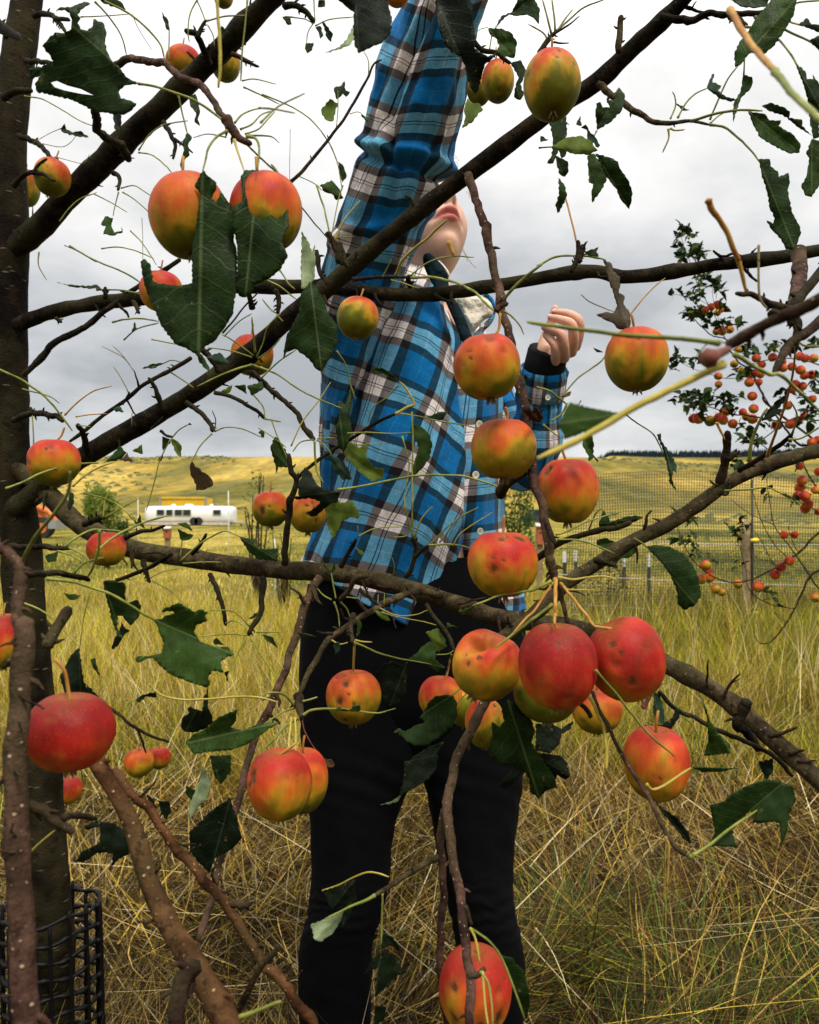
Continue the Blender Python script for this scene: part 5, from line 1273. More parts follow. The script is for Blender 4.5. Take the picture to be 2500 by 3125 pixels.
LV = """
d .60 A 855,515 770,530 735,570 750,610 800,620 845,640 820,680 770,710 700,705 600,690 560,675 450,620 350,595 230,570 215,520 250,470 260,410 330,380 300,330 262,285 300,240 340,200 400,205 440,180 445,120 430,80 400,60 345,70 370,45 450,40 520,10 560,20 500,60 480,90 500,110 480,140 500,180 540,190 575,160 580,115 640,140 660,200 650,270 665,320 690,370 740,420 790,480
d .57 A 1255,1050 1290,1090 1340,1130 1340,1170 1310,1230 1340,1250 1370,1190 1430,1270 1450,1350 1450,1500 D 1465,20 1470,230 1460,300 1440,430 1390,510 1330,590 1250,640 1230,690 1180,650 1090,610 1000,500 960,400 910,290 880,180 870,100 895,80 930,110 950,220 1000,235 1130,250 1190,230 1190,0 A 1210,1450 1225,1330 1240,1200 1205,1150
d .575 A 1600,1050 1595,1160 1620,1210 1610,1260 1650,1300 1700,1350 B 60,1340 90,1355 130,1330 160,1290 165,1350 170,1400 140,1440 120,1500 150,1560 E 160,60 110,150 50,200 -60,250 D 1640,230 1570,280 1520,320 1480,310 1465,250 1470,0 A 1440,1400 1440,1280 1500,1250 1500,1160 1490,1110 1510,1055
m .57 D 1215,640 1260,690 1290,740 1310,800 1270,760 1230,710
b .52 B 580,-30 780,-30 790,60 805,120 800,200 750,260 680,290 600,330 575,290 565,180 570,80
b .56 B 1070,-30 1290,-30 1300,100 1320,220 1320,300 1400,350 1470,320 1420,370 1380,400 1360,470 1340,560 1320,580 1290,540 1270,480 1255,400 1230,350 1180,330 1130,270 1100,200 1080,100
b .70 B 440,-30 600,-30 590,90 520,40
p .72 B 560,170 575,230 540,280 470,305 390,325 480,290 530,230
m 1.0 B 125,105 170,100 185,150 160,155
d 1.0 B 370,130 400,160 440,210 430,260 400,230 385,170
d 1.0 B 345,40 350,0 390,0 390,40 350,45
d 1.0 B 330,170 360,160 380,220 360,240 350,200
d 1.0 B 270,270 320,265 310,310 280,330 265,300
l .95 B 470,640 455,690 440,750 400,745 370,710 365,680 420,610
d .95 B 460,615 445,545 490,530 510,500 520,560 545,570 520,600 500,580 470,610
m .95 B 610,710 665,730 650,760
d .93 B 470,1000 500,1020 525,1090 500,1130 485,1090
m .93 B 355,1150 430,1115 480,1170 505,1225 460,1240 430,1200 390,1190
m .80 B 1400,175 1480,175 1540,200 1580,260 1570,330 1560,360 1500,350 1450,320 1470,280 1440,230 1410,210
d .80 B 1440,170 1480,100 1550,70 1580,0 1680,-20 1720,50 1715,150 1680,110 1640,90 1580,100 1530,90 1480,130
d .82 B 1540,390 1600,370 1640,440 1620,480 1600,520 1620,590 1600,620 1560,600 1570,520 1590,480
l .90 B 1270,610 1310,640 1345,640 1370,680 1340,700 1310,750 1240,795 1260,720 1250,690
d .73 A 1000,72 1040,120 1050,190 1030,180 1015,130
d .70 A 1160,820 1190,850 1165,900 1175,960 1150,980 1120,1040 1120,1000 1140,930 1130,880
d .70 A 1170,600 1210,580 1225,620 1240,690 1225,740 1240,780 1205,755 1215,700 1180,660
d 1.2 A 375,800 400,765 410,800 450,820 500,810 550,850 480,845 400,825
m 1.05 A 650,1340 700,1350 690,1400 710,1440 755,1430 750,1405 760,1440 700,1460 640,1450 655,1400 625,1390
d .80 A 600,-20 700,-20 750,10 780,60 700,40 640,20
d 1.2 A 180,430 230,410 270,420 250,470 190,490
d .8 A 1370,160 1420,200 1370,250 1350,230
b 1.06 A 695,700 745,700 750,740 752,815 710,800 705,750
m .72 C 1220,410 1205,415 1200,330 1230,260 1290,190 1330,110 1400,40 1440,-20 1590,-20 1570,90 1500,210 1440,290 1385,335 1340,320 1290,335 1240,400
d .70 C 1150,-20 1420,-20 1400,40 1330,50 1240,40
m .78 C 1255,465 1310,475 1315,510 1300,550 1240,610 1215,680 1195,755 1190,700 1200,630 1240,560
t .78 C 1030,545 1060,460 1075,455 1065,510 1120,530 1100,560 1150,600 1240,620 1180,630 1110,610 1060,570
m .78 C 835,640 880,655 900,675 925,680 880,685
d .74 C 1370,655 1420,635 1500,660 1545,690 1540,730 1620,740 1620,780 1680,840 1600,790 1500,710 1420,690
m .75 C 1285,690 1390,705 1420,745 1490,745 1475,780 1560,830 1610,890 1605,945 1540,950 1440,900 1360,850 1320,780
d .74 C 1350,985 1420,985 1425,1030 1470,1060 1475,1095 1535,1070 1545,1130 1530,1180 1560,1320 1600,1390 1615,1440 1590,1510 1575,1545 1520,1545 1490,1480 1430,1420 1400,1365 1440,1385 1450,1350 1420,1290 1400,1180 1370,1080
d .80 C 350,805 340,700 345,640 370,630 385,665 430,665 410,625 460,615 470,560 485,540 520,580 525,630 500,690 430,760
l .72 C 65,910 150,855 250,840 310,870 340,915 355,930 300,960 200,950 100,925
d .78 C 50,740 160,720 165,830 130,900 160,930 150,970 130,980 110,930 80,1010 40,1010 70,960 75,850
d .78 C 90,960 170,1000 175,1060 150,1095 120,1080 100,1020
m .78 C 110,1100 150,1150 165,1210 120,1310 105,1320 90,1270 115,1210
m .76 C 290,965 330,950 400,1050 410,1110 380,1170 320,1255 315,1200 325,1140 300,1130
d .75 C 340,950 430,975 480,1000 490,1040 540,1110 565,1180 565,1240 550,1295 500,1240 460,1160 410,1100
t .76 C 285,800 340,850 370,900 355,915 320,880 290,860
d .78 C 220,770 245,715 255,780
d .78 C 250,790 280,770 300,810
d .78 C 0,840 50,865 0,880
d .90 C 270,1580 300,1550 360,1530 345,1560 360,1590
d .70 C 1580,390 1640,440 1650,490 1690,490 1685,460 1725,520 1760,720 1725,700 1660,640 1640,560
d .70 C 1660,650 1725,720 1725,850 1690,860 1670,760
m .70 C 1680,860 1725,870 1760,1000 1725,1150 1680,1220 1640,1210 1615,1150 1650,1080 1665,980 1645,950
d .72 C 1600,150 1650,110 1680,150 1750,150 1725,200
d .72 C 1665,250 1740,210 1740,330
m .31 F 520,1040 460,1030 320,1005 180,970 150,1020 110,1100 150,1200 250,1165 350,1120
k .70 F 385,80 440,110 450,160 490,190 495,240 485,290 520,310 515,360 550,410 560,470 550,525 480,515 450,480 400,460 345,425 400,410 450,415 475,370 455,300 430,240 410,180 400,120
d .72 F 325,630 350,640 390,660 350,660
w .70 F 125,930 150,920 190,900 180,930 150,940
t .74 F 745,1160 750,1210 800,1280 840,1350 845,1410 820,1390 815,1450 850,1530 800,1470 785,1370 760,1270 720,1170
m .66 F 255,1190 320,1175 330,1220 325,1290 360,1330 355,1340 330,1310 300,1335 290,1290 265,1250
b .74 F 1370,1090 1400,1030 1460,960 1540,910 1520,960 1470,1010 1520,1015 1440,1060
m .80 I 1480,10 1560,50 1620,100 1600,70 1520,10
d .76 I 655,345 700,330 800,340 880,380 940,450 980,540 995,640 960,700 895,735 850,700 845,620 800,510 740,430
d .92 I 360,200 385,115 420,150 430,190 530,155 600,150 640,160 560,200 490,210 420,230 370,240
m .92 I 590,290 610,310 600,370 550,410 490,420 450,390 350,340 350,300 400,285 500,330
m .92 I 420,420 500,400 470,450 450,440
m .58 H 1310,710 1330,690 1300,730 1240,770 1215,740
d .62 R 1400,1260 1450,1290 1500,1350 1560,1400 1580,1470 1560,1550 1620,1640 1700,1760 1725,1830 1690,1850 1640,1830 1610,1920 1550,1870 1540,1780 1510,1740 1460,1720 1410,1690 1350,1690 1310,1640 1275,1650 1285,1540 1300,1480 1295,1410 1350,1440 1380,1400 1360,1340
b .66 R 1500,1740 1440,1800 1390,1850 1330,1830 1380,1780 1450,1700
b .70 I -30,1440 60,1430 130,1470 200,1420 190,1470 130,1500 120,1560 60,1624 -30,1600
b .70 L -60,-60 120,-40 160,0 185,90 150,110 100,80 90,160 30,180 0,220 -60,100
b .82 R 740,1010 735,1120 730,1220 680,1290 620,1320 580,1280 560,1180 530,1090 580,1020 650,1010 710,1040
m .80 R 740,1000 800,960 830,920 890,880 930,920 925,1000 990,1050 960,1060 940,1080 880,1040 830,1010
d .72 R 1040,1230 1070,1290 1065,1370 1040,1440 960,1500 880,1560 800,1570 740,1540 700,1500 650,1480 680,1450 730,1470 800,1430 860,1410 820,1380 850,1340 880,1280 920,1240 980,1230
b .76 R 980,1540 940,1640 930,1720 880,1770 790,1810 720,1870 700,1900 690,1890 720,1760 730,1700 780,1640 880,1570
p .76 R 705,1885 680,1930 630,1950 560,1955 640,1930
l .82 R 860,820 940,790 980,850 1000,910 950,950 900,910 890,860
m .80 R 1000,755 1030,770 1080,785 1000,785
m .76 R 415,730 440,760 430,820 405,850
t .76 R 255,900 290,880 300,930 270,970
d .72 R 0,812 60,825 145,845 50,850
m .68 R 260,1330 290,1305 310,1320 370,1325 380,1300 430,1295 430,1335 340,1340
m .62 R 155,300 200,370 240,420 265,340 270,400 240,430 200,400
l .78 R 520,680 560,680 600,690 630,740 600,745 560,720
l .86 R 395,260 440,280 455,310 425,310
w .74 R 175,1650 240,1655 265,1690 250,1710 200,1700
d .92 E 470,960 520,980 550,870 555,960 545,1050 555,1150 540,1200 510,1290 470,1240 455,1130 480,1050
l .92 E 505,1290 545,1210 600,1250 655,1240 640,1290 690,1370 750,1380 750,1440 690,1465 650,1440 600,1400 550,1340
t .93 E 420,1290 500,1330 540,1390 555,1450 500,1450 440,1390
m .95 E 50,1250 80,1180 120,1220 160,1290 165,1370 100,1370 90,1410 80,1350
d .90 E 850,840 810,830 750,790 690,795 685,760 740,755 800,790
t .90 E 1020,1060 1090,1030 1150,1025 1120,1080 1060,1080
m .88 E 935,1100 1000,1130 1040,1170 1055,1230 1040,1310 1000,1370 950,1420 920,1420 940,1350 970,1250 940,1180
p .84 B 245,1430 290,1500 310,1560 E 325,-10 330,100 325,200 300,240 260,270 245,270 240,150 245,0
d .82 E 300,220 340,260 380,330 400,400 440,460 465,490 470,600 430,680 400,730 370,780 330,760 290,700 250,670 200,640 150,660 130,700 140,620 150,560 200,470 230,400 240,300
b .90 H 160,35 230,30 220,-30 E 265,1370 300,1400 340,1480 400,1510 H 480,0 470,60 420,80 380,110 340,150 300,155 275,130 330,100 360,60 290,40 230,50
l .92 H 375,40 400,35 460,45 480,70 560,55 605,140 600,165 540,160 490,190 480,220 440,300 410,230 390,120
w .70 D 1190,1335 1210,1370 1240,1380 1250,1400 1290,1420 1315,1450 1320,1485 1270,1510 1215,1515 1215,1480 1180,1420 1175,1370
m .97 D 655,1335 700,1290 745,1240 785,1280 760,1310 720,1335
w .96 D 740,1330 790,1280 800,1310 830,1335
l .98 D 820,1270 880,1230 885,1290 850,1280
l 1.05 D 1060,1190 1100,1210 1125,1240 1120,1310 1090,1280 1065,1230
d 1.05 D 1005,1180 1050,1195 1060,1210 1010,1270 1005,1230
d 1.05 D 1160,1110 1175,1095 1190,1110
d 1.05 D 980,1330 1010,1280 1010,1310 990,1340
d 1.12 D 630,270 570,265 450,255 350,225 430,240 530,250 600,240
m .62 D 815,535 835,470 850,515
m 1.0 D 1010,730 950,760 880,760 930,735 1000,725
t .9 D 1280,690 1360,660 1400,700 1420,730 1360,740
m .92 D 1530,870 1620,840 1635,880 1560,930
m .92 D 1450,870 1520,860 1530,920 1480,890
l .96 D 1370,900 1440,860 1430,900 1400,915
m 1.02 D 1600,1160 1625,1140 1640,1160 1635,1190
t 1.08 D 700,1010 740,990 770,1030 720,1030
d .95 G 430,0 455,10 460,60 435,120 420,100
m .55 G 945,790 1000,790 1020,770 1080,755 1070,740 1000,745 1020,720 1080,700 1110,690 1160,720 1210,745 1240,730 1290,745 1270,770 1285,800 1215,830 1200,870 1240,930 1330,960 1410,960 1450,1010 1400,1030 1365,1060 1385,1120 1310,1110 1290,1160 1300,1200 1280,1215 1200,1190 1120,1160 1050,1130 990,1080 950,1030 900,1040 860,1060 840,1050 850,1020 920,1020 1000,1000 1015,940 990,880 970,820
d .66 G 640,555 700,550 770,565 780,600 770,640 790,690 850,670 875,710 860,780 810,830 780,800 760,770 725,770 730,850 760,910 730,900 690,790 670,700 650,620
b .68 G 750,810 780,850 805,860 770,890 740,940 705,980 690,970 710,910 740,870
b .60 G 490,965 440,1010 410,1070 370,1150 400,1250 500,1280 560,1250 520,1180 505,1080
b .62 G 530,1190 600,1260 690,1350 720,1440 720,1500 700,1540 660,1400 560,1270
b .66 G 1290,1200 1290,1340 1310,1380 1320,1430 1270,1470 1210,1490 1150,1490 1120,1460 1130,1400 1170,1370 1160,1345 1180,1330 1200,1345 1255,1360 1262,1280
m .66 G 1725,1430 1640,1490 1540,1560 1440,1600 1330,1610 1200,1624 1150,1560 1200,1500 1260,1480 1350,1400 1470,1350 1460,1420 1430,1460 1500,1480 1600,1440
d .70 G 840,1290 880,1260 960,1240 970,1275 900,1270 865,1310
d .66 G 280,400 320,385 360,370 350,430 300,440
m .6 G 390,630 450,635 500,640 470,670 430,670
d .7 G 560,1040 590,1030 600,1080 620,1140 580,1100
d .88 G 850,190 865,140 880,190 900,230 850,205 790,140 830,160
m .92 G 1095,200 1150,190 1180,220 1195,245 1150,225
m .92 G 1120,300 1110,260 1100,230 1160,260 1200,270 1170,300 1130,305
d .90 G 1480,280 1585,295 1575,340 1640,360 1720,350 1725,430 1600,420 1540,370
m .9 G 1620,885 1690,900 1720,970 1660,930
d .9 G 1390,1120 1420,1110 1410,1180
m .9 G 1540,790 1600,740 1590,770 1560,790
m .9 G 1320,930 1340,905 1390,950 1330,950
b .64 J 620,370 700,380 760,420 820,400 825,520 800,570 740,600 690,650 700,570 640,560 590,570 520,620 470,620 500,560 620,500
b .64 J 520,400 600,360 620,400 540,420
p .64 J 1250,10 1290,90 1305,160 1280,230 1220,290 1180,360 1165,330 1175,260 1210,180 1240,100
d .68 J 1300,-40 1430,-40 1430,60 1370,140 1330,90
b .64 J 1430,220 1440,290 1470,340 1480,420 1500,470 1440,540 1400,560 1330,600 1300,690 1230,620 1180,560 1170,440 1230,380 1300,310
b .8 J 980,240 1050,250 1060,300 1030,360 1000,320
b .8 J 910,200 950,230 970,290 920,270
d .68 J 1150,150 1210,180 1190,240 1160,210
m .68 I 1180,1620 1170,1560 1100,1500 1050,1420 1010,1290 970,1240 1000,1300 1030,1400 1040,1540 1010,1640
b .66 I 830,1350 865,1350 860,1400 810,1470 720,1480 700,1510 650,1490 640,1450 760,1440 820,1400
t .68 I 700,1240 740,1260 760,1340 770,1430 740,1440 700,1380
d .54 L 1300,300 1190,420 1200,490 1220,530 1150,525 1080,520 1030,530 1080,440 1060,330 1045,270 1140,245 1180,200 1300,140 1400,110 1480,120 1560,150 1580,230 1540,330 1530,420 1500,500 1470,560 1490,480 1480,380 1450,370 1350,380 1320,375
d .55 L 930,30 1000,30 1100,35 1230,40 1100,62 1000,65
b .56 L 690,220 760,290 840,340 920,440 930,510 890,480 800,370 730,280
b .72 L 1350,0 1440,-20 1440,60 1400,110 1370,60
b .58 K 575,730 585,860 540,880 480,890 430,910 400,860 375,800 480,765
p .55 K 505,915 490,980 440,1060 360,1115 325,1100 300,1010 400,970
b .56 K 540,865 570,885 550,950 500,1020 490,980 505,910
b .58 K 745,1065 800,1080 850,1140 850,1175 800,1135 740,1150
b .58 K 735,1175 800,1190 840,1250 900,1300 830,1330 760,1400 700,1460 710,1350 720,1270 630,1320 690,1220
b .58 K 700,1510 770,1520 760,1600 690,1640
d .50 K 1480,1200 1550,1215 1580,1260 1620,1290 1650,1400 1660,1500 1640,1590 1580,1500 1540,1350
b .70 K 880,0 1090,-40 1085,30 1040,100 950,160 870,200 880,100
"""
for i, ln in enumerate(LV.strip().splitlines()):
    kd, dp, sp = ln.split(None, 2)
    leaf(kd, float(dp), sp, hole='A 315,510 350,500 420,530 500,550 580,590 500,580 400,560 340,540' if i == 0 else None)

# ================================================================== APPLES
def apple(name, lab, spec, rx, ry, depth, tilt=0, pitch=0, red=.5, warm=.5, spots=(), dents=(), seed=0, stalk=None, nose=0.0, cat='apple', group='apples on the tree', res=(64, 44), calyx=True, bite=None, side=0.0):
    (c,), k = parse(spec); rx *= k; ry *= k
    C0 = Pt(c[0], c[1], depth); r_ = rx / F * depth; rz = ry / F * depth
    nu, nv = res
    th = np.linspace(0, 2 * math.pi, nu + 1)[:-1]; ph = np.linspace(0, math.pi, nv)
    PH, TH = np.meshgrid(ph, th, indexing='ij')
    lobes = 1 + .022 * np.cos(5 * TH + seed) * np.sin(PH) ** 2 * np.clip((PH - 1.2), 0, 1)
    prof = np.sin(PH) ** .93
    z = np.cos(PH)
    # broad shoulders, narrower base, hollow round the stalk and a small basin at the calyx
    w = prof * (1 + .06 * z) * lobes
    z = z - .17 * np.exp(-(PH / .27) ** 2) + .10 * np.exp(-((math.pi - PH) / .30) ** 2)
    D = np.stack([np.sin(PH) * np.cos(TH), np.sin(PH) * np.sin(TH), np.cos(PH)], -1)
    lump = 1 + .022 * SNA(D * .55 + seed * 1.7)
    Pn = np.stack([w * np.cos(TH) * lump, w * np.sin(TH) * lump, z * lump], -1)
    # rotation: pitch about x (towards camera) and tilt in the picture plane
    a, b_ = math.radians(pitch), math.radians(tilt)
    Rx = np.array([[1, 0, 0], [0, math.cos(a), -math.sin(a)], [0, math.sin(a), math.cos(a)]])
    Ry = np.array([[math.cos(b_), 0, math.sin(b_)], [0, 1, 0], [-math.sin(b_), 0, math.cos(b_)]])
    Rm = Ry @ Rx
    Dw = D @ Rm.T
    P = (Pn @ Rm.T) * np.array((r_, (r_ + rz) / 2, rz))
    # colour: ripening blush from the stalk down, streaked, over a yellow green ground
    nzv = SNA(D * 1.3 + seed * 2.3); fine = SNB(D * 2.6 + seed)
    strk = SNB(np.stack([np.cos(TH) * 3.2, np.sin(TH) * 3.2, PH * .55 + seed], -1))
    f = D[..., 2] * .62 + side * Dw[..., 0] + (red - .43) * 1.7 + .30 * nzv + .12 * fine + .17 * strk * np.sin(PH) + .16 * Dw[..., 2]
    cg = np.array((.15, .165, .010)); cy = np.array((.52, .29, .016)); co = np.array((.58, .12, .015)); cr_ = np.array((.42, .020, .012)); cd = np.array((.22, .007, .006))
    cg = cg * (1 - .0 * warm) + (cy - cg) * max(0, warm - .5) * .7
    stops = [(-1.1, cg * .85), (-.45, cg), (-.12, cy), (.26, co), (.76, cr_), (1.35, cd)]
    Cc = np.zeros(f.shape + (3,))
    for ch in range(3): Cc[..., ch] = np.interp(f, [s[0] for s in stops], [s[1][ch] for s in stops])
    Cc *= (1 + .16 * fine + .12 * SNB(D * 1.1 + seed * 3))[..., None]
    bl = np.clip(SNA(D * 2.1 + seed * 5.1) * 1.4, 0, 1)[..., None]; Cc = Cc * (1 - bl * .30) + np.array((.30, .10, .02)) * bl * .12
    rs = np.random.default_rng(seed + 50)
    sp = list(spots)
    for _ in range(rs.integers(4, 10)):
        q_ = rs.normal(size=3); q_[1] = -abs(q_[1]); q_ /= np.linalg.norm(q_); sp.append((q_[0], q_[2], rs.uniform(.012, .045), rs.uniform(.25, .8)))
    for s in sp:
        sx, sz, sr = s[:3]; dk = s[3] if len(s) > 3 else 1
        dv = np.array((sx, -math.sqrt(max(.02, 1 - sx * sx - sz * sz)), sz)); dv /= np.linalg.norm(dv)
        dd = np.linalg.norm((Dw - dv) * np.array((1 + .35 * math.sin(seed + sx * 9), 1, 1 - .3 * math.sin(seed + sz * 7))), axis=-1) * (1 + .38 * fine + .3 * SNA(D * 3.5 + seed))
        core = np.clip((sr * 1.15 - dd) / (sr * .5), 0, 1)[..., None] * dk; halo = np.exp(-(dd / (sr * 1.9)) ** 2)[..., None] * .35 * dk
        Cc = Cc * (1 - halo) + np.array((.40, .10, .03)) * halo; Cc = Cc * (1 - core) + np.array((.075, .030, .012)) * core
        P *= (1 - .045 * np.exp(-(dd / (sr * 1.3)) ** 2) * (sr / .08))[..., None]
    for s in dents:   # (x, z, radius, depth)
        sx, sz, sr, dpth = s
        yy = 1 - sx * sx - sz * sz; dv = np.array((sx, -math.sqrt(max(.0, yy)), sz)); dv /= np.linalg.norm(dv)
        dd = np.linalg.norm(Dw - dv, axis=-1) * (1 + .22 * fine)
        g_ = np.exp(-(dd / sr) ** 2); P *= (1 - dpth * g_)[..., None]
        if dpth > .2: Cc = Cc * (1 - g_[..., None] * .8) + np.array((.34, .12, .022)) * g_[..., None] * .8
    cup = np.exp(-(PH / .42) ** 2)[..., None]; Cc = Cc * (1 - cup * .55) + np.array((.30, .14, .03)) * cup * .55
    V = P.reshape(-1, 3); I = np.arange(nu * nv).reshape(nv, nu)
    Fq = np.stack([I[:-1], I[1:], np.roll(I, -1, 1)[1:], np.roll(I, -1, 1)[:-1]], -1).reshape(-1, 4)
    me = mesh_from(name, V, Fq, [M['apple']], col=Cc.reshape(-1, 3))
    o = obj(name, me, None, C0, label=lab, category=cat)
    if group: o['group'] = group
    top = C0 + (Rm @ np.array((0, 0, .80))) * np.array((r_, r_, rz)); bot = C0 + (Rm @ np.array((0, 0, -.90))) * np.array((r_, r_, rz))
    if stalk:
        pts, kk = parse(stalk); P_ = [top] + [Pt(p[0], p[1], depth + (.0)) for p in pts]
        V_, F_, u_ = tube(catmull(np.array(P_), 5), r_ * .042, 7); mb = MB(); mb.add(V_, F_, u_); mb.part('stalk', o, M['o'])
    else:
        up = (Rm @ np.array((0, 0, 1.)))
        V_, F_, u_ = tube(np.array([top, top + up * r_ * .35, top + up * r_ * .7 + [r_ * .06, 0, 0]]), r_ * .045, 6); mb = MB(); mb.add(V_, F_, u_); mb.part('stalk', o, M['o'])
    if calyx:
        mb = MB(); dn = -(Rm @ np.array((0, 0, 1.)))
        for i in range(5):
            a_ = 2 * math.pi * i / 5 + seed; s_ = Rm @ np.array((math.cos(a_), math.sin(a_), 0))
            V_, F_, u_ = tube(np.array([bot + s_ * r_ * .05 - dn * r_ * .04, bot + s_ * r_ * .11 + dn * r_ * .10, bot + s_ * r_ * .15 + dn * r_ * .22]), [r_ * .05, r_ * .045, r_ * .01], 5); mb.add(V_, F_, u_)
        mb.part('calyx', o, M['s'])
    return o
SNA, SNB = SN(31, 3), SN(32, 4)
A = apple
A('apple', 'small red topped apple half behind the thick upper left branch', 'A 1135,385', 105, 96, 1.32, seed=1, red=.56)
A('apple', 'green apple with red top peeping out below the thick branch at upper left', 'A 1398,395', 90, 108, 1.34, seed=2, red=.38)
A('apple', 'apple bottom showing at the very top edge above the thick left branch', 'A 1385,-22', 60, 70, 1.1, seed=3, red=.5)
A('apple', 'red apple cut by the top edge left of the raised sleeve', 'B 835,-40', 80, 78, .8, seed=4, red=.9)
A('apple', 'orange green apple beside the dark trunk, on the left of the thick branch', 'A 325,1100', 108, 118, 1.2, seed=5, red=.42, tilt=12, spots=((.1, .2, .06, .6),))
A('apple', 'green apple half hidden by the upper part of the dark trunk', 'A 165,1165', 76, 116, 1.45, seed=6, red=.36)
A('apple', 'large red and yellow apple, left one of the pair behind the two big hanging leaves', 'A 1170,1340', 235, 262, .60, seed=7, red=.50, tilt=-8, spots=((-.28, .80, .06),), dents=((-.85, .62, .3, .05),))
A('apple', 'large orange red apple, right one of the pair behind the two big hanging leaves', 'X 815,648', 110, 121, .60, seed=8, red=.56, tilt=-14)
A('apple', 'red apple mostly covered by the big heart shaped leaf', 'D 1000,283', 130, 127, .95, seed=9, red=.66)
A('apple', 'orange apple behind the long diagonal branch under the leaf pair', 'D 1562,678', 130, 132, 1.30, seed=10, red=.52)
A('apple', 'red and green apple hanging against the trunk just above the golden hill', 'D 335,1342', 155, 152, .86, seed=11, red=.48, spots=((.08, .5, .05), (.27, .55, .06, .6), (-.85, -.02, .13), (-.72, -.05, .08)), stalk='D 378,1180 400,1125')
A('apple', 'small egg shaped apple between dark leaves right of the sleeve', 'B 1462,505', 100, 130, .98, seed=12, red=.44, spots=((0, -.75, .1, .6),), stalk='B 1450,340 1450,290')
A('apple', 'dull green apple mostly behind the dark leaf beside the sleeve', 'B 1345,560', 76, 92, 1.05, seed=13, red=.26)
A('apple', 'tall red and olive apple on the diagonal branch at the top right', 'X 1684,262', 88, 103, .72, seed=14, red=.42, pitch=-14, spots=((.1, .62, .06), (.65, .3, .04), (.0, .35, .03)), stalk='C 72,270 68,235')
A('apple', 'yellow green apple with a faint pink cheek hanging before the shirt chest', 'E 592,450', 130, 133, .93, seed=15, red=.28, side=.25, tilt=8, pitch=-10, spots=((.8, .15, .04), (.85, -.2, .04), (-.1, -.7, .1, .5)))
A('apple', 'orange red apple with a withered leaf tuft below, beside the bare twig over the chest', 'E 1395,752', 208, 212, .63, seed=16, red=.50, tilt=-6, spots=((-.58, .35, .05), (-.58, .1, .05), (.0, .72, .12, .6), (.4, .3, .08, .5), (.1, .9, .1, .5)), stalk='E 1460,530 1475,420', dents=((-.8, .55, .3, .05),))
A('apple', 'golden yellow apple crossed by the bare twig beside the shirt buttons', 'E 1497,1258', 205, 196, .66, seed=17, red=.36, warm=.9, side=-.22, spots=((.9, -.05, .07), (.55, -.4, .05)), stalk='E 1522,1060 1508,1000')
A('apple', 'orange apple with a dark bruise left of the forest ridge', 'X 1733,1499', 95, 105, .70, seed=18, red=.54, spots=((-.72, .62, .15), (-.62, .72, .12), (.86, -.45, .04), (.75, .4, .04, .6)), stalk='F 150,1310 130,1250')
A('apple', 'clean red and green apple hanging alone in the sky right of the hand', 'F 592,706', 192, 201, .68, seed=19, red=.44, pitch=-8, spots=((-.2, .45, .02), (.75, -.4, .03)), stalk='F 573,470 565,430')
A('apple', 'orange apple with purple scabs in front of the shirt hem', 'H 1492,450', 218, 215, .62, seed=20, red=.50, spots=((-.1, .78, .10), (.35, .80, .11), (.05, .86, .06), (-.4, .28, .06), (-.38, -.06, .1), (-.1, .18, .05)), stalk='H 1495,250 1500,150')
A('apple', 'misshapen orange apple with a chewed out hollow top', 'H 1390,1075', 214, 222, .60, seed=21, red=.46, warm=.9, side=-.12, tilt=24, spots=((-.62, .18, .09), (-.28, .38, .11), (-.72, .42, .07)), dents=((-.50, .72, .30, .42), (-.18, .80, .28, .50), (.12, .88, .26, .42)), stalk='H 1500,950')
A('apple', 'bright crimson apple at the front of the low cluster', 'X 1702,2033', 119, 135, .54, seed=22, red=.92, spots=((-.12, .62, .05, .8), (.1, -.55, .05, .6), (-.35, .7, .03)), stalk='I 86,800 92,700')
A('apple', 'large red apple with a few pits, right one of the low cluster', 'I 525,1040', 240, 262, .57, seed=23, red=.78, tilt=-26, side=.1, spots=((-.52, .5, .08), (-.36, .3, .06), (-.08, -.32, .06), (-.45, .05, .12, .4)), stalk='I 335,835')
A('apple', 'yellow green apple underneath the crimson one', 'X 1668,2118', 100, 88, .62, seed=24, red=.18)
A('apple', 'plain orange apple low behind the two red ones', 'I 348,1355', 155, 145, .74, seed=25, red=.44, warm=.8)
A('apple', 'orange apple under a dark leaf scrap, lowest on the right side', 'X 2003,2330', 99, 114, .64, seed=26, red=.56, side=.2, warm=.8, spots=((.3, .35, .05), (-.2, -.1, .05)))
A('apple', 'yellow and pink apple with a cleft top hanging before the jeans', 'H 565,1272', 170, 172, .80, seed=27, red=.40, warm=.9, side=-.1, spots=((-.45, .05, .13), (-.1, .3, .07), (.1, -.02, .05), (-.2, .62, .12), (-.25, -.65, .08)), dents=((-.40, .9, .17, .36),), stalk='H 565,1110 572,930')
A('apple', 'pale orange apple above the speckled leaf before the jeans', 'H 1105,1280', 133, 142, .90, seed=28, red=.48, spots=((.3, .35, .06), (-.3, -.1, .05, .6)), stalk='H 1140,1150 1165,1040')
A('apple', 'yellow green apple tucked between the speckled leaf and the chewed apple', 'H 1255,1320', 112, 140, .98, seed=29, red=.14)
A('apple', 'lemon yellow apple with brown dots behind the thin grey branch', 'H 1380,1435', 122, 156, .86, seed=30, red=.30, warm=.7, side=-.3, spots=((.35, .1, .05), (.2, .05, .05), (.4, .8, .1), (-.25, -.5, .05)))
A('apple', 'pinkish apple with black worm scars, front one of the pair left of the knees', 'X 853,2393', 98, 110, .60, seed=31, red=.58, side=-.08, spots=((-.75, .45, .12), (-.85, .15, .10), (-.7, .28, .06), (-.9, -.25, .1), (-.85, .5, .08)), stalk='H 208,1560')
A('apple', 'orange apple, back one of the pair left of the knees', 'X 925,2380', 77, 101, .66, seed=32, red=.46)
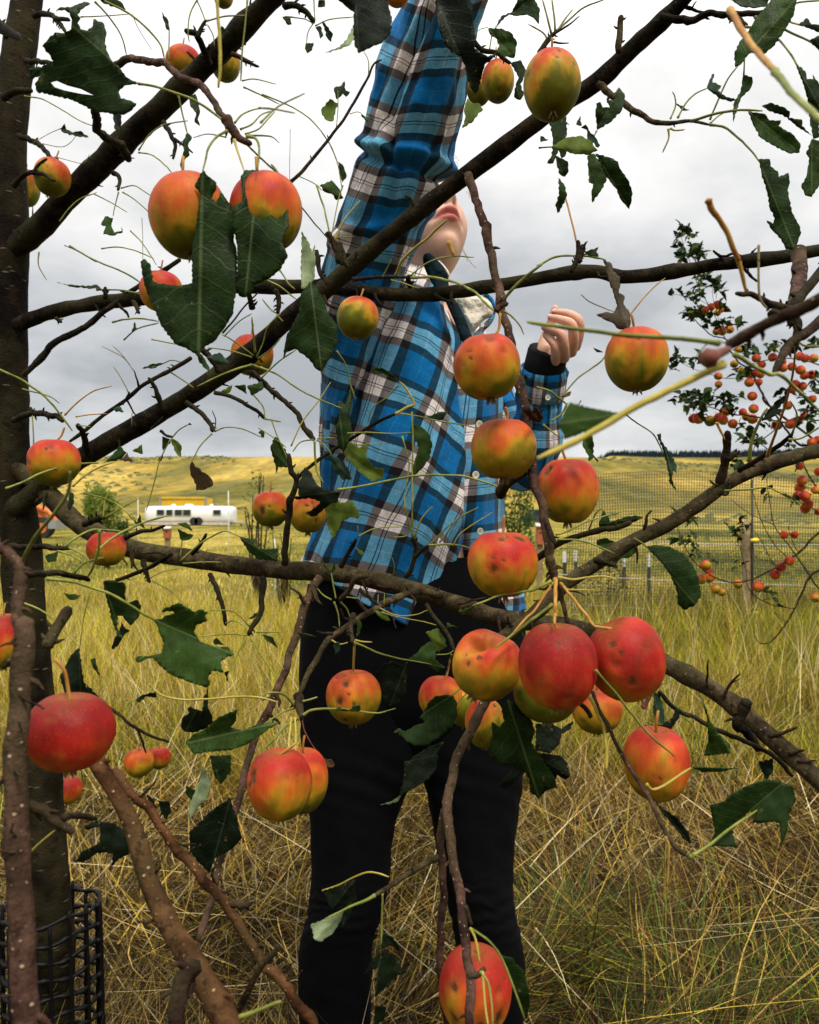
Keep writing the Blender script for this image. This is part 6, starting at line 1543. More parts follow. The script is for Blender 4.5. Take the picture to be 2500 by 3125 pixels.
A('apple', 'red pear shaped apple in front of the low thick branch on the left', 'G 662,355', 120, 112, .92, seed=33, red=.60, spots=((-.05, -.35, .08, .6), (.1, .7, .06, .5)), dents=((.95, .35, .35, .12),), stalk='G 640,250')
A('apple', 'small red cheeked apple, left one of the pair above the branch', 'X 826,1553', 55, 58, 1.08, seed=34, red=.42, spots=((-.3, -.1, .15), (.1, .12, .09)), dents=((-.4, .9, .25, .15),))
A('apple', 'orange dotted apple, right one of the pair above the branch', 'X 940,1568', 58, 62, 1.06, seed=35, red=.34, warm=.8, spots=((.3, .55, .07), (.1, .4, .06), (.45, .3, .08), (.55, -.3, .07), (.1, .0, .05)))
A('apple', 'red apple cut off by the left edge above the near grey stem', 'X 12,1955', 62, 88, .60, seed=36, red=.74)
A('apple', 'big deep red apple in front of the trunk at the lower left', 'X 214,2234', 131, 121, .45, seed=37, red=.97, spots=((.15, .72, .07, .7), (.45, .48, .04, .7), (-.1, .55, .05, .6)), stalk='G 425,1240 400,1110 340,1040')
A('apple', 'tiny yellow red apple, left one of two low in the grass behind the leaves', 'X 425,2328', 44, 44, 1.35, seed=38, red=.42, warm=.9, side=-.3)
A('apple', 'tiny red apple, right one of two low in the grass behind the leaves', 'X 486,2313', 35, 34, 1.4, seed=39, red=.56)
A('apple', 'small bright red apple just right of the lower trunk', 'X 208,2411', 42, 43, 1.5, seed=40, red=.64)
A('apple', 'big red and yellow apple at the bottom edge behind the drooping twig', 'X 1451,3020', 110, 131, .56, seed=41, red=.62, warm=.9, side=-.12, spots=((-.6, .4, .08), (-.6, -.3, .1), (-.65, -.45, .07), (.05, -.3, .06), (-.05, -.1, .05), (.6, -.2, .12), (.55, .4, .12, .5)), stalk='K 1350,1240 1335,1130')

# ================================================================== CRAB APPLE TREE
CD = 2.25
CT = thing('crab_apple_tree', 'crab apple tree with many tiny red fruits and small leaves at the right edge', 'tree', (Pt(2860, 0, CD)[0], CD, 0))
V_, F_, u_ = tube(catmull(np.array([Pt(2860, 2800, CD), Pt(2850, 2200, CD), Pt(2810, 1600, CD), Pt(2790, 1100, CD), Pt(2760, 600, CD)]), 6), np.linspace(.035, .012, 25), 14, .06)
V_[:, 2] = np.where(V_[:, 2] < .1, -.02, V_[:, 2]); mb = MB(); mb.add(V_, F_, u_); mb.part('trunk', CT, M['trunk'])
CB = """
t 22>5 2.25>2.2 Q 2480,400 1900,800 1437,1080 1300,1220 1180,1310 1050,1390 950,1440 850,1490 700,1515 560,1490 440,1420 340,1330 270,1220 200,1050 185,980
t 26>6 2.3>2.25 Q 2460,1200 1800,1300 1437,1410 1340,1490 1290,1600 1210,1770 1130,1900 1020,2030 930,2050 870,1990
t 9>5 2.25>2.25 Q 1220,1745 1050,1720 950,1680 850,1610 805,1520 800,1430 760,1270 710,1100
t 14>5 2.25>2.3 Q 1700,1800 1437,1570 1330,1420 1240,1290 1170,1190 1050,1030 1010,850 980,650 970,590
t 9>5 2.25>2.3 Q 1150,1290 1060,1200 960,1040 900,880 850,700 840,640
t 8>4 2.25>2.3 Q 1040,1010 900,950 780,880 660,780
t 8>4 2.25>2.25 Q 1050,1365 1000,1290 930,1150 860,1050
t 7>4 2.25>2.25 Q 1050,1360 1000,1330 930,1320
t 6>4 2.25>2.25 Q 1150,1860 1090,1830 1050,1780
t 16>8 2.25>2.2 P 2600,1900 2000,1700 1725,1600 1500,1540 1300,1530 1100,1570 1000,1640
t 26>7 2.3>2.2 P 2500,3200 1800,2500 1210,2040 1130,1900 1060,1770 1000,1660 880,1570 780,1440 740,1330 600,1290 480,1190 380,1090 300,1050
t 8>4 2.2>2.2 P 980,1720 840,1740 700,1735 560,1690 400,1640 270,1570 190,1500
t 10>4 2.2>2.2 P 740,1330 690,1230 650,1130 560,970 480,820 410,650 360,500 320,400 270,230 300,130
t 7>4 2.2>2.2 P 690,1220 650,1050 610,900 600,780
t 6>3 2.2>2.2 P 560,970 430,900 300,870 190,855
t 6>3 2.2>2.2 P 640,900 660,800 760,790
t 20>6 2.3>2.2 F 2300,1500 1725,1260 1600,1230 1500,1110 1400,960 1320,830
t 10>5 2.25>2.2 F 1540,1100 1300,1055 1180,1042 1050,1000 900,970
t 14>6 2.25>2.25 F 2200,1700 1800,1600 1700,1480 1640,1380 1590,1250
t 8>4 2.25>2.2 F 1500,1100 1400,1180 1340,1200 1270,1150
t 8>4 2.2>2.2 F 1440,1290 1380,1240 1290,1180
t 10>5 2.25>2.2 F 1900,1000 1725,1080 1600,1060 1500,1100
t 8>4 2.25>2.25 I 1725,130 1690,110 1600,60 1580,-10
t 5>4 2.25>2.25 I 1590,370 1570,330 1540,250 1535,210
"""
cpaths = []
for ln in CB.strip().splitlines():
    limb(ln, name='twig' if ser(ln.split()[1])[0] < 15 else 'branch', parent=CT)
    pts, k = parse(ln.split(None, 3)[3]); d0, d1 = ser(ln.split()[2]); cpaths.append((pts, d0, d1))
# leaves: few shared shapes, each an object
def small_leaf_mesh(seed):
    r = np.random.default_rng(seed); n = 9; vs = np.linspace(0, 1, n); w = .30 * np.sin(np.pi * vs ** .8) * r.uniform(.8, 1.1)
    wl_, wr = w.copy(), w.copy()
    for _ in range(r.integers(0, 3)):
        (wl_ if r.random() < .5 else wr)[r.integers(3, 7)] *= r.uniform(.2, .6)
    V, uv = [], []
    for i, t in enumerate(vs):
        zc = -.25 * t * t
        for s, ww in ((-1, wl_[i]), (0, 0), (1, wr[i])):
            V.append((s * ww, t, zc + abs(s) * ww * .45 + r.normal(0, .01))); uv.append((s * ww, t))
    Fq = []
    for i in range(n - 1):
        for j in range(2): a = i * 3 + j; Fq.append((a, a + 1, a + 4, a + 3))
    V = np.array(V); nv = len(V); V = np.vstack([V, V - np.array((0, 0, .02))]); uv = np.vstack([uv, uv])
    Fq = Fq + [tuple(i + nv for i in reversed(f)) for f in Fq]
    V = np.vstack([V, [(-.015, -.35, .02), (.015, -.35, .02), (.015, .05, 0), (-.015, .05, 0)]]); uv = np.vstack([uv, [(0, 0)] * 4]); Fq.append((2 * nv, 2 * nv + 1, 2 * nv + 2, 2 * nv + 3))
    return V, Fq, uv
slm = []
for i in range(10):
    V_, F_, u_ = small_leaf_mesh(i + 3); slm.append(mesh_from('small_leaf', V_, F_, [LM[('m', 'd', 'm', 'd', 'l')[i % 5]]], uv=u_))
from mathutils import Euler
r = np.random.default_rng(77); rootL = np.array(CT.location); cnt = 0
spots_ = []   # (tile point, count, spread)
CL = "P 300,150,5,30 P 360,230,4,40 P 260,250,4,40 P 240,330,3,30 P 380,400,7,60 P 480,440,6,50 P 320,440,5,50 P 280,480,3,30 P 430,750,5,50 P 520,660,4,30 P 640,760,6,60 P 700,800,3,40 P 400,860,6,60 P 280,860,2,30 P 190,860,1,10 P 480,850,4,50 P 420,990,3,40 P 400,1080,7,60 P 500,1120,6,60 P 340,1050,3,30 P 700,1000,4,40 P 700,1180,5,50 P 870,1180,3,40 P 830,1120,2,30 P 520,1530,4,50 P 210,1510,3,30 P 280,1540,3,30 P 180,1640,3,25 P 370,1570,2,30 P 980,1480,6,60 P 1020,1420,2,30 P 940,1660,7,60 P 860,1720,2,30 P 1200,1430,3,40 P 1290,1400,3,40 P 1660,1400,3,50 P 1320,1880,3,50 P 1660,1750,4,50 P 1690,1870,3,40 F 950,930,10,55 F 1020,950,10,50 F 880,970,6,40 F 1000,1000,8,50 F 1140,960,7,50 F 1220,945,3,30 F 1180,1000,4,40 F 1250,1120,4,40 F 1320,1190,5,50 F 1370,1220,4,40 F 1280,1180,3,30 F 1420,1110,4,40 F 1640,1080,6,50 F 1680,1020,5,50 F 1560,1260,5,60 F 1610,950,4,50 F 1210,1350,5,40 F 1250,1360,4,30 F 1650,1300,4,50 F 1600,1560,3,40 Q 190,950,5,60 Q 280,970,4,60 Q 240,1130,4,60 Q 350,1150,5,60 Q 380,1260,4,60 Q 480,1330,2,30 Q 760,1000,4,50 Q 740,1090,3,40 Q 660,1070,2,30 Q 1000,750,2,40 Q 970,1590,2,20 Q 1040,1670,2,30 Q 740,1350,2,40"
toks = CL.split(); i = 0
while i < len(toks):
    t = TK[toks[i]]; a = [float(q_) for q_ in toks[i + 1].split(',')]; i += 2
    cxp, cyp = t[0] + a[0] * t[2], t[1] + a[1] * t[2]
    for j in range(int(a[2])):
        if cnt >= 296: break
        px, py = cxp + r.normal(0, a[3] * t[2] * .55), cyp + r.normal(0, a[3] * t[2] * .45)
        o = obj('leaf', slm[int(r.integers(10))], CT, Pt(px, py, CD + r.uniform(-.08, .06)) - rootL)
        s = r.uniform(20, 40) / F * CD; o.scale = (s, s, s)
        o.rotation_euler = Euler((r.uniform(-.9, 1.4), r.uniform(-1, 1), r.uniform(0, 6.28))); cnt += 1
fol = MB(); rf_ = np.random.default_rng(55); i = 0
while i < len(toks):
    t = TK[toks[i]]; a = [float(q_) for q_ in toks[i + 1].split(',')]; i += 2
    for j in range(int(a[2] * 1.7)):
        v_, f_, u_ = small_leaf_mesh(int(rf_.integers(3, 13)))
        e_ = np.array(Euler((rf_.uniform(-.9, 1.4), rf_.uniform(-1, 1), rf_.uniform(0, 6.28))).to_matrix())
        c_ = Pt(t[0] + a[0] * t[2] + rf_.normal(0, a[3] * t[2] * .62), t[1] + a[1] * t[2] + rf_.normal(0, a[3] * t[2] * .5), CD + rf_.uniform(-.10, .10))
        fol.add((v_ @ e_.T) * rf_.uniform(14, 34) / F * CD + c_, f_, u_)
fol.part('foliage', CT, LM['d'], kind='stuff')
CA = """upper sprig under the grey branch|P 530,1020,35,r P 655,965,40,r P 590,990,38,o P 655,1050,34,o P 690,1022,30,o
sprig behind the blurred bud|P 705,1245,42,o P 785,1230,38,o P 645,1250,36,g P 872,1440,34,o
pair on the thin twig|P 663,1718,38,o P 665,1805,35,w
string on the upper twig|P 1065,1530,42,r P 1235,1520,42,r P 1335,1565,40,r P 1345,1632,42,r P 1120,1597,38,r P 830,1590,38,g P 905,1665,34,g
knot by the dark hanging twig|P 1045,1690,42,r P 1108,1702,38,o P 1090,1782,35,r P 990,1785,46,r P 1005,1712,30,r
bright bunch by the right edge|P 1520,1510,42,r P 1578,1532,40,r P 1670,1530,42,o P 1440,1620,42,r P 1530,1655,45,r P 1570,1712,42,r P 1650,1705,45,r P 1550,1825,42,r P 1475,1800,40,r P 1440,1855,42,r
pair in the right sky gap|P 1020,1930,45,r P 1652,1960,40,o
leafy bunch over the pines|F 978,1070,32,r F 948,1070,28,r F 1050,1086,32,g F 1105,1065,28,o F 1150,1028,26,o F 1130,1080,28,o F 1190,1103,27,r
row beside the leafy bunch|F 1253,1030,22,r F 1320,1010,27,o F 1312,1074,28,o F 1275,1060,24,g
row above the right branch|F 1465,1110,30,r F 1545,1105,28,r F 1590,1085,28,r F 1635,1055,24,o F 1530,990,25,r F 1680,1218,26,r F 1717,1206,26,r
bunch under the right branch|F 1605,1365,22,r F 1722,1400,24,r F 1620,1455,28,r F 1605,1500,28,r F 1595,1548,28,r F 1635,1552,30,r F 1655,1600,28,r F 1640,1628,28,r F 1702,1515,22,o F 1718,1650,20,r
pair hanging before the net|I 1508,268,24,r I 1573,268,22,r
arching twig before the net|I 1540,430,27,r I 1487,465,30,r I 1452,515,29,r I 1347,590,32,r I 1222,574,26,y I 1703,658,28,o
cluster beside the big leaf|I 1022,458,30,y I 1040,497,22,r I 995,545,28,o I 1045,535,28,o I 1087,607,26,y I 1122,625,22,y"""
ORD = ['first', 'second', 'third', 'fourth', 'fifth', 'sixth', 'seventh', 'eighth', 'ninth', 'tenth']
CN = {'r': 'red', 'o': 'orange', 'y': 'yellow orange', 'g': 'greenish', 'w': 'shrivelled brown'}
cs = 100
for ln in CA.splitlines():
    where, sp = ln.split('|'); tk = sp.split(); it = []
    for i in range(0, len(tk), 2):
        a = tk[i + 1].split(','); t = TK[tk[i]]; it.append((t[0] + float(a[0]) * t[2], t[1] + float(a[1]) * t[2], float(a[2]) * t[2], a[3]))
    it.sort()
    for q_, (px, py, rad, cc) in enumerate(it):
        cs += 1; n_ = len(it)
        lab = '%s crab apple, %s from left of the %s' % (CN[cc], ORD[q_], where)
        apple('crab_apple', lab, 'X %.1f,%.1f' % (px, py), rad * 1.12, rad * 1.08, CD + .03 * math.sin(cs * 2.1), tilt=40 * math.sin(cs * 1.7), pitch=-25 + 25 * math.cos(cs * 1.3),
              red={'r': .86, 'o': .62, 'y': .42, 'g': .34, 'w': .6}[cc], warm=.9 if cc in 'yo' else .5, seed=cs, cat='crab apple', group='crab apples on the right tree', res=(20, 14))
# ================================================================== PERSON
PL = (Pt(1255, 0, 1.40)[0], 1.40, 0.0)
PERSON = thing('person', 'person in blue plaid flannel shirt and black jeans reaching up into the tree', 'person', PL)

def plaid_mat(name, gain=1.0):
    m, nt, N, Lk, b = mat(name)
    uv = node(nt, 'ShaderNodeTexCoord').outputs['UV']; s = node(nt, 'ShaderNodeSeparateXYZ', {'Vector': uv})
    ob = node(nt, 'ShaderNodeTexCoord').outputs['Object']
    W_, K_, B_ = (.92, .84, .82), (.016, .013, .015), (.003, .155, .43)
    def yarn(t):
        f = mth(nt, 'FRACT', t)
        r_ = node(nt, 'ShaderNodeValToRGB', {'Fac': f}); r_.color_ramp.interpolation = 'CONSTANT'; e = r_.color_ramp.elements
        st = [(0, W_), (.125, K_), (.140, W_), (.172, K_), (.187, W_), (.31, K_), (.44, B_), (.65, (.10, .28, .50)), (.66, B_), (.87, K_)]
        while len(e) < len(st): e.new(.5)
        for i, (p, c) in enumerate(st): e[i].position = p; e[i].color = (*c, 1)
        return r_.outputs[0]
    cu, cv = yarn(s.outputs[0]), yarn(s.outputs[1])
    g = node(nt, 'ShaderNodeVectorMath', {0: cu, 1: cv}, operation='MULTIPLY').outputs[0]
    gm = node(nt, 'ShaderNodeSeparateXYZ', {'Vector': g})
    rt = [mth(nt, 'SQRT', o_) for o_ in gm.outputs]
    cmb_ = node(nt, 'ShaderNodeCombineXYZ', {0: rt[0], 1: rt[1], 2: rt[2]}).outputs[0]
    av = node(nt, 'ShaderNodeVectorMath', {0: cu, 1: cv}, operation='ADD').outputs[0]
    av = node(nt, 'ShaderNodeVectorMath', {0: av, 'Scale': .5}, operation='SCALE').outputs[0]
    tex = mixc(nt, .18, cmb_, av)
    fz = noise(nt, ob, 420, 4, .7); lint = noise(nt, ob, 90, 5, .6)
    tex = mixc(nt, 1.0, tex, ramp(nt, fz, [(.25, (.62, .62, .62)), (.75, (1.25, 1.25, 1.25))]), 'MULTIPLY')
    tex = mixc(nt, 1.0, tex, ramp(nt, lint, [(.25, (.8, .8, .8)), (.75, (1.12, 1.12, 1.12))]), 'MULTIPLY')
    Lk.new(tex, b.inputs['Base Color']); b.inputs['Roughness'].default_value = .95; b.inputs['Specular IOR Level'].default_value = .1
    b.inputs['Sheen Weight'].default_value = .08
    bumpn(nt, b, mth(nt, 'ADD', noise(nt, ob, 700, 3, .7), mth(nt, 'MULTIPLY', noise(nt, ob, 60, 3), 1.4)), .5, .0016)
    return m
M['plaid'] = plaid_mat('plaid_flannel')
M['denim'] = plain('black_denim', (.0028, .0028, .0036), .9, 0, 500, .5, .35, spec=.08)
M['fleece'] = plain('cream_fleece', (.78, .72, .60), .95, 0, 260, .18, 1.0, spec=.1)
M['lining'] = plain('dark_lining', (.010, .022, .030), .95, 0, 200, .4, .4, spec=.1)
M['thermal'] = plain('black_undershirt', (.006, .006, .007), .9, 0, 300, .3, .3, spec=.15)
M['button'] = plain('cream_button', (.62, .57, .44), .3, 0, 90, .12)
M['hair'] = plain('blond_hair', (.42, .32, .20), .5, 0, 60, .3)
M['boot'] = plain('brown_boot', (.06, .032, .018), .6, 0, 40, .3, .3)

def interp_tab(tab, y, j): 
    t = sorted(tab); return np.interp(y, [q_[0] for q_ in t], [q_[j] for q_ in t])
def smooth_tab(tab, y, j):
    ys = np.linspace(-26, 26, 9)
    return sum(interp_tab(tab, y + d, j) for d in ys) / 9.0
foldn, foldn2 = SN(61, 4), SN(62, 3)
def loft(tab, ytop, yhem, nt_=150, nrow=150, fold=.009, shear=.35, uvf=None, freq=95., cap=False, seed=0, flat=.85, long_=620.):
    th = np.linspace(-math.pi, math.pi, nt_ + 1)[:-1]; t = np.linspace(0, 1, nrow)
    Tt, TH = np.meshgrid(t, th, indexing='ij')
    # hem evaluated at the bottom x of each column
    yb = np.full(nt_, 0.0)
    for i, a in enumerate(th):
        y = yhem(None, a) if callable(yhem) else yhem
        if callable(yhem):
            for _ in range(4):
                xl, xr = smooth_tab(tab, np.array([y]), 1)[0], smooth_tab(tab, np.array([y]), 2)[0]
                y = .5 * y + .5 * yhem((xl + xr) / 2 + (xr - xl) / 2 * math.sin(a), a)
        yb[i] = y
    Yp = ytop + (yb[None, :] - ytop) * Tt
    xl, xr, dc, hd = [smooth_tab(tab, Yp, j) for j in (1, 2, 3, 4)]
    cx, hw = (xl + xr) / 2, (xr - xl) / 2
    st, ct = np.sin(TH), np.cos(TH)
    px = cx + hw * np.sign(st) * np.abs(st) ** flat
    dep = dc - hd * np.sign(ct) * np.abs(ct) ** flat
    s = cx + hw * TH * .92
    q_ = np.stack([(s + shear * Yp) / freq, Yp / long_, np.full_like(s, seed * 1.3)], -1)
    f = foldn(q_); f = np.sign(f) * np.abs(f) ** .8; f2 = foldn2(np.stack([s / 60, Yp / 70, s * 0 + seed], -1))
    disp = fold * f + fold * .16 * f2
    if callable(getattr(loft, 'extra', None)): disp = disp + loft.extra(s, Yp)
    V = np.stack([(px - 1250) / F * dep + disp * st, dep - disp * ct, CAMH - (Yp - 1562.5) / F * dep], -1)
    I = np.arange(nrow * nt_).reshape(nrow, nt_)
    Fq = np.stack([I[:-1], np.roll(I, -1, 1)[:-1], np.roll(I, -1, 1)[1:], I[1:]], -1).reshape(-1, 4).tolist()
    uv = uvf(s, Yp) if uvf else np.stack([s / 160, Yp / 160], -1)
    return V.reshape(-1, 3), Fq, uv.reshape(-1, 2)
loft.extra = None

shirt = MB()
body = [(1955, 900, 1322, 1.40, .115), (1900, 902, 1356, 1.40, .118), (1800, 904, 1388, 1.40, .12), (1740, 905, 1405, 1.40, .12), (1650, 940, 1436, 1.39, .12), (1600, 962, 1440, 1.39, .12), (1500, 982, 1444, 1.385, .12),
        (1400, 980, 1440, 1.38, .12), (1290, 977, 1434, 1.38, .12), (1200, 978, 1428, 1.38, .12), (1100, 982, 1418, 1.38, .12), (1034, 984, 1408, 1.38, .118), (980, 988, 1385, 1.38, .112), (912, 990, 1352, 1.385, .10), (860, 1000, 1340, 1.39, .085), (820, 1030, 1322, 1.395, .07), (780, 1110, 1300, 1.40, .05), (760, 1160, 1285, 1.40, .035)]
def hemf(x, a):
    if x is None: return 1760
    if abs(a) > 1.65: return 1750
    return float(np.interp(x, [900, 960, 1010, 1100, 1180, 1250, 1300, 1322, 1350, 1400], [1738, 1748, 1765, 1832, 1888, 1926, 1956, 1955, 1905, 1800]))
def uv_body(s, y):
    # yarn lines lean with the drape: verticals run down-left, horizontals sag to the right
    u = (s * .945 + y * .327) / 180 + .05 * foldn2(np.stack([s / 300, y / 300, s * 0], -1))
    k = np.clip((s - 980) / 450, 0, 1)
    v = (y * .93 - (s - 1100) * (.12 + .42 * k)) / 186 + .06 * foldn2(np.stack([s / 260, y / 240, s * 0 + 4], -1)) + .35
    return np.stack([u, v], -1)
def bf(s, y):   # the deep shadowed fold under the raised arm and a long ridge to its right
    xc = np.interp(y, [780, 917, 1060, 1193, 1330, 1450, 1700], [1215, 1195, 1150, 1090, 1062, 1050, 1040])
    xr = np.interp(y, [830, 940, 1080, 1250, 1400, 1620], [1290, 1325, 1368, 1400, 1412, 1400])
    w = np.clip((1560 - y) / 300, 0, 1)
    return -.020 * np.exp(-((s - xc) / 30) ** 2) * w + .012 * np.exp(-((s - xc + 52) / 30) ** 2) * w + .007 * np.exp(-((s - xr) / 20) ** 2)
loft.extra = bf
V_, F_, u_ = loft(body, 762, hemf, 170, 190, .0085, .34, uv_body, 88); shirt.add(V_, F_, u_)
loft.extra = None
# right-hand front with the buttons, behind the placket
rp = [(1930, 1470, 1602, 1.42, .07), (1830, 1440, 1598, 1.42, .08), (1700, 1400, 1556, 1.42, .09), (1600, 1360, 1536, 1.42, .10), (1480, 1340, 1536, 1.41, .105), (1350, 1320, 1538, 1.41, .107), (1200, 1310, 1530, 1.41, .105), (1080, 1330, 1505, 1.42, .09), (1000, 1360, 1470, 1.43, .07), (960, 1385, 1450, 1.44, .05)]
V_, F_, u_ = loft(rp, 962, lambda x, a: 1880 if x is None else float(np.interp(x, [1400, 1500, 1600], [1930, 1915, 1860])), 110, 130, .006, .1, lambda s, y: np.stack([(s + .06 * y) / 152 + .3, (y + .12 * s) / 165 + .1], -1), 80, seed=3); shirt.add(V_, F_, u_)
# raised sleeve, the near shoulder melts into the side panel
slv = [(1420, 988, 1042, 1.36, .05), (1300, 981, 1062, 1.345, .065), (1200, 980, 1094, 1.33, .075), (1060, 981, 1150, 1.31, .08), (950, 984, 1190, 1.29, .082), (860, 988, 1226, 1.27, .08), (800, 997, 1252, 1.255, .078), (735, 1010, 1283, 1.235, .074), (670, 1026, 1306, 1.215, .07), (600, 1046, 1340, 1.195, .068), (535, 1068, 1369, 1.18, .067), (470, 1092, 1381, 1.165, .066), (420, 1106, 1388, 1.155, .065), (340, 1124, 1410, 1.135, .064), (260, 1148, 1426, 1.12, .063), (200, 1158, 1428, 1.105, .062), (100, 1196, 1450, 1.085, .06), (0, 1244, 1482, 1.065, .057), (-150, 1300, 1520, 1.03, .052), (-330, 1370, 1545, 1.0, .046)]
def sf(s, y):
    # cloth rings where the elbow bends, and the sharp crease along the left side
    a = .010 * np.exp(-((y - 470 - (s - 1240) * .22) / 22) ** 2) - .013 * np.exp(-((y - 505 - (s - 1240) * .25) / 20) ** 2) + .008 * np.exp(-((y - 700 + (s - 1150) * .2) / 24) ** 2)
    xc = np.interp(y, [0, 150, 350, 470, 560], [1330, 1250, 1190, 1205, 1240])
    return a - .012 * np.exp(-((s - xc) / 15) ** 2) * np.clip((560 - y) / 100, 0, 1) + .006 * np.exp(-((s - xc + 34) / 20) ** 2) * np.clip((560 - y) / 100, 0, 1)
loft.extra = sf
V_, F_, u_ = loft(slv, -330, 1420, 140, 240, .0085, .28, lambda s, y: np.stack([(s + .34 * y) / 225 - .62, (y - .12 * (s - 1200) + .0006 * (s - 1230) ** 2) / 200 + .28], -1), 78, seed=7, flat=.95, long_=430); shirt.add(V_, F_, u_)
loft.extra = None
# far sleeve: bent elbow, forearm up to the cuff
sp_ = [(1400, 1010, 1.44, 80), (1470, 1160, 1.45, 84), (1540, 1320, 1.44, 82), (1592, 1420, 1.42, 80), (1626, 1390, 1.395, 78), (1640, 1300, 1.37, 76), (1650, 1210, 1.35, 73), (1660, 1130, 1.325, 68)]
C = catmull(np.array([Pt(a, b_, c) for a, b_, c, d in sp_]), 14); Rr = np.interp(np.linspace(0, 7, len(C)), range(8), [d / F * 1.37 * .98 for *_, d in sp_])
V_, F_, u_ = tube(C, Rr, 56, 0.0, cap=False)
n_, sg = len(C), 56; G3 = V_.reshape(n_, sg, 3); cen = C[:, None, :]; rad = G3 - cen; L_ = u_.reshape(n_, sg, 2)
f = foldn(np.stack([G3[..., 0] * 9, G3[..., 2] * 26, G3[..., 1] * 9], -1)); G3 = cen + rad * (1 + .13 * f)[..., None]
uvs = np.stack([L_[..., 0] * 5.2, L_[..., 1] / .085], -1).reshape(-1, 2)
shirt.add(G3.reshape(-1, 3), F_, uvs)
# cuff band with a rolled rim
T_ = C[-1] - C[-2]; T_ /= np.linalg.norm(T_); R1 = Rr[-1]
cf = np.array([C[-1] - T_ * .045, C[-1] - T_ * .03, C[-1] - T_ * .002, C[-1] + T_ * .004, C[-1] + T_ * .001, C[-1] - T_ * .02])
V_, F_, u_ = tube(cf, [R1 * 1.03, R1 * 1.06, R1 * 1.05, R1 * 1.0, R1 * .95, R1 * .93], 48, 0, cap=False); shirt.add(V_, F_, u_ * np.array((5.2, 11)))
SH = shirt.part('shirt', PERSON, M['plaid'])
mod = SH.modifiers.new('thick', 'SOLIDIFY'); mod.thickness = .0015; mod.offset = 0

# cloth pieces traced in the picture and padded to a soft thickness
def pad(name, spec, depth, infl, m_, uvk=150., dshift=None, wav=0.0, parent=None):
    pts, k = parse(spec); pts = np.array(pts)
    P2 = []
    for i in range(len(pts)):
        a, b_ = pts[i], pts[(i + 1) % len(pts)]; nn = max(1, int(np.linalg.norm(b_ - a) / 5))
        for j in range(nn): P2.append(a + (b_ - a) * j / nn)
    P2 = np.array(P2)
    if len(P2) > 30:   # round the corners a little
        for _ in range(3): P2 = (np.roll(P2, 1, 0) + P2 * 2 + np.roll(P2, -1, 0)) / 4
    pl = [Vector(tuple(p)) for p in P2]; E_ = [(i, (i + 1) % len(P2)) for i in range(len(P2))]
    def ins(x, y):
        X, Y_ = P2[:, 0], P2[:, 1]; X2, Y2 = np.roll(X, -1), np.roll(Y_, -1)
        c = ((Y_ > y) != (Y2 > y)) & (x < (X2 - X) * (y - Y_) / (Y2 - Y_ + 1e-12) + X); return c.sum() % 2 == 1
    for x in np.arange(P2[:, 0].min(), P2[:, 0].max(), 4.5):
        for y in np.arange(P2[:, 1].min(), P2[:, 1].max(), 4.5):
            if ins(x, y) and np.linalg.norm(P2 - (x, y), axis=1).min() > 2: pl.append(Vector((x, y)))
    vv, _, ff, *_ = delaunay_2d_cdt(pl, E_, [], 0, 1e-3)
    V2 = np.array([(v.x, v.y) for v in vv]); fs = [tuple(f) for f in ff if ins(*V2[list(f)].mean(0))]
    dd = np.min(np.linalg.norm(V2[:, None] - P2[None], axis=2), axis=1)
    h = infl * np.sqrt(np.clip(dd / 14, 0, 1)) 
    dep = depth + (dshift(V2) if dshift else 0)
    rip = wav * foldn(np.stack([V2[:, 0] / 40, V2[:, 1] / 40, V2[:, 0] * 0], -1))
    Vf = np.array([Pt(p[0], p[1], d) for p, d in zip(V2, dep - h - rip)]); Vb = np.array([Pt(p[0], p[1], d) for p, d in zip(V2, dep + h * .5 + .002)])
    nv = len(V2); F3 = [tuple(f) for f in fs] + [tuple(i + nv for i in reversed(f)) for f in fs]; ec = {}
    for f in fs:
        for i in range(len(f)): ec[(f[i], f[(i + 1) % len(f)])] = 1
    for (a, b_) in ec:
        if (b_, a) not in ec: F3.append((b_, a, a + nv, b_ + nv))
    uv = V2 / uvk; uv = np.vstack([uv, uv])
    return part(name, parent or PERSON, np.vstack([Vf, Vb]), F3, m_, uv=uv)
# collar and placket
pad('collar', 'S 330,1165 400,1150 480,1225 560,1310 600,1390 606,1500 612,1560 650,1640 640,1700 560,1665 470,1560 400,1450 345,1330 322,1230', 1.275, .006, M['lining'], wav=.003)
pad('fleece_edge', 'S 470,1225 500,1230 570,1300 618,1370 632,1450 640,1520 700,1640 700,1700 655,1670 610,1590 590,1480 588,1400 540,1320', 1.285, .006, M['fleece'], wav=.002)
pad('placket', 'S 560,1660 640,1650 700,1690 745,1780 800,1900 850,2030 890,2140 900,2260 860,2300 800,2240 740,2080 690,1960 640,1840 600,1750', 1.268, .004, M['lining'], wav=.002)
pad('fleece_lining', 'S 690,1640 760,1600 860,1600 1000,1630 1080,1690 1108,1760 1105,1850 1050,1870 1000,1885 940,1960 880,2030 900,2120 860,2120 800,1930 745,1810 700,1720', 1.335, .014, M['fleece'], wav=.004)
pad('collar_trim', 'S 950,1618 1040,1598 1100,1655 1132,1760 1112,1880 1055,1965 985,2015 1005,2060 960,2110 880,2090 895,2030 990,1935 1045,1880 1068,1850 1098,1840 1092,1740 1055,1665 1010,1640', 1.33, .004, M['plaid'], 120., wav=.002)
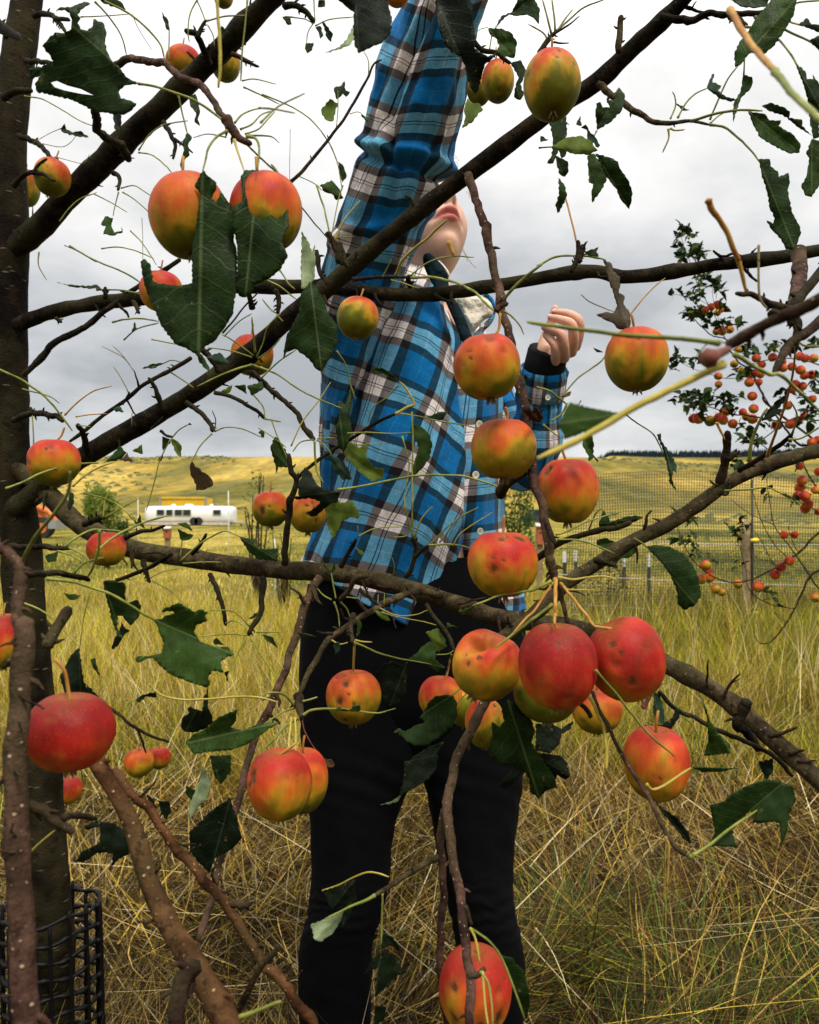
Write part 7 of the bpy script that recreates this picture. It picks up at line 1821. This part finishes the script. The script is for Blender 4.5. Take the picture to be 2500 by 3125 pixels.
# jeans
leg1 = [(1780, 940, 1290, 1.405, .095), (1850, 928, 1300, 1.405, .10), (1950, 918, 1306, 1.405, .10), (2100, 911, 1312, 1.40, .098), (2300, 916, 1285, 1.40, .09), (2420, 934, 1234, 1.395, .085), (2500, 943, 1206, 1.39, .08), (2600, 949, 1193, 1.385, .075), (2700, 953, 1187, 1.38, .072), (2800, 941, 1165, 1.375, .07), (2850, 927, 1148, 1.375, .069), (2900, 915, 1140, 1.38, .067), (3000, 911, 1134, 1.39, .066), (3125, 914, 1130, 1.40, .064), (3300, 940, 1110, 1.41, .056), (3480, 962, 1088, 1.42, .05)]
leg2 = [(1780, 1230, 1582, 1.425, .095), (1850, 1228, 1594, 1.425, .10), (2100, 1236, 1612, 1.42, .10), (2300, 1262, 1606, 1.415, .092), (2400, 1301, 1598, 1.41, .086), (2500, 1318, 1586, 1.405, .08), (2640, 1340, 1566, 1.40, .074), (2700, 1350, 1562, 1.395, .072), (2780, 1368, 1572, 1.39, .07), (2850, 1384, 1588, 1.39, .069), (2950, 1392, 1600, 1.395, .067), (3125, 1396, 1598, 1.41, .064), (3300, 1410, 1572, 1.42, .056), (3480, 1425, 1550, 1.43, .05)]
jn = MB()
def kf(s, y):   # creases behind the knees
    g_ = np.exp(-((y - 2790) / 90) ** 2)
    return .0022 * g_ * np.sin((y + .12 * s + 26 * foldn2(np.stack([s / 90, y / 120, s * 0], -1))) / 6.2) * (.5 + .5 * foldn2(np.stack([s / 60, y / 60, s * 0 + 5], -1))) + .0012 * np.exp(-((y - 2380) / 90) ** 2) * np.sin((y - .4 * s) / 12)
loft.extra = kf
for tb, sd in ((leg1, 1), (leg2, 2)):
    V_, F_, u_ = loft(tb, 1782, 3478, 90, 300, .0035, .05, None, 110, seed=sd, flat=.95, long_=300); jn.add(V_, F_, u_)
loft.extra = None
hip = [(1700, 975, 1545, 1.42, .10), (1800, 950, 1575, 1.42, .115), (1900, 930, 1592, 1.42, .12), (2050, 922, 1600, 1.42, .12), (2180, 935, 1595, 1.42, .11), (2280, 1000, 1540, 1.42, .085), (2345, 1120, 1440, 1.42, .05)]
V_, F_, u_ = loft(hip, 1702, 2345, 90, 90, .004, .1, None, 110, seed=5); jn.add(V_, F_, u_)
JE = jn.part('jeans', PERSON, M['denim'])
# seams along the outer leg
sm = catmull(np.array([Pt(1012, y, 1.325) for y in (1830, 2000, 2200, 2400, 2600)] + [Pt(1000, 2800, 1.318), Pt(975, 3000, 1.335), Pt(975, 3300, 1.36)]), 6)
V_, F_, u_ = tube(sm + np.array((0, -.003, 0)), .0011, 5); mb = MB(); mb.add(V_, F_); mb.part('seam', JE, M['denim'])
for x0_ in (1030, 1490):
    bx = Pt(x0_, 3480, 1.42)[0]; mb = MB(); rings_ = []
    prof = [(.07, .012, .035, .10), (.04, .02, .042, .11), (.0, .02, .044, .10), (-.06, .018, .046, .075), (-.12, .014, .046, .055), (-.17, .01, .036, .045), (-.19, .006, .015, .03)]
    V2_ = []
    for (dy, z0_, w_, h_) in prof:
        for j in range(16):
            a = 2 * math.pi * j / 16; V2_.append((bx + w_ * math.cos(a), 1.42 + dy, max(0.0, h_ * .5 + h_ * .5 * math.sin(a))))
    fs = [(i * 16 + j, i * 16 + (j + 1) % 16, (i + 1) * 16 + (j + 1) % 16, (i + 1) * 16 + j) for i in range(6) for j in range(16)] + [tuple(range(15, -1, -1)), tuple(96 + j for j in range(16))]
    mb.add(V2_, fs); V_, F_, u_ = tube(np.array([(bx, 1.42, .05), (bx, 1.42, .12), (bx, 1.42, .20)]), [.045, .046, .048], 16); mb.add(V_, F_); mb.part('boot', PERSON, M['boot'])
# buttons
for px, py, d, rb in ((1463, 1295, 1.268, 11.5), (1452, 1450, 1.262, 12), (1466, 1622, 1.262, 11), (1672, 1214, 1.268, 9)):
    c = Pt(px, py, d); r0 = rb / F * d; mb = MB(); th = np.linspace(0, 2 * math.pi, 21)[:-1]; V2_ = []
    for rr, yy in ((1, .001), (1, -.001), (.88, -.002), (.72, -.0012), (.0001, -.0012)):
        for a in th: V2_.append((c[0] + r0 * rr * .9 * math.cos(a), c[1] + yy, c[2] + r0 * rr * math.sin(a)))
    mb.add(V2_, [(i * 20 + j, i * 20 + (j + 1) % 20, (i + 1) * 20 + (j + 1) % 20, (i + 1) * 20 + j) for i in range(4) for j in range(20)])
    bt = mb.part('button', PERSON, M['button'])
    mb = MB()
    for dx, dz in ((-.18, -.18), (.18, -.18), (-.18, .18), (.18, .18)):
        V_, F_, u_ = tube(np.array([(c[0] + dx * r0, c[1] - .0013, c[2] + dz * r0), (c[0] + dx * r0, c[1] - .0019, c[2] + dz * r0)]), r0 * .09, 6); mb.add(V_, F_)
    mb.part('thread', bt, M['lining'])
# black undershirt sleeve showing in the cuff
V_, F_, u_ = tube(np.array([C[-1] - T_ * .06, C[-1] + T_ * .0, C[-1] + T_ * .032 + [0.003, 0, 0], C[-1] + T_ * .035 + [0.003, 0, 0], C[-1] + T_ * .01]), [R1 * .92, R1 * .92, R1 * .88, R1 * .84, R1 * .80], 40, .03, cap=False)
mb = MB(); mb.add(V_, F_); mb.part('undershirt_cuff', PERSON, M['thermal'])

# ---- body: one continuous skin surface
bmb = MB()
def ball(c, r_, sc=(1, 1, 1), n=20):
    th = np.linspace(0, 2 * math.pi, n + 1)[:-1]; ph = np.linspace(0.001, math.pi - .001, n // 2 + 1)
    PH, TH = np.meshgrid(ph, th, indexing='ij')
    V = np.stack([np.sin(PH) * np.cos(TH) * sc[0], np.sin(PH) * np.sin(TH) * sc[1], np.cos(PH) * sc[2]], -1) * r_ + np.array(c)
    I = np.arange(V.shape[0] * n).reshape(-1, n)
    Fq = np.stack([I[:-1], I[1:], np.roll(I, -1, 1)[1:], np.roll(I, -1, 1)[:-1]], -1).reshape(-1, 4).tolist()
    Fq += [tuple(I[0][::-1])[::-1], tuple(I[-1][::-1])]
    bmb.add(V.reshape(-1, 3), Fq)
def chain(pts, rads, n=14):
    P_ = catmull(np.array(pts), 6); R_ = np.interp(np.linspace(0, len(pts) - 1, len(P_)), range(len(pts)), rads)
    V, F2, u = tube(P_, R_, n, 0, cap=True); bmb.add(V, F2)
    ball(P_[0], R_[0] * .99, n=12); ball(P_[-1], R_[-1] * .99, n=12)
def Up(x, y, d): t = TK['U']; return Pt(t[0] + x * t[2], t[1] + y * t[2], d)
ku = TK['U'][2] / F * 1.28
fingers = [  # MCP, PIP, DIP, tip in the traced tile with distances; radii in tile units
    ([(700, 800, 1.288), (704, 710, 1.268), (692, 622, 1.262), (632, 548, 1.270), (592, 512, 1.278)], [56, 52, 50, 42, 35]),
    ([(800, 765, 1.288), (796, 640, 1.262), (768, 508, 1.254), (660, 452, 1.264), (580, 430, 1.274)], [60, 56, 55, 46, 38]),
    ([(880, 700, 1.290), (900, 540, 1.266), (878, 400, 1.258), (760, 345, 1.268), (652, 322, 1.278)], [60, 58, 58, 48, 39]),
    ([(925, 640, 1.302), (966, 480, 1.286), (950, 348, 1.278), (835, 280, 1.288), (700, 262, 1.296)], [58, 54, 56, 48, 40])]
for pts, rd in fingers:
    chain([Up(*p) for p in pts], [q_ * ku for q_ in rd])
chain([Up(560, 720, 1.31), Up(585, 560, 1.318), Up(640, 420, 1.318), Up(672, 310, 1.315), Up(700, 222, 1.310)], [q_ * ku for q_ in (78, 62, 50, 50, 42)])
for x, y, d, r_ in ((600, 800, 1.300, 92), (690, 770, 1.296, 92), (780, 730, 1.296, 88), (850, 690, 1.300, 78), (640, 690, 1.305, 85), (730, 650, 1.302, 78), (520, 770, 1.306, 70), (600, 850, 1.302, 70), (650, 850, 1.302, 70)):
    ball(Up(x, y, d), r_ * ku, (1, .62, 1), 16)
chain([Up(620, 850, 1.316), Up(600, 1000, 1.336), Pt(1655, 1230, 1.352), Pt(1640, 1330, 1.38), Pt(1600, 1410, 1.42), Pt(1500, 1230, 1.45), Pt(1400, 1090, 1.44)], [.021, .021, .028, .034, .034, .034, .034], 18)
# raised arm with its hand above the picture
chain([Pt(1150, 980, 1.355), Pt(1140, 820, 1.275), Pt(1235, 500, 1.18), Pt(1270, 300, 1.13), Pt(1330, 50, 1.07), Pt(1440, -330, 1.0)], [.036, .040, .040, .040, .036, .026], 18)
h0 = Pt(1440, -330, 1.0); hu = np.array((.18, -.25, .95)); hu /= np.linalg.norm(hu); hs = np.cross(hu, (0, 1, 0)); hs /= np.linalg.norm(hs); hn = np.cross(hs, hu)
for i in range(4):
    o_ = hs * (i - 1.5) * .019; ball(h0 + hu * .045 + o_, .019, (1, 1, 1.6), 14); ball(h0 + hu * .02 + o_ * .8, .019, (1, 1, 1.5), 14)
    ln = (.062, .074, .080, .072)[i]; b0 = h0 + hu * .075 + o_
    chain([b0, b0 + hu * ln * .45 + hn * .004, b0 + hu * ln * .75 + hn * .018, b0 + hu * ln * .92 + hn * .036], [.0095, .0088, .008, .0068], 12)
chain([h0 + hu * .02 - hs * .028 * 1, h0 + hu * .05 - hs * .045, h0 + hu * .075 - hs * .05 + hn * .012, h0 + hu * .09 - hs * .045 + hn * .025], [.014, .012, .010, .008], 12)
# torso and neck
HC = Pt(1285, 0, 1.40); HC = np.array((Pt(1287, 0, 1.40)[0], 1.405, 1.586))
YAW, PIT = math.radians(27), math.radians(36)
chain([HC + [-.002, .012, -.03], HC + [-.002, .020, -.10], HC + [.0, .03, -.155], HC + [-.01, .03, -.21]], [.055, .050, .050, .050], 24)
for px, py, d, r_, sc in ((1190, 1080, 1.385, .10, (1, .55, .9)), (1320, 1060, 1.42, .09, (1, .6, .9)), (1240, 1250, 1.40, .14, (1, .62, 1.2)), (1260, 1550, 1.40, .14, (1, .62, 1.2)), (1260, 1850, 1.41, .14, (1.1, .6, 1.0)), (1250, 1040, 1.41, .11, (1.1, .5, .8))):
    ball(Pt(px, py, d), r_, sc, 24)
chain([Pt(1160, 1060, 1.385), Pt(1390, 1100, 1.43)], [.04, .03], 18)
# head: sculpted egg
nH, mH = 150, 110
ph = np.linspace(0.001, math.pi - .001, mH); th = np.linspace(0, 2 * math.pi, nH + 1)[:-1]
PH, TH = np.meshgrid(ph, th, indexing='ij')
d3 = np.stack([np.sin(PH) * np.sin(TH), np.sin(PH) * np.cos(TH), np.cos(PH)], -1)     # x side, y forward, z up
hx = d3[..., 0] * .072; hy = d3[..., 1] * .093; hz = d3[..., 2] * .112
low = np.clip(-d3[..., 2], 0, 1); fwd = np.clip(d3[..., 1], 0, 1)
hx = hx * (1 - .34 * low ** 1.6); hy = hy * (1 - .10 * low) + low ** 2 * .010 * fwd
hy = np.where(d3[..., 1] < 0, hy * (1 - .38 * low), hy)           # nape
hy = np.where((d3[..., 1] > 0), hy * (1 - .05 * np.exp(-((hz) / .03) ** 2)), hy)
def gb(x0, z0, sx, sz): return np.exp(-((hx - x0) / sx) ** 2 - ((hz - z0) / sz) ** 2) * (d3[..., 1] > 0)
zz = hz.copy(); xx = hx.copy()
hy = hy + .010 * gb(0, -.098, .020, .016)                      # chin
hy = hy - .005 * gb(0, -.078, .024, .008)                      # dip under the lip
hy = hy + .009 * gb(0, -.058, .026, .022)                      # mouth mound
hy = hy + .0052 * gb(0, -.0665, .019, .0048)                   # lower lip
hy = hy + .0050 * (gb(-.008, -.0525, .010, .0042) + gb(.008, -.0525, .010, .0042)) # upper lip
hy = hy - .0052 * gb(0, -.0595, .022, .0020)                   # lips line
hy = hy - .003 * (gb(-.026, -.060, .005, .005) + gb(.026, -.060, .005, .005))
hy = hy + .023 * gb(0, -.026, .0085, .013) + .013 * gb(0, -.008, .007, .022)  # nose
hy = hy + .010 * (gb(-.011, -.031, .006, .007) + gb(.011, -.031, .006, .007))
hz = hz + .0
hy = hy - .006 * (gb(-.0075, -.0395, .0035, .003) + gb(.0075, -.0395, .0035, .003))  # nostrils
hy = hy - .010 * (gb(-.032, .006, .016, .010) + gb(.032, .006, .016, .010)) + .006 * (gb(-.032, .004, .010, .006) + gb(.032, .004, .010, .006))
hy = hy + .004 * gb(0, .028, .045, .010)
hx = hx + np.sign(hx) * .004 * np.exp(-((zz + .03) / .03) ** 2) * np.exp(-((d3[..., 1] - .55) / .3) ** 2)
HL = np.stack([hx, hy, hz], -1)
fw = np.array((math.sin(YAW), -math.cos(YAW), 0)); sd_ = np.array((math.cos(YAW), math.sin(YAW), 0)); upv = np.array((0, 0, 1.0))
f2 = fw * math.cos(PIT) + upv * math.sin(PIT); u2 = upv * math.cos(PIT) - fw * math.sin(PIT)
R3 = np.stack([sd_, f2, u2])       # rows: local axes in the world
HW = HL @ R3 + HC
I = np.arange(mH * nH).reshape(mH, nH)
Fh = np.stack([I[:-1], np.roll(I, -1, 1)[:-1], np.roll(I, -1, 1)[1:], I[1:]], -1).reshape(-1, 4).tolist() + [tuple(I[0]), tuple(I[-1][::-1])]
bmb.add(HW.reshape(-1, 3), Fh)
for sx in (-1, 1):   # ears
    c = HC + np.array((sx * .071, -.008, -.008)) @ R3; ball(c, .026, (.35, .7, 1.1), 16)
tmp = mesh_from('body_tmp', np.vstack(bmb.V), bmb.F, smooth=True)
to = obj('body_tmp', tmp); md = to.modifiers.new('r', 'REMESH'); md.mode = 'VOXEL'; md.voxel_size = .0017; md.use_smooth_shade = True
m2 = to.modifiers.new('s', 'SMOOTH'); m2.factor = .5; m2.iterations = 2
dg = bpy.context.evaluated_depsgraph_get(); ev = to.evaluated_get(dg); bm_ = bpy.data.meshes.new_from_object(ev)
bpy.data.objects.remove(to)
nvx = len(bm_.vertices); co = np.zeros(nvx * 3, np.float32); bm_.vertices.foreach_get('co', co); co = co.reshape(-1, 3).astype(float)
hl = (co - HC) @ R3.T; face = (hl[:, 1] > .03) & (np.linalg.norm(hl, axis=1) < .16)
base = np.tile(np.array((.70, .42, .30)), (nvx, 1)) * (1 + .07 * sn1(co * 25) + .05 * sn2(co * 110))[:, None]
def g3(x0, z0, sx, sz): return (np.exp(-((hl[:, 0] - x0) / sx) ** 2 - ((hl[:, 2] - z0) / sz) ** 2) * face)[:, None]
ell = ((hl[:, 0] / .0245) ** 2 + ((hl[:, 2] + .0595) / (.0125 - .004 * np.abs(hl[:, 0]) / .0245)) ** 2)
lips = (np.clip((1.05 - ell) / .25, 0, 1) * face)[:, None]
base = base * (1 - lips * .9) + np.array((.46, .11, .10)) * lips * .9
ln_ = (np.exp(-((hl[:, 2] + .0595) / .0013) ** 2) * np.clip((1 - ell), 0, 1) * face)[:, None] * .55
base = base * (1 - ln_) + np.array((.16, .03, .03)) * ln_
for x0 in (-.0075, .0075): k_ = g3(x0, -.0405, .0038, .0035) * .75; base = base * (1 - k_) + np.array((.12, .03, .02)) * k_
for x0 in (-.032, .032):
    k_ = g3(x0, .000, .014, .0022) * .8; base = base * (1 - k_) + np.array((.07, .035, .02)) * k_
    k_ = g3(x0, .024, .015, .003) * .6; base = base * (1 - k_) + np.array((.20, .12, .06)) * k_
    k_ = g3(x0 * 1.2, -.03, .02, .02) * .22; base = base * (1 - k_) + np.array((.60, .20, .14)) * k_
# knuckles and finger ends a little redder
for pts, rd in fingers:
    for j, w_ in ((2, .5), (0, .25), (4, .35)):
        c = Up(*pts[j]); k_ = (np.exp(-(np.linalg.norm(co - c, axis=1) / .013) ** 2) * w_)[:, None]; base = base * (1 - k_) + np.array((.56, .20, .13)) * k_
a = bm_.color_attributes.new(name='Col', type='FLOAT_COLOR', domain='POINT'); a.data.foreach_set('color', np.hstack([base, np.ones((nvx, 1))]).astype(np.float32).ravel())
bm_.materials.clear(); bm_.materials.append(M['skin']); bm_.vertices.foreach_set('co', (co - np.array(PL)).astype(np.float32).ravel()); bm_.update(); bm_.name = 'body'
BODY = obj('body', bm_, PERSON)
# finger nails
M['nail'] = plain('fingernail', (.66, .40, .33), .3, 0, 80, .05)
for (pts, rd) in fingers:
    c = Up(*pts[4]); p_ = Up(*pts[3]); dr = c - p_; dr /= np.linalg.norm(dr); r0 = rd[4] * ku
    nrm = np.array((-.15, -.8, .6)); nrm -= dr * (nrm @ dr); nrm /= np.linalg.norm(nrm); sdv = np.cross(dr, nrm)
    V2_ = []; n_ = 7
    for i in range(n_):
        for j in range(n_):
            u, v = -1 + 2 * i / (n_ - 1), -1 + 2 * j / (n_ - 1); a_ = u * .75
            V2_.append(c + dr * (v * r0 * .62 + r0 * .35) + sdv * math.sin(a_) * r0 * .98 + nrm * (math.cos(a_) * r0 * .98 - .25 * r0 * max(0, v) ** 2))
    part('nail', BODY, V2_, [(i * n_ + j, (i + 1) * n_ + j, (i + 1) * n_ + j + 1, i * n_ + j + 1) for i in range(n_ - 1) for j in range(n_ - 1)], M['nail'])
# hair: swept back cap and stray strands
hk = (HL[..., 2] > .055 - .9 * (HL[..., 1] + .03).clip(None, .05) * 0 - .115 * (HL[..., 1] < .02)) & (HL[..., 1] < .058 - .12 * (HL[..., 2] < .07))
HS = (HL * (1.085 + .03 * SNB(HL * np.array((60., 9., 9.))))[..., None]) @ R3 + HC
part('hair', PERSON, HS.reshape(-1, 3), [f for f in Fh if len(f) == 4 and all(hk.reshape(-1)[i] for i in f)], M['hair']).modifiers.new('t', 'SOLIDIFY').thickness = .006
r = np.random.default_rng(3); mb = MB()
for i in range(420):
    a = r.uniform(-1, 1); t0 = r.uniform(0, 1)
    st = np.array((.074 * math.sin(a * 1.5), .045 - .06 * abs(a) + r.normal(0, .004), .10 - .045 * a * a + r.normal(0, .003)))
    md_ = np.array((.082 * math.sin(a * 1.6), -.04 - .03 * t0, .085 - .05 * abs(a))); e1 = np.array((.07 * math.sin(a * 1.6), -.105, -.01 - .02 * t0)); e2 = np.array((.02 * a, -.12 - .01 * t0, -.05)); e3 = np.array((.03 * a + r.normal(0, .006), -.11, -.15 - .08 * t0))
    V_, F_, u_ = tube(catmull(np.array([st, md_, e1, e2, e3]), 4) @ R3 + HC, .0022, 5, cap=False); mb.add(V_, F_)
mb.part('hair', PERSON, M['hair'])
mb = MB()
for sp2, d, w_ in (('S 650,150 690,110 720,150', 1.33, .6), ('S 655,170 700,160 715,210', 1.33, .5), ('S 760,1100 800,1180 850,1260 905,1318', 1.34, 1.0), ('S 745,1120 790,1180 815,1250', 1.34, .7), ('S 800,480 830,520 835,560', 1.34, .6), ('S 830,470 845,540', 1.34, .5), ('S 640,140 670,90 700,100', 1.33, .5)):
    pts, _ = parse(sp2); V_, F_, u_ = tube(catmull(np.array([Pt(p[0], p[1], d) for p in pts]), 5), w_ * .0006, 4); mb.add(V_, F_)
mb.part('stray_hair', PERSON, M['hair'])

# ================================================================== TREE GUARD
GC = np.array((Pt(150, 3125, 1.33)[0], 1.33, 0)); 
GT = thing('tree_guard', 'black plastic mesh sleeve wrapped round the foot of the dark trunk', 'tree guard', tuple(GC))
mb = MB(); gr, gtop, na_ = .072, CAMH - (2815 - 1562.5) / F * 1.27, 15
def gp(a, z):
    q_ = 1 + .05 * math.sin(3 * a + 1) + .05 * math.sin(z * 7 + a) + .06 * math.exp(-((a - .15) / .5) ** 2)
    return GC + np.array((gr * q_ * math.cos(a), gr * q_ * math.sin(a), z))
zs = np.arange(0.0, gtop, .030)
for i in range(na_):
    a = 2 * math.pi * i / na_ + .15
    P_ = np.array([gp(a + .04 * math.sin(z * 9), z) for z in np.linspace(0, gtop + .012 * math.sin(i * 5), 26)])
    V_, F_, u_ = tube(P_, .0034 + .0009 * np.cos(np.linspace(0, 80, 26)) + (.0022 if i == 0 else 0), 6, .05); mb.add(V_, F_)
for z in zs:
    P_ = np.array([gp(a, z + .004 * math.sin(a * 5 + z * 40)) for a in np.linspace(0, 2 * math.pi, 91)])
    V_, F_, u_ = tube(P_, .0028 + .0022 * np.cos(np.linspace(0, 2 * math.pi, 91) * na_ / 2) ** 8, 6); mb.add(V_, F_)
mb.part('mesh_sleeve', GT, M['plastic'])
